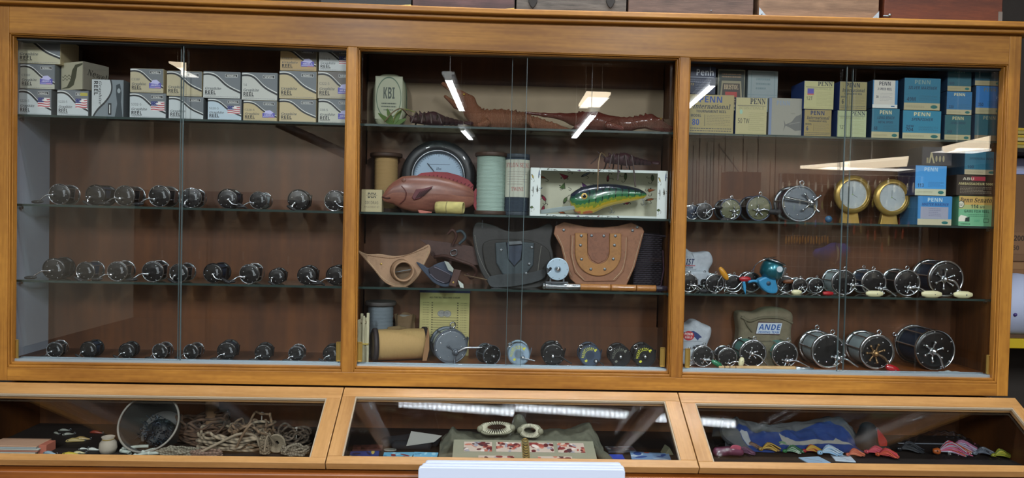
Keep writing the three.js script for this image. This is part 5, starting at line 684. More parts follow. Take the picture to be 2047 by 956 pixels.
// ---------- middle bay floor ----------
{
  const y = DECK; let z = -.06, t = thing('slat_bundle', 'bundle of pale weathered slats standing by the brass pull', 'slats', [xAt(725, y, z), y, z]);
  for (let k = 0; k < 5; k++) { const w = R_(5.4, z), x = R_(-9 + k * 4.4, z), h = at(725, [640, 628, 632, 636, 626][k], z).y - y; mesh('slat', boxUV(rbox(w, h, .006, .0012, x, h / 2, -.004 - (k % 2) * .007), 4, true), std(0xffffff, .8, { map: rep(grainTex([186, 180, 150], .22, 3, 40, 401 + k, 128, 128), 3, 6) }), t); } mesh('tie_band', rbox(R_(22, z), .004, .02, .001, 0, at(725, 688, z).y - y, -.007), std(0xb09a4a, .6), t); mesh('frayed_top', blob([[[-.01, at(0, 630, z).y - y, -.008, .006], [.002, at(0, 632, z).y - y, -.008, .005]]], 28, .003), std(0x9a8f76, .9), t);
  uprightSpool('grey wire spool standing at the back behind the big beige spool', 760, 602, 62, 50, y, -.165, thread(0x6f7a82), std(0x4a4644, .6));
  z = -.165; t = thing('paper_bag', 'small crumpled brown paper bag next to the grey wire spool', 'bag', [xAt(808, y, z), y, z]);
  { const g = [], n = 26, hh = at(808, 629, z).y - y, P = [], I = []; for (let i = 0; i <= 10; i++) for (let j = 0; j <= n; j++) { const a = j / n * 6.283, u = i / 10, q = 1 + .14 * Math.sin(a * 5 + u * 4) * u + .1 * Math.sin(a * 9 - u * 7); P.push(.025 * (.82 + .28 * u) * q * Math.cos(a), hh * u * (1 + .03 * Math.sin(a * 3)), .02 * (.85 + .25 * u) * q * Math.sin(a)); } for (let i = 0; i < 10; i++) for (let j = 0; j < n; j++) { const a = i * (n + 1) + j, b = a + n + 1; I.push(a, b, a + 1, b, b + 1, a + 1); } const q = new THREE.BufferGeometry(); q.setAttribute('position', new THREE.Float32BufferAttribute(P, 3)); q.setIndex(I); q.computeVertexNormals(); mesh('bag_wall', boxUV(q), std(0x6b563c, .85, { side: THREE.DoubleSide }), t); mesh('contents', blob([[[-.008, hh * .9, 0, .012], [.01, hh * .88, 0, .013]]], 28, .006), std(0x7d7a72, .8), t); }
  // big beige spool lying down, its left end turned to the viewer
  z = -.105; const r = R_(32, z, 692), rF = R_(33, z, 692), hl = R_(55, z); t = thing('thread_spool', 'big beige thread spool lying on its side on the cabinet floor', 'spool', [xAt(799, y, z), y, z], .3);
  mesh('flange', latheX([[0, -hl], [rF * .9, -hl], [rF, -hl + .003], [rF, -hl + .012], [0, -hl + .012]], 44).translate(0, rF, 0), std(0x30282a, .6), t); mesh('flange', latheX([[0, hl - .012], [rF, hl - .012], [rF, hl - .002], [0, hl]], 44).translate(0, rF, 0), std(0x30282a, .6), t); mesh('wooden_end', latheX([[.006, -hl - .001], [rF * .72, -hl - .001], [rF * .72, -hl + .002], [.006, -hl + .002]], 30).translate(0, rF, 0), std(0x54452e, .7), t);
  const pr = []; for (let k = 0; k <= 50; k++) { const u = k / 50; pr.push([r * (.93 + .02 * Math.sin(u * 3) + .008 * rnd()), -hl + .012 + (2 * hl - .024) * u]); } mesh('wound_thread', latheX(pr, 48).translate(0, rF, 0), thread(0xb0905c), t); mesh('loose_wad', blob([[[-.03, rF * 1.93, 0, .006], [-.005, rF * 1.97, .004, .007]], [[-.005, rF * 1.97, .004, .007], [.012, rF * 1.93, 0, .005]]], 36, .004), std(0x6e5a3c, .9), t);
  z = -.07; t = thing('netting_shuttle', 'slim wooden netting shuttle leaning by the large grey reel', 'shuttle', [xAt(847, y, z), y, z], 0);
  flatPart(t, 'blade', [[844, 722], [853, 722], [858, 700], [858, 668], [856, 652], [853, 668], [849, 690]], z + .003, .004, std(0x8a6440, .5), .001, false, [[[852.5, 672], [856, 672], [855.6, 684], [852.6, 684]]]); flatPart(t, 'prong', [[853.8, 676], [855, 660], [855.6, 660], [855.2, 676]], z + .003, .002, std(0x8a6440, .5), .0005);
  // record chart
  z = -.195; t = thing('fishing_chart', 'yellow ruled chart with two coin pictures on the back wall', 'chart', [xAt(887, y, z), y, z]);
  const c0 = at(838, 672, z), c1 = at(939, 586, z), cw = c1.x - c0.x, ch = c1.y - y - .001;
  mesh('sheet', new THREE.BoxGeometry(cw, ch, .0012).translate(0, ch / 2, 0), [0, 1, 2, 3, 4, 5].map(k => k === 4 ? std(0xffffff, .7, { map: canvasTex(256, 384, (c, w, h) => { c.fillStyle = '#b4ab72'; c.fillRect(0, 0, w, h); txt(c, 'ALL-TACKLE RECORD CHART', w / 2, 34, 15, '#3a3626', 'sans-serif', 'bold', 'center', .8); for (let k = 0; k < 18; k++) { const y = 62 + k * 15; c.fillStyle = '#4a4632'; if (k > 5) c.fillRect(62, y, 134, 2); c.fillRect(60, y - 3, 7, 6); c.fillRect(192, y - 3, 7, 6); greek(c, 16, y - 2, 34, 1, '#7c7650', 4, 3); greek(c, 210, y - 2, 36, 1, '#7c7650', 4, 3); } c.fillStyle = '#9a9a94'; for (const x of [112, 142]) { c.beginPath(); c.arc(x, 128, 19, 0, 7); c.fill(); c.strokeStyle = '#77787a'; c.lineWidth = 3; c.stroke(); } greek(c, 100, 120, 50, 3, '#6c6e74', 8, 3); }) }) : std(0xb4ab72, .8)), t);
  mesh('header_strip', box(cw * 1.02, .016, .002, 0, ch + .008, 0), std(0x1a2450, .6), t);
}
// ---------- right bay ----------
const knobs = { ivory: R_MAT.ivory, red: R_MAT.red, yellow: R_MAT.yellow, green: R_MAT.green, brown: R_MAT.brown, black: M.blackMatt };
function sea(px, r, y, z, label, o = {}) {       // chrome-framed conventional reel
  const p = place(px, r, y, z); if (o.to) { const e = [(o.to[0] - px) / r, (at(o.to[0], o.to[1], z + p.R * .3).y - y - p.R) / p.R]; o.arm = e; }
  return reel({ ...p, L: p.R * (o.ratio || 1.9), label, rim: M.chrome, rimW: .1, bars: 5, star: 5, hub: [.2, -.25], lugs: [[1.5, .9]], knob: knobs[o.k || 'ivory'], knobL: 1, knobW: 1.1, ...o });
}
{
  const y = SH[1];
  sea(1384, 15, y, -.1, 'small dark reel by the right bay post on the middle shelf', { plate: R_MAT.blueGrey, k: 'black', arm: [1.4, .2] });
  sea(1409, 17, y, -.085, 'small dark reel with round grey hub next to the first olive-faced reel', { rim: M.steel, arm: [1.5, .5], k: 'black' });
  sea(1461, 22, y, -.085, 'olive-faced reel with a bright bent crank', { plate: R_MAT.olive, hub: [.3, -.2], to: [1449, 440], bend: .3, k: 'black', rim: R_MAT.blueGrey });
  sea(1518, 26, y, -.1, 'larger olive-faced reel with black knob on the middle shelf', { plate: R_MAT.olive, rim: R_MAT.blueGrey, hub: [-.1, -.2], to: [1546, 424], k: 'black' });
  sea(1600, 37, y, -.1, 'big grey reel with wide bare star arms beside the brass dials', { plate: R_MAT.greyPlate, rim: M.steel, ratio: 1.3, star: 4, starR: .6, starTurn: .7, hub: [.55, .05], to: [1562, 394], bend: 0, knob: null, line: std(0x4a2f40, .7) });
  { const z = -.065, t = thing('knob_ball', 'loose blue ball-shaped knob in front of the brass dials', 'knob', [xAt(1656, y, z), y, z]); mesh('ball', ball(.0095, 20).translate(0, .0095, 0), phys(0x2f5a7c, .3, { clearcoat: .5 }), t); mesh('ferrule', cyl(.004, .006, 12).rotateX(1.57).translate(0, .0095, -.011), M.steel, t); }
  const faceT = canvasTex(256, 256, (c, w) => { c.fillStyle = '#b4bcc0'; c.fillRect(0, 0, w, w); for (let k = 0; k < 60; k++) { c.save(); c.translate(128, 128); c.rotate(k * Math.PI / 30); c.fillStyle = '#70787c'; c.fillRect(-1, -116, 2, k % 5 ? 5 : 14); c.restore(); } c.fillStyle = '#56605c'; c.fillRect(126, 60, 4, 70); c.save(); c.translate(128, 128); c.rotate(2.1); c.fillRect(-2, -50, 4, 54); c.restore(); c.fillStyle = '#8aa86a'; c.beginPath(); c.arc(128, 128, 6, 0, 7); c.fill(); });
  for (const [px, py, r, z, label] of [[1703, 389, 38, -.15, 'brass-rimmed round dial behind the pane edge'], [1781, 395, 36.5, -.12, 'brass-rimmed round dial beside the sky-blue carton']]) {
    const c = at(px, py, z), R = r * pxs(px, py, z), t = thing('brass_dial', label, 'dial', [c.x, y, z]), cy = c.y - y;
    mesh('case', latheZ([[0, -.02], [R * .8, -.02], [R * .8, 0], [R, .001], [R, .006], [R * .93, .011], [R * .8, .014], [R * .76, .013], [R * .74, .004], [0, .003]], 56).translate(0, cy, 0), M.brass, t);
    mesh('dial_face', new THREE.CircleGeometry(R * .75, 44).translate(0, cy, .0045), std(0xffffff, .5, { map: faceT }), t); mesh('stand', extrude(shape([[-R * .5, 0], [R * .5, 0], [R * .36, cy - R * .74], [-R * .36, cy - R * .74]]), .014, .001).translate(0, 0, -.018), M.brass, t); mesh('face_glass', new THREE.CircleGeometry(R * .75, 44).translate(0, cy, .011), M.glass, t);
  }
}
const pillow = (t, name, px, z, depth, m, bev) => mesh(name, boxUV(extrude(shape(rel(t, px, z), true), depth, bev, 6)).translate(0, 0, z - t.position.z - depth), m, t);
const twill = (r, g, b, sd) => std(0xffffff, .9, { map: rep(grainTex([r, g, b], .1, 12, 12, sd, 128, 128), 8), bumpMap: rep(leatherT, 9), bumpScale: .0012 });
function patch(t, name, q, z, draw, w = 192, h = 96, m) {     // sewn or printed patch with its own thickness
  const p = rel(t, q, z), s = shape(p), g = extrude(s, .0022, .0006), b = new THREE.Box2(); p.forEach(v => b.expandByPoint(new THREE.Vector2(...v)));
  const uv = g.attributes.uv, P = g.attributes.position; for (let i = 0; i < P.count; i++) uv.setXY(i, (P.getX(i) - b.min.x) / (b.max.x - b.min.x), (P.getY(i) - b.min.y) / (b.max.y - b.min.y));
  return mesh(name, g.translate(0, 0, z - t.position.z - .0005), std(0xffffff, .8, { map: canvasTex(w, h, draw) }), t);
}
{
  // caps
  let y = SH[2], z = -.12, t = thing('cap', 'white cap with navy and red lettering behind the tangle of reels', 'cap', [xAt(1400, y, z), y, z]);
  pillow(t, 'crown', [[1366, 556], [1366, 494], [1374, 497], [1384, 504], [1402, 505], [1420, 504], [1428, 522], [1420, 540], [1416, 556]], z, .06, twill(176, 182, 190, 601), .016); pillow(t, 'visor', [[1368, 572], [1368, 548], [1400, 542], [1420, 546], [1424, 560], [1404, 572]], z + .02, .03, twill(170, 176, 184, 602), .008); mesh('seam', tube([lp(t, 1384, 505, z), lp(t, 1388, 520, z + .001), lp(t, 1390, 545, z)], .0008, 16, 5), std(0x9aa0a8, .9), t);
  patch(t, 'printed_emblem', [[1368, 516], [1394, 515], [1394, 538], [1368, 538]], z + .0005, (c, w, h) => { c.fillStyle = '#b0b6be'; c.fillRect(0, 0, w, h); txt(c, 'IST', 18, 60, 66, '#232a52', 'sans-serif', 'italic bold', 'left', 1.2); c.fillStyle = '#a03038'; c.fillRect(8, 64, 150, 6); txt(c, 'Pro Team', 6, 90, 26, '#23263e', 'sans-serif', 'bold italic'); });
  y = DECK; z = -.12; t = thing('cap', 'white cap with a round red badge and blue fish on the cabinet floor', 'cap', [xAt(1392, y, z), y, z]);
  pillow(t, 'crown', [[1362, 716], [1362, 652], [1378, 650], [1388, 643], [1398, 643], [1410, 650], [1424, 656], [1424, 672], [1417, 690], [1412, 716]], z, .07, twill(172, 178, 186, 603), .018); pillow(t, 'visor', [[1364, 728], [1364, 704], [1396, 700], [1412, 706], [1416, 720], [1400, 728]], z + .03, .03, twill(166, 172, 180, 604), .008);
  patch(t, 'printed_emblem', [[1362, 660], [1404, 660], [1404, 682], [1362, 682]], z + .0005, (c, w, h) => { c.fillStyle = '#acb2ba'; c.fillRect(0, 0, w, h); poly(c, '#2c3a6c', [[20, 20], [110, 8], [150, 30], [186, 60], [160, 70], [150, 90], [120, 60], [30, 80]]); c.fillStyle = '#b02a30'; c.beginPath(); c.ellipse(66, 50, 50, 40, 0, 0, 7); c.fill(); txt(c, 'PENN', 66, 46, 28, '#e2d8d4', 'sans-serif', 'bold', 'center'); txt(c, 'REELS', 66, 72, 24, '#e2d8d4', 'sans-serif', 'bold', 'center'); });
  z = -.15; t = thing('cap', 'crumpled khaki cap with a blue-lettered white patch', 'cap', [xAt(1533, y, z), y, z]);
  pillow(t, 'crown', [[1479, 626], [1490, 624], [1512, 626], [1532, 618], [1552, 616], [1576, 620], [1588, 630], [1585, 665], [1583, 714], [1482, 714], [1480, 660], [1477, 634]], z, .06, twill(114, 106, 86, 605), .018); mesh('fold', tube([lp(t, 1482, 634, z + .001), lp(t, 1498, 642, z + .004), lp(t, 1520, 636, z + .003), lp(t, 1560, 636, z + .002), lp(t, 1584, 646, z - .002)], .0035, 30, 8), twill(108, 102, 82, 606), t); mesh('fold', tube([lp(t, 1486, 632, z), lp(t, 1494, 650, z + .003), lp(t, 1504, 664, z + .002)], .0026, 20, 8), twill(108, 102, 82, 606), t);
  pillow(t, 'visor', [[1486, 728], [1484, 694], [1530, 684], [1580, 694], [1580, 728]], z + .03, .03, twill(108, 102, 82, 607), .008);
  patch(t, 'sewn_patch', [[1516, 643], [1564, 645], [1558, 670], [1510, 668]], z + .002, (c, w, h) => { c.fillStyle = '#4a2f34'; c.fillRect(0, 0, w, h); c.save(); c.transform(1, 0, -.2, 1, 8, 0); c.fillStyle = '#b9c2cc'; c.fillRect(12, 8, w - 20, h - 16); txt(c, 'ANDE', w / 2 + 6, 60, 58, '#1f4c94', 'sans-serif', 'bold', 'center', 1.0); txt(c, 'FISHING TEAM', w / 2 + 6, 84, 22, '#1f4c94', 'sans-serif', 'bold', 'center', .98); c.restore(); });
}
{
  // lower shelf: the tangle at the left, then four big reels
  const y = SH[2];
  sea(1377, 19, y, -.075, 'dark reel with chrome star half hidden by the right bay post', { arm: [1.5, -.8], k: 'black', ratio: 1.5 });
  sea(1407, 19, y, -.1, 'dark reel with twin chrome hubs in front of the white lettered cap', { arm: [.9, -.9], k: 'black', ratio: 1.5, hub: [0, -.4] });
  sea(1430, 19, y, -.075, 'reel with long yellow knob', { to: [1444, 547], k: 'yellow', knobL: 1.6, knobW: 1.5, knobTurn: -.95, hub: [.2, -.4], ratio: 1.5 });
  sea(1467, 18, y, -.095, 'reel with short red knob beside the turquoise reel', { to: [1487, 558], k: 'red', knobL: 1.3, knobW: 1.5, knobTurn: 0, bend: -.2, hub: [-.9, -.5], ratio: 1.5 });
  sea(1503, 20, y, -.12, 'black reel with wide chrome rim right behind the red knob', { k: 'black', ratio: 1.4, star: 0 });
  {
    const z = -.085, t = thing('spinning_reel', 'turquoise spinning reel with tilted spool cup and blue foot', 'reel', [xAt(1536, y, z), y, z]), teal = phys(0x14606e, .28, { metalness: .5, clearcoat: .8 }), blue = phys(0x2f86b4, .35, { clearcoat: .5 }), s = pxs(1536, 560, z);
    const a = .3, up = g => g.rotateZ(-a).translate(lp(t, 1537, 556, z).x, lp(t, 1537, 556, z).y, 0); mesh('rotor_cup', up(lathe([[0, -2 * s], [14 * s, -1 * s], [21 * s, 6 * s], [22.5 * s, 16 * s], [21 * s, 28 * s], [17 * s, 32 * s], [0, 32 * s]], 36)), teal, t);
    mesh('spool_lip', up(lathe([[14 * s, 31 * s], [22 * s, 33 * s], [23 * s, 35 * s], [21 * s, 36.5 * s], [0, 36 * s]], 36)), M.chrome, t); mesh('drag_knob', up(lathe([[8 * s, 36 * s], [8 * s, 39 * s], [0, 40 * s]], 18)), M.blackMatt, t); mesh('rotor_badge', up(new THREE.CircleGeometry(6 * s, 20).translate(6 * s, 22 * s, 22.6 * s)), std(0xb8c4cc, .4), t); mesh('bail_wire', tube([lp(t, 1505, 540, z + .01), lp(t, 1512, 528, z + .03), lp(t, 1530, 518, z + .036), lp(t, 1551, 514, z + .01)], .0013, 24, 6), M.chrome, t); mesh('bail_arm', up(rbox(5 * s, 20 * s, 5 * s, .001, 22 * s, 20 * s, 8 * s)), M.chrome, t);
    flatPart(t, 'gear_housing', [[1517, 560], [1548, 552], [1553, 566], [1556, 578], [1553, 586], [1540, 587], [1527, 580], [1518, 568]], z + .016, .026, blue, .005, true); mesh('side_cap', latheZ([[4.6 * s, 0], [4.2 * s, .0015], [0, .002]], 20).translate(lp(t, 1532, 566, z).x, lp(t, 1532, 566, z).y, .016), std(0x1c3a50, .4), t);
    mesh('stem', tube([lp(t, 1520, 566, z + .004), lp(t, 1508, 562, z + .006), lp(t, 1496, 564, z + .008)], .0036, 16, 8), blue, t); flatPart(t, 'reel_foot', [[1485, 564], [1490, 563], [1492, 574], [1491, 589], [1487, 580]], z + .014, .008, blue, .002);
  }
  sea(1571, 17, y, -.12, 'chrome-rimmed reel with brown wooden knob behind the turquoise foot', { to: [1574, 563], k: 'brown', knobL: 1.2, knobW: 1.2, knobTurn: .1, bend: .05, hub: [-.4, -.4], ratio: 1.4, turn: -.2 });
  sea(1600, 16, y, -.095, 'small reel with cream knob lying in front of the brown-knobbed reel', { to: [1590, 584], k: 'ivory', knobL: 1.3, knobW: 1.5, ratio: 1.5, hub: [.2, -.2], bend: -.2 });
  sea(1632, 16, y, -.115, 'small dark reel with bare double crank near the big silver reels', { arm: [1.5, -.7], ratio: 1.4, knob: null, counter: true });
  sea(1688, 25.5, y, -.082, 'silver-spooled reel with red drag knob and cream handle, nearest the pane edge', { line: R_MAT.line, spool: M.chrome, hub: [.6, -.2], to: [1745, 587], knobL: 1.4, knobW: 1.2, bend: .12 });
  { const z = -.06, t = thing('handle_knob', 'loose red handle knob under the silver-spooled reel', 'knob', [xAt(1655, y, z), y, z]); mesh('grip', latheX([[0, -.0145], [.0045, -.013], [.0062, 0], [.0045, .013], [0, .0145]], 16).translate(0, .0062, 0), R_MAT.red, t); mesh('bolt', cyl(.0016, .01, 8).rotateZ(1.57).translate(.017, .0062, 0), M.steel, t); }
  sea(1748, 26, y, -.085, 'black-faced reel with high knob lever, second of the big four', { line: R_MAT.lineBlue, hub: [.42, -.46], arm: [1.55, -.95], knob: null, lugs: [[1.62, .9], [1.5, .8, .9]] });
  sea(1815, 27, y, -.085, 'reel with a black line spool and cream handle, third of the big four', { hub: [.08, -.36], to: [1858, 588], knobL: 1.55, knobW: 1.3, lugs: [[1.6, 1]] });
  sea(1893, 37, y, -.085, 'largest black reel with six-armed star on the lower shelf', { hub: [-.2, -.02], star: 6, starR: .52, to: [1918, 589], knobL: 1.05, knobW: .95, line: R_MAT.lineBlue, ratio: 1.7, lugs: [], bend: .2 });
}
{
  // cabinet floor
  const y = DECK;
  sea(1377, 17, y, -.095, 'dark chrome-rimmed reel half behind the brass pull at the floor', { k: 'black', ratio: 1.5, arm: [1.2, -.7] });
  sea(1406, 22, y, -.082, 'reel with green knob', { to: [1431, 727], k: 'green', knobL: 1.1, knobW: 1.2, knobTurn: -.5, ratio: 1.6, hub: [.1, -.3] });
  sea(1455, 20, y, -.085, 'small reel with upright cream knob next to the green-knobbed one', { to: [1480, 724], k: 'ivory', knobL: 1, knobW: 1.4, knobTurn: 1.4, ratio: 1.6, hub: [.1, -.6] });
  sea(1506, 28, y, -.088, 'reel with green-tinted line below the khaki cap', { line: R_MAT.lineGreen, bar: M.black, hub: [-.15, .05], arm: [1.0, -.85], knob: null });
  sea(1570, 27, y, -.09, 'reel with teal line and hanging lever knob below the khaki cap', { line: R_MAT.lineGreen, hub: [.1, -.45], arm: [1.7, -.85], knob: null, lugs: [[1.35, 1]] });
  sea(1658, 35.5, y, -.085, 'big bright chrome reel behind the pane edge at the floor', { line: R_MAT.line, spool: M.chrome, hub: [.45, -.35], arm: [1.5, -.8], knob: null, lugs: [[1.4, .9], [1.5, .9, .9]], rimW: .13 });
  sea(1755, 36, y, -.082, 'big reel with a bronze star and red knob', { line: R_MAT.line, spool: M.chrome, hub: [-.2, -.05], star: 7, starR: .5, starM: std(0x8a6f4e, .35, { metalness: .8 }), hubM: std(0x9c7a50, .35, { metalness: .8 }), to: [1779, 738], k: 'red', knobL: .85, knobW: 1.1, knobTurn: -.4, armM: std(0x6f5a44, .4, { metalness: .7 }), rimW: .13 });
  sea(1871, 41, y, -.09, 'largest black reel at the right end of the cabinet floor', { line: R_MAT.lineBlue, hub: [-.2, -.05], star: 6, starR: .46, arm: [.2, -.82], knob: null, ratio: 2.0, rimW: .05, lugs: [[2.7, .6, .9]] });
  let z = -.056, t = thing('wooden_gaff_grip', 'slim pale wooden handle with a metal tip lying along the track', 'handle', [xAt(1515, y + .006, z), y, z], .0), X0 = t.position.x; const q = px => xAt(px, y + .006, z) - X0;
  mesh('grip', boxUV(latheX([[0, q(1437)], [.0032, q(1437)], [.0052, q(1500)], [.0062, q(1586)], [.0058, q(1590)], [0, q(1590)]], 20).translate(0, .0063, 0), 3), std(0xffffff, .6, { map: rep(pine, 4, 6) }), t); mesh('ferrule', latheX([[0, q(1590)], [.0056, q(1590)], [.0056, q(1606)], [.0022, q(1626)], [0, q(1627)]], 20).translate(0, .0063, 0), M.chrome, t); for (const p of [1448, 1458, 1470]) mesh('binding', latheX([[.003, q(p) - .0006], [.0052, q(p) - .0006], [.0052, q(p) + .0006], [.003, q(p) + .0006]], 16).translate(0, .0063, 0), std(0x4a3626, .6), t);
  z = -.062; t = thing('paper_scrap', 'white crumpled paper scrap at the foot of the largest floor reel', 'paper', [xAt(1902, y, z), y, z]); { const g = new THREE.PlaneGeometry(.06, .024, 16, 8).rotateX(-Math.PI / 2), p = g.attributes.position; for (let i = 0; i < p.count; i++) p.setY(i, .0012 + .0035 * Math.abs(Math.sin(p.getX(i) * 120 + p.getZ(i) * 90)) * (1 - Math.abs(p.getX(i)) / .034)); g.computeVertexNormals(); mesh('sheet', g, std(0xb4c0c4, .8, { side: THREE.DoubleSide }), t); }
}
// ---------- inside the sloped counter case ----------
const fl = (px, py, y = CF) => { const d = ray(px, py), t = (y - camera.position.y) / d.y; return camera.position.clone().addScaledVector(d, t); };
const ropeM = c => std(0xffffff, .9, { map: rep((() => { const t = dataTex(64, 16, (u, v) => { const k = .62 + .38 * Math.abs(Math.sin((u * 2 + v) * Math.PI)); return [c[0] * k, c[1] * k, c[2] * k]; }); return t; })(), 90, 1) });
{
  // left: papers, sinkers, pail of hooks, ropes
  const fish = (label, px, py, col, l, turn, o = {}) => { const p = fl(px, py), t = thing('lead_lure', label, 'lure', [p.x, CF, p.z], turn), s = l * pxs(px, py, p.z), tall = o.tall || .26; mesh('body', loft([[-s, .1 * s, .2 * s, .02 * s], [-s * .85, 0, tall * 1.3 * s, .16 * s], [-s * .3, 0, tall * 2 * s, .3 * s], [s * .2, 0, tall * 1.8 * s, .27 * s], [s * .7, 0, tall * s, .12 * s], [s, .05 * s, .16 * s, .02 * s]], 20), phys(col, .4, { clearcoat: .3 }), t); mesh('eyelet', new THREE.TorusGeometry(.0022, .0006, 6, 12).translate(s + .002, .1 * s + .002, 0), M.steel, t); mesh('eye', ball(.0016, 8).translate(-s * .7, tall * s, .15 * s), M.blackMatt, t); };
  fish('pale grey lead lure farthest back in the left case', 128, 862, 0x7d8078, 10, .2); fish('grey lead lure just left of the farthest pale grey one', 113, 868, 0x84867c, 9, -.5); fish('grey-white lead lure in front of the back pair', 136, 870, 0x8c8e84, 10, .5);
  fish('dark red lead lure near the black reel part', 192, 867, 0x7a3020, 13, -.1); fish('tan lead lure among dark tackle', 150, 884, 0xa4905c, 17, .25); fish('long tan lead lure overlapping the other tan one', 164, 880, 0x9c8250, 15, .1); fish('small white oval sinker', 186, 901, 0xb9bcb4, 12, 0); fish('flat white sinker under the tan lures', 166, 899, 0xaeb4ae, 8, .3); fish('bright yellow lure at the case front', 141, 910, 0xb9a23a, 16, 0, { tall: .2 }); fish('cream lure beside the yellow one', 157, 908, 0xb4ac84, 12, .2); fish('pale blue-grey lure next to the paper stack', 99, 909, 0x7f96a0, 14, -.15);
  let p = fl(38, 902), t = thing('paper_stack', 'stack of pale printed papers in the left case corner', 'papers', [p.x, CF, p.z]);
  for (let k = 0; k < 6; k++) mesh('paper', rbox(.12, .0035, .06, .0008, rr(-.006, .006), .0018 + k * .0038, rr(-.004, .004)), std([0x8f9a9c, 0xa6aaa2, 0x9a6a58, 0xa9aca4, 0x8f9a9c, 0xb08a70][k], .8), t); mesh('orange_card', rbox(.02, .022, .04, .001, .068, .011, 0), std(0xa8604c, .7), t);
  p = fl(216, 905); t = thing('cloth_pouch', 'small white tied cloth pouch beside the pail', 'pouch', [p.x, CF, p.z]); mesh('bag', lathe([[0, 0], [.017, 0], [.021, .012], [.019, .026], [.012, .034], [.016, .04], [.013, .041], [0, .036]], 24), std(0x9d9384, .9), t); mesh('tie', new THREE.TorusGeometry(.0125, .0016, 6, 20).rotateX(1.57).translate(0, .034, 0), std(0x8a7440, .8), t);
  // pail, mouth turned up to the viewer
  const pc = at(297, 845, .02); t = thing('plastic_pail', 'translucent grey plastic pail of hooks tipped towards the glass', 'pail', [pc.x, CF, pc.z]); const R = .074, pm = phys(0x4c4a46, .5, { transmission: .25, thickness: 0, side: THREE.DoubleSide }), tip = g => g.rotateX(1.05).translate(0, pc.y - CF, 0);
  mesh('wall', tip(lathe([[R * .74, -.095], [R * .97, -.004]], 48)), pm, t); mesh('bottom', tip(lathe([[0, -.095], [R * .74, -.095], [R * .74, -.092], [0, -.092]], 40)), pm, t); mesh('rim', tip(new THREE.TorusGeometry(R, .0028, 8, 56).rotateX(1.57)), std(0x7a756c, .5), t);
  const hk = []; for (let k = 0; k < 90; k++) { const a = rnd() * 6.28, q = Math.sqrt(rnd()) * .04, s = rr(.008, .015), g = tube([V(0, s, 0), V(0, 0, 0), V(s * .35, -s * .35, 0), V(s * .7, 0, 0), V(s * .62, s * .25, 0)], .0011, 10, 4); mv(g, q * Math.cos(a), -.075 + rr(0, .035), q * Math.sin(a) + .012, rr(0, 6), rr(0, 6), rr(0, 6)); hk.push(tip(g)); } stuffPart('fish_hooks', hk, std(0x3c4650, .3, { metalness: .9 }), t);
  const wads = blob([...Array(9)].map((_, k) => { const a = k * .7; return [[.022 * Math.cos(a), -.082, .022 * Math.sin(a) + .01, .018], [.012 * Math.cos(a + 1), -.07, .02 * Math.sin(a) + .016, .014]]; }), 40, .01); mesh('tackle_tangle', tip(wads), std(0x14181c, .6), t);
  for (const [px, py, l, tn] of [[272, 898, 22, .5], [252, 908, 14, -.5], [300, 905, 14, .9], [318, 910, 20, .1], [290, 912, 18, .6]]) { const q = fl(px, py), s = l * pxs(px, py, q.z), w = thing('plastic_worm', `pale soft plastic worm ${['in front of the pail', 'left of the pail foot', 'under the pail rim', 'beside the rope ends', 'at the case front'][[272, 252, 300, 318, 290].indexOf(px)]}`, 'lure', [q.x, CF, q.z], tn); mesh('body', tube([V(-s, .004, 0), V(-s * .4, .006, .003), V(s * .3, .005, -.002), V(s, .004, .002)], .0042, 20, 8), std(0x9fa69c, .5), w); mesh('head', ball(.0052, 12).translate(-s, .0052, 0), std(0xa9aea4, .5), w); }
  // ropes
  const rope = (label, px, py, rx, rz, turns, r, col, o = {}) => {
    const q = fl(px, py), s = pxs(px, py, q.z), t = thing('rope_coil', label, 'rope', [q.x, CF, q.z], o.turn || 0), n = turns * 14, pts = [], j = o.j ?? .16;
    for (let k = 0; k <= n; k++) { const a = k / 14 * 6.283, w = o.spiral ? (.25 + .75 * k / n) : 1 + (rnd() - .5) * j, h = r + (o.h || .01) * (k / n) * rr(.5, 1.1) + (rnd() - .3) * r * 1.6; pts.push(V(rx * s * w * Math.cos(a) + rr(-1, 1) * j * .2 * rx * s, Math.max(r, o.upright ? rx * s * (1.02 + w * Math.sin(a)) + r : h), o.upright ? (k / n - .5) * rz * s : rz * s * w * Math.sin(a) + rr(-1, 1) * j * .15 * rz * s)); }
    mesh('coil', tube(pts, r, n * 5, 6), ropeM(col), t);
    if (o.tail) mesh('tail_end', tube(o.tail.map(([a, b, h]) => { const v = fl(a, b, CF + h); return v.sub(t.position).applyAxisAngle(V(0, 1, 0), -(o.turn || 0)); }), r, 30, 6), ropeM(col), t);
    if (o.wrap) mesh('wrap', new THREE.TorusGeometry(r * 4, r, 6, 20).translate(rx * s, r * 4, 0), ropeM(col), t); return t;
  };
  const tan = [122, 98, 74], pale = [150, 134, 112], brn = [88, 66, 50];
  rope('brown rope coil stacked high at the left of the rope pile', 408, 880, 46, 44, 13, .0036, brn, { h: .07, j: .2, tail: [[385, 872, .03], [392, 850, .05], [398, 842, .06], [404, 846, .05]] });
  rope('pale rope running in long loose loops over the pile', 470, 893, 66, 40, 7, .0038, pale, { h: .05, j: .4, tail: [[400, 905, .01], [440, 885, .03], [480, 868, .05], [510, 872, .04], [520, 893, .02]] });
  rope('tan rope with a high loop in the middle of the pile', 505, 892, 36, 36, 9, .0034, tan, { h: .07, j: .45, tail: [[470, 900, .01], [490, 862, .06], [502, 848, .075], [512, 872, .03], [524, 866, .06], [546, 880, .03]] });
  rope('beige braided rope tangle behind the flat coil', 585, 893, 30, 34, 8, .003, [92, 78, 64], { h: .045, j: .45 });
  rope('flat tight coil of light rope at the case front', 553, 906, 18, 8, 6, .003, [140, 126, 104], { upright: true, spiral: true, j: 0 });
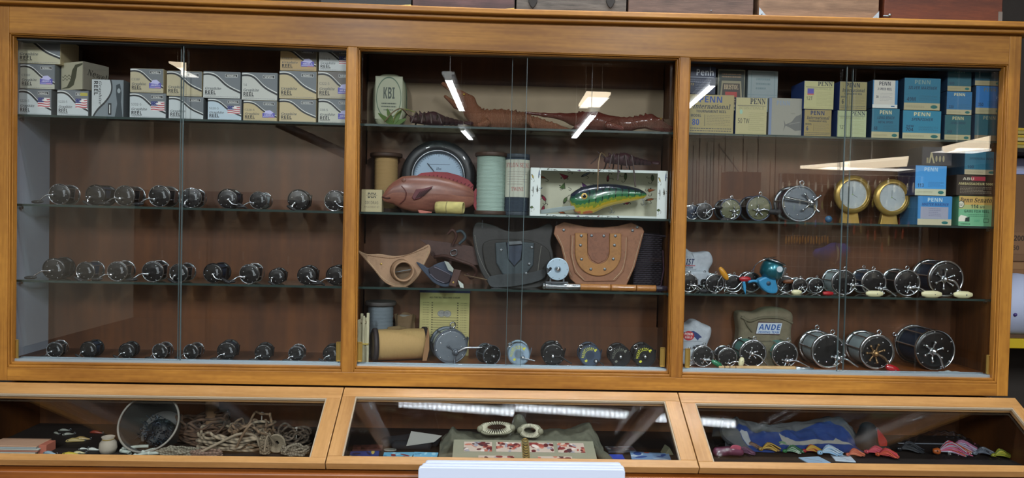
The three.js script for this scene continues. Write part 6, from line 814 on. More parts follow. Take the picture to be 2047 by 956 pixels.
  rope('upright bundle of light rope strands next to the flat coil', 530, 908, 9, 12, 9, .0028, [132, 116, 94], { j: .12, h: .05, tail: [[528, 905, .03], [532, 880, .05], [536, 872, .055], [548, 888, .03]] });
  rope('small pinkish rope hank at the case front', 413, 913, 27, 10, 9, .0028, [124, 100, 86], { j: .3, h: .012 });
  rope('loose rope ends spread by the pail', 360, 908, 36, 14, 6, .0026, [128, 122, 106], { j: .5, h: .01 });
  rope('light rope loop beside the left hatch corner', 590, 910, 24, 12, 7, .0028, [136, 124, 106], { j: .3, h: .02, tail: [[568, 905, .015], [580, 892, .03], [596, 892, .025], [600, 906, .005]] });
  for (const [px, py, h, lb] of [[522, 880, .07, 'thin headed pin standing among the ropes'], [592, 884, .035, 'short headed pin at the far end of the rope pile']]) { const q = fl(px, py), w = thing('headed_pin', lb, 'pin', [q.x, CF, q.z]); mesh('shaft', rod(V(0, 0, 0), V(.001, h, 0), .0018, 8), std(0x8a847a, .6), w); mesh('head', lathe([[0, 0], [.005, .001], [.005, .004], [0, .006]], 14).translate(.001, h, 0), std(0x9a948a, .6), w); }
  { const z = -.13, h = .075, q = at(424, 840, z), w = thing('thread_spool', 'dim brown thread spool at the back of the left case', 'spool', [q.x, CF, z]); const f = yy => lathe([[0, yy], [.021, yy], [.021, yy + .006], [0, yy + .006]], 30); mesh('flange', f(0), woodF, w); mesh('flange', f(h + .024), woodF, w); mesh('wound_thread', lathe([[.017, .006], [.018, .05], [.017, h + .024]], 32), thread(0x84664a), w); }
}
function drape(name, label, cat, cols, prof, m, noise, extra) {      // a cloth lying over a low heap: cols [px, py of its crest at z0]
  const z0 = prof.z0, NU = 90, NV = prof.p.length * 5, xs = cols.map(([a, b]) => { const p = at(a, b, z0); return [p.x, p.y - CF]; }), t = thing(name, label, cat, [(xs[0][0] + xs.at(-1)[0]) / 2, CF, z0]), P = [], U = [], I = [], n1 = vnoise(14, 9, noise), n2 = vnoise(34, 16, noise + 1), c = new THREE.CatmullRomCurve3(prof.p.map(([z, f]) => V(z, f, 0)), false, 'centripetal');
  for (let i = 0; i <= NU; i++) { const X = xs[0][0] + (xs.at(-1)[0] - xs[0][0]) * i / NU; let k = 0; while (k < xs.length - 2 && xs[k + 1][0] < X) k++; const f = (X - xs[k][0]) / (xs[k + 1][0] - xs[k][0]), s = f * f * (3 - 2 * f), H = xs[k][1] + (xs[k + 1][1] - xs[k][1]) * s; for (let j = 0; j <= NV; j++) { const q = c.getPoint(j / NV), w = (n1(i / NU, j / NV) - .5) * .016 + (n2(i / NU, j / NV) - .5) * .006; P.push(X - t.position.x, Math.max(.002, q.y * H + w * Math.min(1, q.y * 2)), q.x - z0 + w * .8); U.push(i / NU, Math.min(1, j / NV / prof.top || 0)); } }
  for (let i = 0; i < NU; i++) for (let j = 0; j < NV; j++) { const a = i * (NV + 1) + j, b = a + NV + 1; I.push(a, a + 1, b, b, a + 1, b + 1); }
  const g = new THREE.BufferGeometry(); g.setAttribute('position', new THREE.Float32BufferAttribute(P, 3)); g.setAttribute('uv', new THREE.Float32BufferAttribute(U, 2)); g.setIndex(I); g.computeVertexNormals(); mesh('cloth', g, m, t); if (extra) extra(t); return t;
}
{
  // middle: garment, jaws, open photo album, papers
  const kh = std(0xffffff, .9, { map: rep(grainTex([84, 84, 70], .14, 10, 10, 811), 6, 3), bumpMap: rep(leatherT, 16, 8), bumpScale: .0012, side: THREE.DoubleSide });
  const tC = drape('canvas_garment', 'folded grey-green canvas garment behind the open album', 'garment', [[880, 888], [892, 872], [905, 857], [916, 866], [960, 868], [1010, 872], [1060, 870], [1110, 862], [1150, 857], [1178, 850], [1190, 866], [1204, 895]], { z0: 0, p: [[.055, .02], [.05, .35], [.035, .8], [0, 1], [-.04, .85], [-.08, .4], [-.1, .05]], top: .6 }, kh, 821, t => { mesh('side_fold', tube([V(-.15, .012, .05), V(-.162, .02, .1), V(-.17, .012, .15), V(-.168, .008, .18)], .012, 24, 8).scale(1, 1, 1), kh, t); mesh('side_fold', tube([V(.185, .012, .04), V(.2, .018, .09), V(.21, .012, .14), V(.205, .01, .175)], .014, 24, 8), kh, t); });
  const jaw = (label, px, py, z, w, h, arch) => { const p = at(px, py, z), t = thing('shark_jaw', label, 'jaw', [p.x, p.y, z], arch ? -.2 : .15), bone = std(0x7d7b66, .7), s = pxs(px, py, z), n = 26, pts = [], tee = []; const tilt = v => v.applyAxisAngle(V(1, 0, 0), arch ? -.5 : -.75); for (let k = 0; k < n; k++) { const a = k / n * 6.283, q = tilt(V(w * s * Math.cos(a), h * s * 1.3 * Math.sin(a) * (1 + .2 * Math.cos(2 * a)), 0)); pts.push(q); } mesh('jaw_cartilage', tube(pts, .0034, 70, 8, true), bone, t); for (let k = 0; k < 34; k++) { const a = k / 34 * 6.283, o = tilt(V(w * s * .93 * Math.cos(a), h * s * 1.2 * Math.sin(a), .003)), i = tilt(V(w * s * .58 * Math.cos(a), h * s * .45 * Math.sin(a), .008)); tee.push(rod(o, i, .0026, 5, .0003)); } stuffPart('teeth', tee, std(0xb4b09a, .4), t); mesh('jaw_hinge', ball(.009, 12).translate(...tilt(V(w * s, 0, 0)).toArray()), bone, t); mesh('jaw_hinge', ball(.009, 12).translate(...tilt(V(-w * s, 0, 0)).toArray()), bone, t); };
  jaw('left toothed shark jaw resting on the canvas garment', 992, 857, .03, 32, 11, false); jaw('right toothed shark jaw resting on the canvas garment', 1060, 862, .035, 20, 11, true);
  { const p = at(1040, 868, .0), t = thing('cloth_hood', 'small grey-green cloth hood bunched between the two shark jaws', 'cloth', [p.x, p.y, -.01]); mesh('cloth', blob([[[-.02, .0, 0, .012], [-.004, .034, 0, .013]], [[-.004, .034, 0, .013], [.016, .008, .004, .013]], [[-.02, 0, 0, .012], [.03, -.004, .008, .01]], [[-.03, -.006, .01, .01], [0, -.008, .014, .012]]], 44, .008), kh, t); }
  // album
  const a0 = fl(905, 914), a1 = fl(1190, 916), zA = .165, zB2 = .06, cx = (a0.x + a1.x) / 2, sx = fl(1046, 905).x, tA = thing('photo_album', 'open spiral-bound photo album with small prints on cream pages', 'album', [sx, CF + .022, .125]); tA.rotation.x = .27;
  const D = .125, wl = sx - at(905, 905, .11).x - .006, wr = at(1190, 905, .11).x - sx - .006, pgM = std(0x84826e, .8);
  for (const [s, w] of [[-1, wl], [1, wr]]) { mesh('page_block', rbox(w, .012, D, .002, s * (w / 2 + .006), .007, 0).rotateZ(0), pgM, tA); const ph = (x, z, pw, pd, sd) => mesh('photo_print', box(pw, .0008, pd, s * x, .0134, z), [0, 1, 2, 3, 4, 5].map(k => k === 2 ? std(0xffffff, .35, { map: canvasTex(96, 64, (c, W, H) => { seed = sd; c.fillStyle = '#b9a79a'; c.fillRect(0, 0, W, H); for (let i = 0; i < 26; i++) { c.fillStyle = ['#7a2f30', '#9a4a40', '#d0c4bc', '#5a2428', '#8f8f98', '#b06a58', '#4a3036'][Math.floor(rnd() * 7)]; c.beginPath(); c.ellipse(rnd() * W, rnd() * H, rr(4, 16), rr(3, 10), rnd() * 3, 0, 7); c.fill(); } }) }) : std(0x9a9488, .6)), tA); ph(w * .68, -.03, w * .4, .042, 5 + s); ph(w * .24, -.03, w * .36, .042, 9 + s); ph(w * .42, .028, w * .5, .04, 13 + s); }
  for (let k = 0; k < 18; k++) mesh('binding_ring', new THREE.TorusGeometry(.0085, .0009, 6, 16, Math.PI * 1.5).rotateZ(-.78).translate(0, .0115, -D / 2 + .004 + k * (D - .008) / 17), M.brass, tA);
  // card, booklets, tags
  { const z = -.0, t = thing('white_card', 'white card propped against dark things in the middle case', 'card', [at(848, 885, z).x, CF, z]); mesh('panel', extrude(shape(rel(t, [[822, 862], [884, 871], [868, 884], [812, 892]], z).map(([a, b]) => [a, Math.max(.001, b)])), .0014, .0003), std(0x9b9890, .7), t); mesh('back_stand', box(.03, .03, .05, .0, .015, -.03), std(0x17161a, .8), t); }
  { const p = fl(800, 895), t = thing('dark_cloth', 'rumpled black cloth under the white card', 'cloth', [p.x + .02, CF, p.z - .02]); mesh('cloth', blob([[[-.06, .008, 0, .014], [.02, .012, -.01, .018]], [[.02, .012, -.01, .018], [.07, .01, 0, .014]], [[-.03, .01, .03, .012], [.05, .01, .03, .013]]], 44, .012), std(0x17181c, .9), t); }
  const flat = (name, label, cat, px, py, w, d, col, turn, draw, y = 0) => { const p = fl(px, py), t = thing(name, label, cat, [p.x, CF + y, p.z], turn); mesh('cover', box(w, .004, d, 0, .002, 0), [0, 1, 2, 3, 4, 5].map(k => k === 2 && draw ? std(0xffffff, .5, { map: canvasTex(128, 96, draw) }) : std(col, .5)), t); mesh('pages', box(w - .003, .0026, d - .003, 0, .0053, 0).translate(0, -.0066 + .0013 + .0001, 0), std(0xb0b0a8, .8), t).visible = true; return t; };
  const blot = (bg, cols, sd) => (c, w, h) => { c.fillStyle = bg; c.fillRect(0, 0, w, h); seed = sd; for (let k = 0; k < 9; k++) { c.fillStyle = cols[Math.floor(rnd() * cols.length)]; c.beginPath(); c.ellipse(rnd() * w, rnd() * h, rr(8, 30), rr(4, 14), rnd() * 3, 0, 7); c.fill(); } };
  flat('booklet', 'light blue booklet left of centre in the middle case', 'booklet', 796, 915, .075, .06, 0x4d94b4, .06, blot('#5b9cba', ['#7a2a2a', '#8fb8c8', '#3d7fa0'], 21)); flat('booklet', 'light blue booklet against the canvas garment', 'booklet', 849, 915, .062, .06, 0x4d94b4, -.05, blot('#62a4c4', ['#9ac4d4', '#4486a6'], 22));
  flat('booklet', 'dark blue booklet with yellow and white emblem', 'booklet', 728, 913, .072, .06, 0x20346c, .1, blot('#22366e', ['#b09a4a', '#b8bcc0', '#141c3a'], 23)); flat('booklet', 'reddish brown booklet behind the dark blue one', 'booklet', 735, 897, .075, .04, 0x4a2a28, .1, blot('#4f302c', ['#6a4038', '#3a2420'], 24));
  flat('booklet', 'bright blue booklet right of the album', 'booklet', 1228, 918, .05, .05, 0x2040a0, 0, null); flat('booklet', 'pale blue magazine in the right corner of the middle case', 'booklet', 1300, 915, .1, .06, 0x5a7ca4, -.12, blot('#6f8cae', ['#a84a3a', '#2a4a86', '#aebccc'], 26)); flat('booklet', 'grey magazine behind the pale blue one', 'booklet', 1240, 900, .075, .04, 0x3a3c44, .1, blot('#44464e', ['#8a8a88', '#5a3a3a'], 27));
  { const p = fl(1335, 908), t = thing('folded_paper', 'small olive folded paper at the right rail of the middle case', 'paper', [p.x, CF, p.z], .2); mesh('sheet', extrude(shape([[-.012, 0], [.012, 0], [0, .02]]), .03, .001).translate(0, 0, -.02), std(0x6f6f58, .8), t); }
  { const p = fl(780, 901), t = thing('oval_tag', 'small grey oval tag on the black cloth', 'tag', [p.x, CF + .0005, p.z], 0); mesh('plate', extrude(shape([...Array(20)].map((_, k) => [.016 * Math.cos(k * .314), .009 * Math.sin(k * .314)])), .003, .0006).rotateX(-1.57).translate(0, .0, 0), std(0x84867e, .5), t); mesh('hole', cyl(.0015, .0034, 10).translate(.01, .0017, 0), std(0x222222, .7), t); }
}
{
  // right: canvas apron with a marlin, skirted lures, plastic bags
  const ap = canvasTex(512, 256, (c, w, h) => { c.fillStyle = '#4c4e50'; c.fillRect(0, 0, w, h); poly(c, '#172f66', [[40, 96], [110, 116], [190, 112], [300, 84], [372, 70], [420, 150], [470, 190], [512, 214], [512, 256], [90, 256], [60, 170]]); poly(c, '#84827c', [[190, 112], [206, 146], [250, 168], [320, 166], [360, 172], [372, 158], [388, 178], [430, 200], [376, 190], [330, 184], [256, 190], [180, 182], [194, 164]]); poly(c, '#8a8d90', [[52, 140], [76, 136], [96, 196], [74, 200]]); poly(c, '#16223e', [[452, 180], [486, 150], [482, 196], [506, 206], [450, 200]]); });
  drape('canvas_apron', 'grey canvas apron printed with blue sea and a pale marlin', 'apron', [[1437, 846], [1446, 838], [1467, 838], [1472, 832], [1476, 840], [1510, 846], [1550, 848], [1600, 846], [1640, 838], [1680, 834], [1700, 852], [1718, 878], [1735, 900]], { z0: -.09, p: [[-.02, .03], [-.03, .26], [-.055, .64], [-.08, .94], [-.09, 1], [-.12, .8], [-.15, .05]], top: .68 }, std(0xffffff, .9, { map: ap, side: THREE.DoubleSide, bumpMap: rep(leatherT, 16, 8), bumpScale: .001 }), 841, t => { for (const [a, b] of [[1451, 851], [1453, 862]]) { const p = lp(t, a, b, -.075); mesh('snap', latheZ([[.0035, 0], [.003, .002], [0, .002]], 14).translate(p.x, p.y, p.z + .018), M.steel, t); } mesh('neck_strap', tube([lp(t, 1445, 842, -.08), lp(t, 1440, 862, -.06), lp(t, 1448, 878, -.035), lp(t, 1470, 893, -.01)], .004, 30, 8), std(0x24262a, .8), t); });
  const skirt = (label, px, py, len, cols, turn, n = 84, spread = .5) => { const p = fl(px, py - 9), s = len * 1.25 * pxs(px, py, p.z), t = thing('skirted_lure', label, 'lure', [p.x, CF + .004, p.z], turn); mesh('head', latheX([[0, -s * .6], [s * .09, -s * .58], [s * .13, -s * .42], [s * .1, -s * .34], [0, -s * .34]], 16).translate(0, s * .13, 0), phys(cols[0], .3, { clearcoat: .8 }), t); cols.forEach((c, ci) => { const g = []; for (let k = 0; k < n / cols.length; k++) { const a = rr(-1, 1) * spread, h = rr(.3, 4.2) * s * .1; g.push(tube([V(-s * .4, s * .12, 0), V(0, s * .1 + h, s * .45 * Math.sin(a) * .5), V(s * rr(.4, .75), Math.max(.0015, h * .5), s * .55 * Math.sin(a))], .0015, 8, 4)); } stuffPart('skirt_strands', g, std(c, .55), t); }); mesh('eye', ball(s * .03, 8).translate(-s * .47, s * .16, s * .11), std(0x101010, .2), t); };
  skirt('gold skirted lure beside the bagged purple one', 1535, 914, 26, [0x8a6a28, 0xa98a3a, 0x4a3420], .05); skirt('brown skirted lure next to the gold one', 1500, 910, 22, [0x4a3830, 0x6a5040], .1); skirt('green and white skirted lure in front of the apron', 1582, 918, 24, [0x2a6a3a, 0xa0b0a0, 0x1f4a2a], 0); skirt('pink-red skirted lure beyond the lower corner of the apron', 1748, 921, 26, [0xa8324a, 0xb8485a], -.3); skirt('orange skirted lure by the case front', 1706, 924, 22, [0xa8503a, 0xb86a4a], .1);
  skirt('large orange, pink and white skirted lure in a clear bag', 1897, 922, 42, [0xb85a24, 0xb83a58, 0xc05a7a, 0xa9b0bc], -.12, 130); skirt('pale pink skirted lure overlapping the large orange one', 1920, 915, 34, [0xb06a86, 0xa8a4b4], -.25); skirt('yellow-green skirted lure at the far end of the case', 1998, 926, 24, [0x8a8a24, 0x5f6a1f, 0xa8a03a], .1); skirt('blue and white skirted lure at the case front', 1655, 922, 30, [0x7fa2c0, 0xa8b4c0], .05);
  skirt('dark purple skirted lure at the front of the case, left of the gold one', 1486, 921, 24, [0x4a2440, 0x6a4a5c], .1); skirt('red and gold skirted lure between the green one and the blue one', 1620, 917, 24, [0x9a2c30, 0xa8862e], .15); skirt('black skirted lure left of the large orange one', 1815, 915, 30, [0x14161a, 0x26282e], -.1); skirt('orange and red skirted lure below the spoon lure', 1770, 926, 26, [0xb0482a, 0xa8303a], -.25); skirt('dull silver skirted lure between the large orange and yellow-green ones', 1962, 922, 26, [0x7a7f88, 0x4a505a], .1); skirt('pale green skirted lure behind the green and white one', 1560, 909, 22, [0x5a7a5a, 0x8a947a], 0);
  { const p = fl(1455, 912), t = thing('bagged_lure', 'purple and pink lure in a clear bag at the left corner of the right case', 'lure', [p.x, CF, p.z], .1); mesh('body', blob([[[-.03, .012, 0, .012], [.025, .014, 0, .013]], [[.0, .016, .012, .009], [.03, .012, .01, .008]]], 40, .008), phys(0x6a3448, .4, { clearcoat: .5 }), t); mesh('fin', extrude(shape([[0, 0], [.03, .004], [.034, .016], [.01, .02]], true), .003, .001).translate(-.005, .012, .012), std(0xa0485a, .5), t); const g = new THREE.PlaneGeometry(.11, .06, 22, 12).rotateX(-1.57), q = g.attributes.position; for (let i = 0; i < q.count; i++) q.setY(i, .03 * Math.max(.07, 1 - (q.getX(i) / .058) ** 2) * Math.max(.1, 1 - (q.getZ(i) / .034) ** 2) + .004 * Math.abs(Math.sin(q.getX(i) * 190 + q.getZ(i) * 140)) + .001); g.computeVertexNormals(); mesh('clear_bag', g, phys(0xf2f4f6, .08, { transmission: 1, thickness: 0, ior: 1.45 }), t); }
  { const p = fl(1905, 912), t = thing('plastic_bag', 'crinkled clear plastic bag around the large skirted lure', 'bag', [p.x, CF, p.z - .02]); const g = new THREE.PlaneGeometry(.19, .15, 34, 26).rotateX(-1.57), q = g.attributes.position; for (let i = 0; i < q.count; i++) q.setY(i, .05 * Math.max(.04, 1 - (q.getX(i) / .1) ** 2) * Math.max(.08, 1 - ((q.getZ(i) + .01) / .085) ** 2) + .005 * Math.abs(Math.sin(q.getX(i) * 130 + q.getZ(i) * 90)) + .004 * Math.abs(Math.sin(q.getX(i) * 60 - q.getZ(i) * 160)) + .001); g.computeVertexNormals(); mesh('film', g, phys(0xf2f4f8, .06, { transmission: 1, thickness: 0, ior: 1.5 }), t); mesh('seal_strip', rbox(.19, .002, .006, .0006, 0, .004, -.075), phys(0xdfe4ea, .2, { transmission: .8, thickness: 0 }), t); }
  { const z = -.03, p = at(1752, 875, z), t = thing('spoon_lure', 'red teardrop spoon hanging on a dark leader wallet', 'lure', [p.x, CF, z]); mesh('spoon', extrude(shape([[0, .028], [.009, .01], [.014, -.012], [.006, -.026], [-.006, -.024], [-.009, -.008], [-.005, .012]], true), .004, .0016, 3).rotateZ(.35).translate(.004, p.y - CF, .012), phys(0x8a1c1c, .3, { clearcoat: .8 }), t); mesh('wallet', blob([[[-.03, .03, 0, .026], [-.022, .06, -.004, .022]], [[-.02, .012, .01, .012], [.02, .012, .012, .012]]], 44, .012), std(0x121215, .7), t); mesh('split_ring', new THREE.TorusGeometry(.003, .0006, 6, 14).translate(-.007, p.y - CF + .027, .014), M.steel, t); }
  const flat2 = (label, px, py, w, d, col, turn) => { const p = fl(px, py), t = thing('printed_card', label, 'card', [p.x, CF, p.z], turn); mesh('card', rbox(w, .003, d, .001, 0, .0015, 0), std(col, .6), t); mesh('fold_crease', rod(V(-w * .3, .0032, -d * .3), V(w * .2, .0032, d * .3), .0006, 4), std(0x7a7c80, .7), t); }; flat2('pale blue-white printed card at the case front below the apron', 1628, 922, .06, .05, 0x8aa4bc, .2); flat2('white printed card under the blue skirted lure', 1685, 918, .05, .05, 0xa8b4c0, -.2);
}
// ---------- on top of, beside and before the cabinet ----------
{
  const topY = px => at(px, (px < 1000 ? 5 + 35.5 * px / 1000 : 40.5 + 25.5 * (px - 1000) / 1043) - 23.4, .03).y, oak = woodTex([60, 54, 50], [104, 96, 88], 201, 1.6, 512, 256), wal = woodTex([66, 48, 40], [106, 82, 70], 211, 1.8, 512, 256), pin = woodTex([104, 78, 58], [144, 112, 86], 221, 1.5, 512, 256), red = woodTex([56, 34, 32], [92, 62, 60], 231, 1.5, 512, 256);
  const flatTop = struct('cabinet_top', box(2.69, .012, .2, 0, Math.min(topY(100), topY(1950)) - .008, -.09), M.dark);
  const chest = (label, x0, x1, h, m, extra, name = 'wooden_chest') => { const z = .0, a = at(x0, 20, z), b = at(x1, 20, z), y = Math.max(topY(x0), topY(x1)) + .001, w = b.x - a.x, t = thing(name, label, 'chest', [(a.x + b.x) / 2, y, z]); mesh('front_board', boxUV(rbox(w, h, .012, .002, 0, h / 2, -.006), 3), m, t); for (const s of [-1, 1]) mesh('side_board', boxUV(box(.012, h - .004, .15, s * (w / 2 - .007), h / 2, -.088), 3), m, t); mesh('back_board', boxUV(box(w - .004, h - .004, .012, 0, h / 2, -.169), 3), m, t); mesh('lid', boxUV(rbox(w + .006, .016, .18, .003, 0, h + .009, -.088), 3), m, t); if (extra) extra(t, w, h); return t; };
  const corner = (t, s, w, m) => mesh('corner_bracket', extrude(shape([[0, 0], [s * .022, 0], [0, .024]]), .0016, .0004).translate(-s * w / 2, .001, .0002), m, t), screw = (t, x, y) => mesh('screw', latheZ([[.0022, 0], [.0018, .0012], [0, .0014]], 10).translate(x, y, .0016), M.steel, t);
  chest('black case with a brass corner at the far end of the chests', 640, 822, .2, std(0x0f0e0e, .5), (t, w) => { mesh('brass_corner', extrude(shape([[0, 0], [-.03, 0], [-.026, .006], [0, .008]]), .002, .0005).translate(w / 2, .0005, .0004), M.brass, t); }, 'storage_case');
  chest('distressed purplish brown wooden chest with brass corner on the cabinet top', 824, 1028, .22, std(0xffffff, .6, { map: rep(red, 2, 4) }), (t, w) => { mesh('brass_corner', extrude(shape([[0, 0], [-.028, 0], [-.024, .006], [0, .009]]), .002, .0005).translate(w / 2, .0005, .0004), M.brass, t); mesh('worn_band', box(w, .006, .001, 0, .004, .0006), std(0x3a2a2a, .6), t); });
  chest('grey weathered chest with dark iron shields on the cabinet top', 1032, 1252, .24, std(0xffffff, .75, { map: rep(oak, 2, 5) }), (t, w) => { for (const px of [1065, 1220]) { const p = lp(t, px, 8, 0); mesh('iron_shield', extrude(shape([[-.011, .03], [.011, .03], [.011, .004], [.006, -.006], [0, -.012], [-.006, -.006], [-.011, .004]], false), .003, .001).translate(p.x, Math.max(.014, p.y), .0002), std(0x2a2624, .5, { metalness: .6 }), t); } });
  chest('dark-grained walnut plank box between the grey chest and the bracketed crate', 1256, 1506, .22, std(0xffffff, .6, { map: rep(wal, 2, 4) }), (t, w) => screw(t, w * .16, .014));
  chest('light pine crate with steel corner brackets on the cabinet top', 1517, 1757, .22, std(0xffffff, .6, { map: rep(pin, 2, 4) }), (t, w) => { for (const s of [1, -1]) { corner(t, s, w, M.steel); screw(t, -s * (w / 2 - .007), .007); } });
  chest('plain orange-brown wooden box at the outer end of the cabinet top', 1768, 2004, .22, std(0xb87246, .6, { map: rep(pin, 2, 2) }), (t, w) => { mesh('hasp', [rbox(.016, .004, .003, .001, -w / 2 + .004, .01, .002), ball(.004, 10).translate(-w / 2 + .012, .013, .003)].slice(0, 1), M.steel, t); mesh('hasp_knob', ball(.004, 10).translate(-w / 2 + .013, .012, .003), M.steel, t); mesh('side_cleat', box(.01, .03, .002, w / 2 - .006, .016, .001), std(0x6a6058, .6), t); });
}
{
  // storage rack at the right of the cabinet
  const z = -.3, yb = at(2035, 688, z).y, x0 = 1.36, rack = thing('storage_rack', 'storage rack with a yellow beam beside the cabinet end', 'rack', [1.7, 0, -.42]), ye = std(0xb59a14, .5);
  mesh('beam', rbox(.66, .03, .03, .003, .0, yb, .1), ye, rack); mesh('shelf_board', box(.64, .012, .26, 0, yb + .021, -.03), std(0x4a3422, .8), rack); for (const x of [-.325, .325]) for (const zz of [.09, -.12]) mesh('upright', box(.024, 2.6, .024, x, 1.3, zz), std(0x101216, .6), rack);
  const yt = at(2040, 338, z).y, bt = at(2035, 527, z).y; mesh('upper_board', box(.64, .012, .26, 0, yt + .06, -.03), std(0x14110e, .8), rack);
  const c0 = yb + .0275, cb = thing('cardboard_box', 'brown taped cardboard box low on the rack behind the white bag', 'box', [1.66, c0, -.5]); mesh('carton_body', rbox(.5, bt - c0, .14, .003, 0, (bt - c0) / 2, 0), std(0x7a5638, .85), cb); mesh('packing_tape', box(.5, .02, .001, 0, bt - c0 - .014, .0705), phys(0x8a6848, .3, { clearcoat: .5 }), cb);
  const ub = thing('cardboard_box', 'brown cardboard box marked 200 stacked on the rack', 'box', [1.66, bt + .001, -.5]), uh = at(2040, 350, z - .13).y - bt; mesh('carton_body', rbox(.5, uh, .14, .003, 0, uh / 2, 0), std(0x6e5038, .85), ub);
  { const p0 = at(2022, 515, -.43), g = new THREE.PlaneGeometry(.07, .07).translate(p0.x + .036 - 1.66, at(2035, 487, -.43).y - bt, .0708); mesh('printed_marks', g, std(0xffffff, .85, { map: canvasTex(128, 128, c => { c.fillStyle = '#76573e'; c.fillRect(0, 0, 128, 128); txt(c, '200', 6, 50, 44, '#2a2018', 'sans-serif', 'bold', 'left', .9); txt(c, '50个', 2, 106, 40, '#3a2c22', 'sans-serif', 'bold', 'left', .9); }) }), ub); }
  const wb = thing('foam_bag', 'white bulging plastic bag on the rack above the yellow beam', 'bag', [1.52, c0, -.34]), cy = at(2035, 610, -.34).y - c0; mesh('bag', blob([[[-.02, cy, 0, .075], [.06, cy + .01, -.0, .09]], [[-.02, .04, 0, .04], [.08, .05, 0, .05]]], 44, .03), std(0xaab2cc, .7), wb); mesh('purple_tie', ball(.006, 10).translate(at(2022, 628, -.28).x - 1.52, at(2022, 628, -.28).y - c0, .075), std(0x3a2a6a, .5), wb);
  for (let k = 0; k < 3; k++) { const t = thing('yellow_tray', ['yellow-edged tray, lowest of three on the rack', 'yellow-edged tray in the middle of three on the rack', 'yellow-edged tray, topmost of three on the rack'][k], 'tray', [1.7, yt + .068 + k * .022, -.44]); mesh('body', rbox(.6, .02, .2, .003, 0, .01, 0), std(k % 2 ? 0xa89a6a : 0x9a8a4a, .6), t); mesh('edge_strip', box(.6, .007, .002, 0, .015, .101), std(0xa88a1a, .5), t); }
  const lv = thing('white_carton', 'pale lavender carton between the cardboard box and the trays', 'box', [1.68, bt + uh + .002, -.5]); mesh('carton_body', rbox(.46, yt + .05 - bt - uh - .004, .13, .003, 0, (yt + .05 - bt - uh - .004) / 2, 0), std(0x9aa0c8, .7), lv); mesh('tape', box(.46, .014, .001, 0, .02, .0655), std(0xaeb2cc, .5), lv);
}
{
  // white sheets standing before the counter
  const m = std(0xc4cce0, .55), lbl = ['white foam sheet standing nearest the viewer before the counter', 'white foam sheet, middle of three before the counter', 'white foam sheet closest to the counter'];
  [[836, 1250, 936.5, .352], [842, 1249, 931.5, .336], [849, 1243, 925.5, .318]].forEach(([x0, x1, py, z], i) => { const a = at(x0, 945, z), b = at(x1, 945, z), y = at(1040, py, z).y, w = b.x - a.x, t = thing('foam_sheet', lbl[i], 'board', [(a.x + b.x) / 2, 0, z], 0), r = .008, s = new THREE.Shape(); s.moveTo(-w / 2, 0); s.lineTo(w / 2, 0); s.lineTo(w / 2, y - r); s.quadraticCurveTo(w / 2, y, w / 2 - r, y); s.lineTo(-w / 2 + r, y); s.quadraticCurveTo(-w / 2, y, -w / 2, y - r); mesh('sheet', extrude(s, .013, .002).translate(0, 0, -.013), m, t); });
}
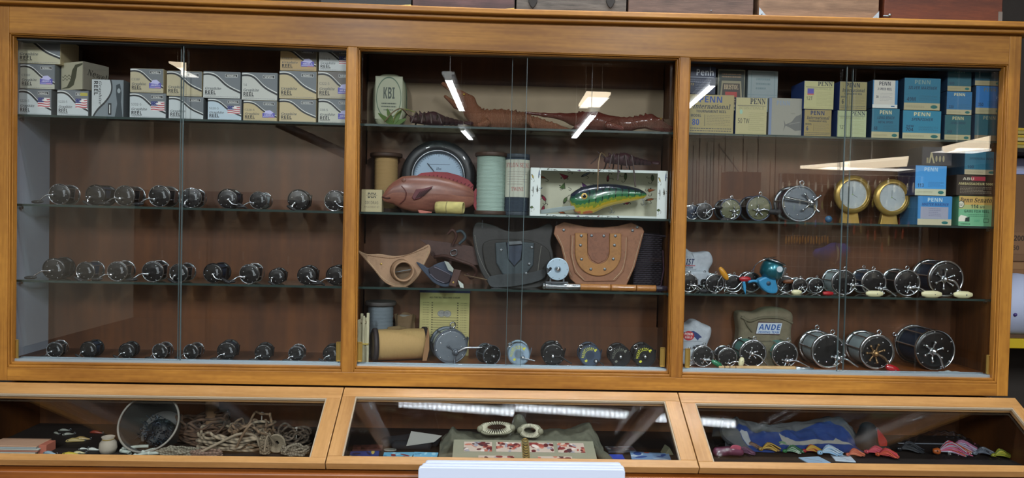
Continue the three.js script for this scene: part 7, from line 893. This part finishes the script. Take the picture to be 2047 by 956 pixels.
// ---------- what the panes mirror: the far side of the shop ----------
{
  const beige = std(0xb0a48c, .85), dkw = std(0x1e1611, .7), brw = std(0x3c2617, .6), soff = std(0x3a3c42, .8);
  const slab = (name, a, b, c, d, dep, th, m, st = true) => { const p = mirrored(a, b, dep), q = mirrored(c, d, dep), g = box(Math.abs(q.x - p.x), Math.abs(q.y - p.y), th, (p.x + q.x) / 2, (p.y + q.y) / 2, dep + th / 2); return st ? struct(name, g, m) : g; };
  const down = (x0, x1, yb, z, th, m) => struct('wall_bulkhead', box(x1 - x0, 3.5 - yb, th, (x0 + x1) / 2, (3.5 + yb) / 2, z), m), xm = (px, dep) => mirrored(px, 300, dep).x;
  down(-5.2, xm(700, 7.9), mirrored(400, 244, 7.9).y, 7.9, .08, soff); down(xm(700, 7.9), xm(1356, 7.9), mirrored(1000, 226, 7.9).y, 7.9, .08, soff); down(xm(1356, 7.9), 6.2, mirrored(1500, 268, 7.9).y, 7.9, .08, soff);
  for (const [x0, x1, i] of [[-4.6, -2.1, 0], [3.6, 6.0, 2], [-1.6, 1.6, 1], [2.0, 3.5, 3]]) { const t = thing('added_wall_lamp', ['added lamp hidden behind the left bulkhead to brighten the far wall', 'added lamp hidden behind the middle bulkhead to brighten the far wall', 'added lamp hidden behind the right bulkhead to brighten the far wall', 'short added lamp right of the middle bulkhead to brighten the far wall'][i], 'lamp', [(x0 + x1) / 2, 3.3, 8.35]); mesh('tray', box(x1 - x0, .03, .12, 0, .03, 0), std(0xd8d8d4, .5), t); mesh('glowing_tube', cyl(.015, x1 - x0 - .1, 10).rotateZ(1.5708), std(0xffffff, .5, { emissive: 0xfff2dc, emissiveIntensity: 5 }), t); const l = areaLight(x1 - x0, .1, [(x0 + x1) / 2, 3.275, 8.35], [(x0 + x1) / 2, 0, 8.35], [36, 10, 52, 52][i === 2 ? 2 : i], WARM); l.rotation.set(-Math.PI / 2, 0, 0); }  // added lamps, kept out of sight by the bulkheads, to brighten the far wall
  const cup = (label, a, b, c, dep, m, doors) => { const p = mirrored(a, b, dep), q = mirrored(c, b, dep), w = Math.abs(q.x - p.x), h = p.y, t = thing('tall_cupboard', label, 'cupboard', [(p.x + q.x) / 2, 0, dep + .25]); mesh('carcass', box(w, h, .4, 0, h / 2, 0), m, t); for (let k = 0; k < doors; k++) { const d = mesh('door', rbox(w / doors - .02, h - .16, .02, .006, -w / 2 + (k + .5) * w / doors, h / 2, -.212), m, t); mesh('handle', box(.02, .12, .02, -w / 2 + (k + .5) * w / doors + .1, h / 2, -.232), M.steel, d); } };
  cup('long low brown cupboard mirrored behind the left bay reels', 255, 378, 520, 8.6, brw, 3); cup('brown cupboard by the wall mirrored beside the left bay', 522, 398, 700, 8.6, brw, 2); cup('tall dark cupboard mirrored in the middle bay', 704, 236, 1352, 8.55, dkw, 4); cup('brown cupboard near the right wall mirrored behind the green carton', 1702, 420, 1790, 8.6, dkw, 3); cup('brown cupboard under the rods mirrored in the right bay', 1360, 412, 1700, 8.6, brw, 3);
  { const t = thing('tall_cupboard', 'long brown cupboard added along the right wall to darken its reflection', 'cupboard', [5.93, 0, 5.2]); mesh('carcass', box(.5, 2.3, 5.6, 0, 1.15, 0), brw, t); for (let k = 0; k < 6; k++) { const d = mesh('door', rbox(.02, 2.1, .88, .006, -.262, 1.15, -2.3 + k * .92), brw, t); mesh('handle', box(.02, .12, .02, -.28, 1.15, -2.3 + k * .92 + .36), M.steel, d); } }  // added to darken what the panes mirror of the right wall
  struct('sloping_beam', rod(mirrored(225, 84, 6), mirrored(342, 152, 6), .09, 4), dkw); struct('sloping_beam', rod(mirrored(556, 244, 6), mirrored(700, 310, 6), .05, 4), dkw);
  const rods = thing('rod_rack', 'row of fishing rods standing along the far wall', 'rack', [mirrored(1450, 400, 8.4).x, 0, 8.4]); { const list = [[1383, 290], [1390, 320], [1396, 262], [1404, 330], [1411, 285], [1418, 305], [1425, 258], [1435, 285], [1448, 262], [1440, 330], [1464, 312], [1484, 258], [1491, 300], [1514, 255], [1538, 320], [1549, 268]]; mesh('rail', box(2.0, .06, .06, 0, 1.0, 0), brw, rods); for (const [px, py] of list) { const p = mirrored(px, py, 8.4), q = mirrored(px - 4, 520, 8.36); const r = mesh('rod', rod(V(q.x, .4, q.z).sub(rods.position), p.sub(rods.position), .014, 6, .005), std(0x201814, .5), rods); } }
  { const g = slab('x', 1453, 342, 1518, 396, 8.0, .3, brw, false), t = thing('hanging_case', 'brown case hung among the far rods', 'case', [0, 0, 0]); mesh('body', g, std(0x6a3e26, .6), t); g.computeBoundingBox(); const b = g.boundingBox; mesh('strap', box(.04, b.max.y - b.min.y + .01, .31, (b.min.x + b.max.x) / 2, (b.min.y + b.max.y) / 2, (b.min.z + b.max.z) / 2), dkw, t); mesh('hook', rod(V((b.min.x + b.max.x) / 2, b.max.y, 8.2), V((b.min.x + b.max.x) / 2, b.max.y + .5, 9.2), .01, 6), M.steel, t); }
  // wire rack of lures
  const dz = 5.4, A = mirrored(1562, 345, dz), B = mirrored(1850, 560, dz), rk = thing('lure_rack', 'tall wire rack hung with colourful packaged lures', 'rack', [(A.x + B.x) / 2, 0, dz]), W = Math.abs(B.x - A.x), yT = A.y, yL = B.y, wire = std(0x8a8680, .4, { metalness: .6 });
  for (const x of [-W / 2, W / 2]) mesh('upright', rod(V(x, 0, 0), V(x, yT, 0), .014, 8), wire, rk); for (const x of [-W / 2, W / 2]) mesh('foot', box(.04, .03, .5, x, .015, 0), wire, rk); mesh('backing', box(W, yT - .5, .01, 0, (yT + .5) / 2, .06), std(0x3a2416, .8), rk);
  for (let k = 0; k < 11; k++) mesh('wire', rod(V(-W / 2, yL + (yT - yL) * k / 10, -.005), V(W / 2, yL + (yT - yL) * k / 10, -.005), .003, 5), wire, rk); for (let k = 1; k < 22; k++) mesh('wire', rod(V(-W / 2 + W * k / 22, yL, -.002), V(-W / 2 + W * k / 22, yT, -.002), .0025, 5), wire, rk);
  const pal = [[0xcfc6b0, 0xb8ad90, 0xd8d2c0], [0xb9a04a, 0x7a8a3a, 0xc8c0a8, 0x9a7a3a], [0xc07a22, 0xc88428], [0xa83a24, 0x8a2a20, 0xa8782a, 0x5a4a8a]], lg = loft([[-.05, -.004, .004, .003], [-.03, -.012, .012, .01], [.02, -.01, .01, .009], [.05, -.003, .003, .003]], 10).rotateZ(1.57), mats = {};
  const hang = (px, py, c, s = 1) => { const p = mirrored(px, py, dz - .03).sub(rk.position); const m = mats[c] || (mats[c] = std(c, .45)); const o = mesh('hanging_lure', lg, m, rk); o.position.copy(p); o.scale.setScalar(s * .9); };
  for (let k = 0; k < 22; k++) hang(1566 + k * 13 + rr(-2, 2), 368 + rr(-4, 8), pal[0][k % 3], rr(.8, 1.3)); for (let k = 0; k < 18; k++) hang(1570 + k * 15.5 + rr(-3, 3), 410 + rr(-6, 6), pal[1][k % 4], rr(.7, 1)); for (let k = 0; k < 16; k++) hang(1572 + k * 5.6, 480 + rr(-2, 2), pal[2][k % 2], .95); for (let k = 0; k < 14; k++) hang(1572 + k * 20 + rr(-3, 3), 446 + rr(-4, 6), pal[3][k % 4], rr(.7, 1.1)); for (let k = 0; k < 8; k++) hang(1720 + k * 14, 470 + rr(-14, 26), [0xa83a1c, 0x8a7a4a, 0x8a2a20, 0xb04a2a][k % 4], 1.2);
  { const c = mirrored(1668, 508, dz - .14), t = thing('net_bundle', 'blue netting bundle tied to the wire rack', 'net', [c.x, c.y, c.z]); mesh('bundle', blob([[[-.16, 0, 0, .05], [.1, .02, 0, .09]], [[-.1, -.03, 0, .05], [.16, .03, 0, .06]], [[0, .03, 0, .08], [.06, -.06, 0, .06]]], 40, .04), std(0x1c2a7a, .8), t); mesh('tie', new THREE.TorusGeometry(.1, .008, 6, 20).rotateY(1.57), std(0xb0a88a, .7), t); }
  // translucent light panels under the ceiling
  const panel = (label, pts, L) => { const p = pts.map(([a, b, d]) => mirrored(a, b, d)), g = new THREE.BufferGeometry(), th = .03, v = [], c = p.reduce((s, q) => s.add(q), V(0, 0, 0)).multiplyScalar(.25), t = thing('light_panel', label, 'lamp', c); for (const dy of [0, th]) for (const q of p) v.push(q.x - c.x, q.y - c.y + dy, q.z - c.z); g.setAttribute('position', new THREE.Float32BufferAttribute(v, 3)); g.setIndex([0, 1, 2, 0, 2, 3, 4, 6, 5, 4, 7, 6, 0, 4, 5, 0, 5, 1, 1, 5, 6, 1, 6, 2, 2, 6, 7, 2, 7, 3, 3, 7, 4, 3, 4, 0]); const q = g.toNonIndexed(); q.computeVertexNormals(); mesh('diffuser', q, std(0xf0e8d8, .6, { emissive: 0xffe9c8, emissiveIntensity: L, side: THREE.DoubleSide }), t); const w = p[0].distanceTo(p[1]), d = p[1].distanceTo(p[2]); for (let k = 0; k < 2; k++) mesh('rod_hanger', rod(V(k ? .1 : -.1, .03, 0), V(k ? .1 : -.1, 3.5 - c.y, 0), .005, 6), std(0x888888, .5), t); const l = areaLight(w * .9, d * .9, [c.x, c.y - .03, c.z], [c.x, 0, c.z], L, WARM); l.rotation.set(-Math.PI / 2, 0, 0); return t; };
  panel('bright translucent panel mirrored above the glossy carved alligator', [[1180, 185, 6.4], [1229, 187, 6.4], [1207, 211, 7.3], [1164, 211, 7.3]], 9); panel('small translucent panel mirrored over the left bay cartons', [[326, 125, 6.6], [373, 128, 6.6], [374, 149, 7.2], [368, 148, 7.2]], 7);
  panel('long translucent panel mirrored under the right bay cartons', [[1898, 298, 4.6], [1996, 276, 4.6], [1994, 296, 5.0], [1904, 304, 5.0]], 7); panel('long translucent panel over the wire lure rack', [[1600, 336, 5.6], [1830, 317, 5.2], [1826, 332, 5.5], [1692, 340, 5.7]], 7);
}
scene.traverse(o => { if (o.isMesh) { o.castShadow = true; o.receiveShadow = true; } });
renderer.render(scene, camera);
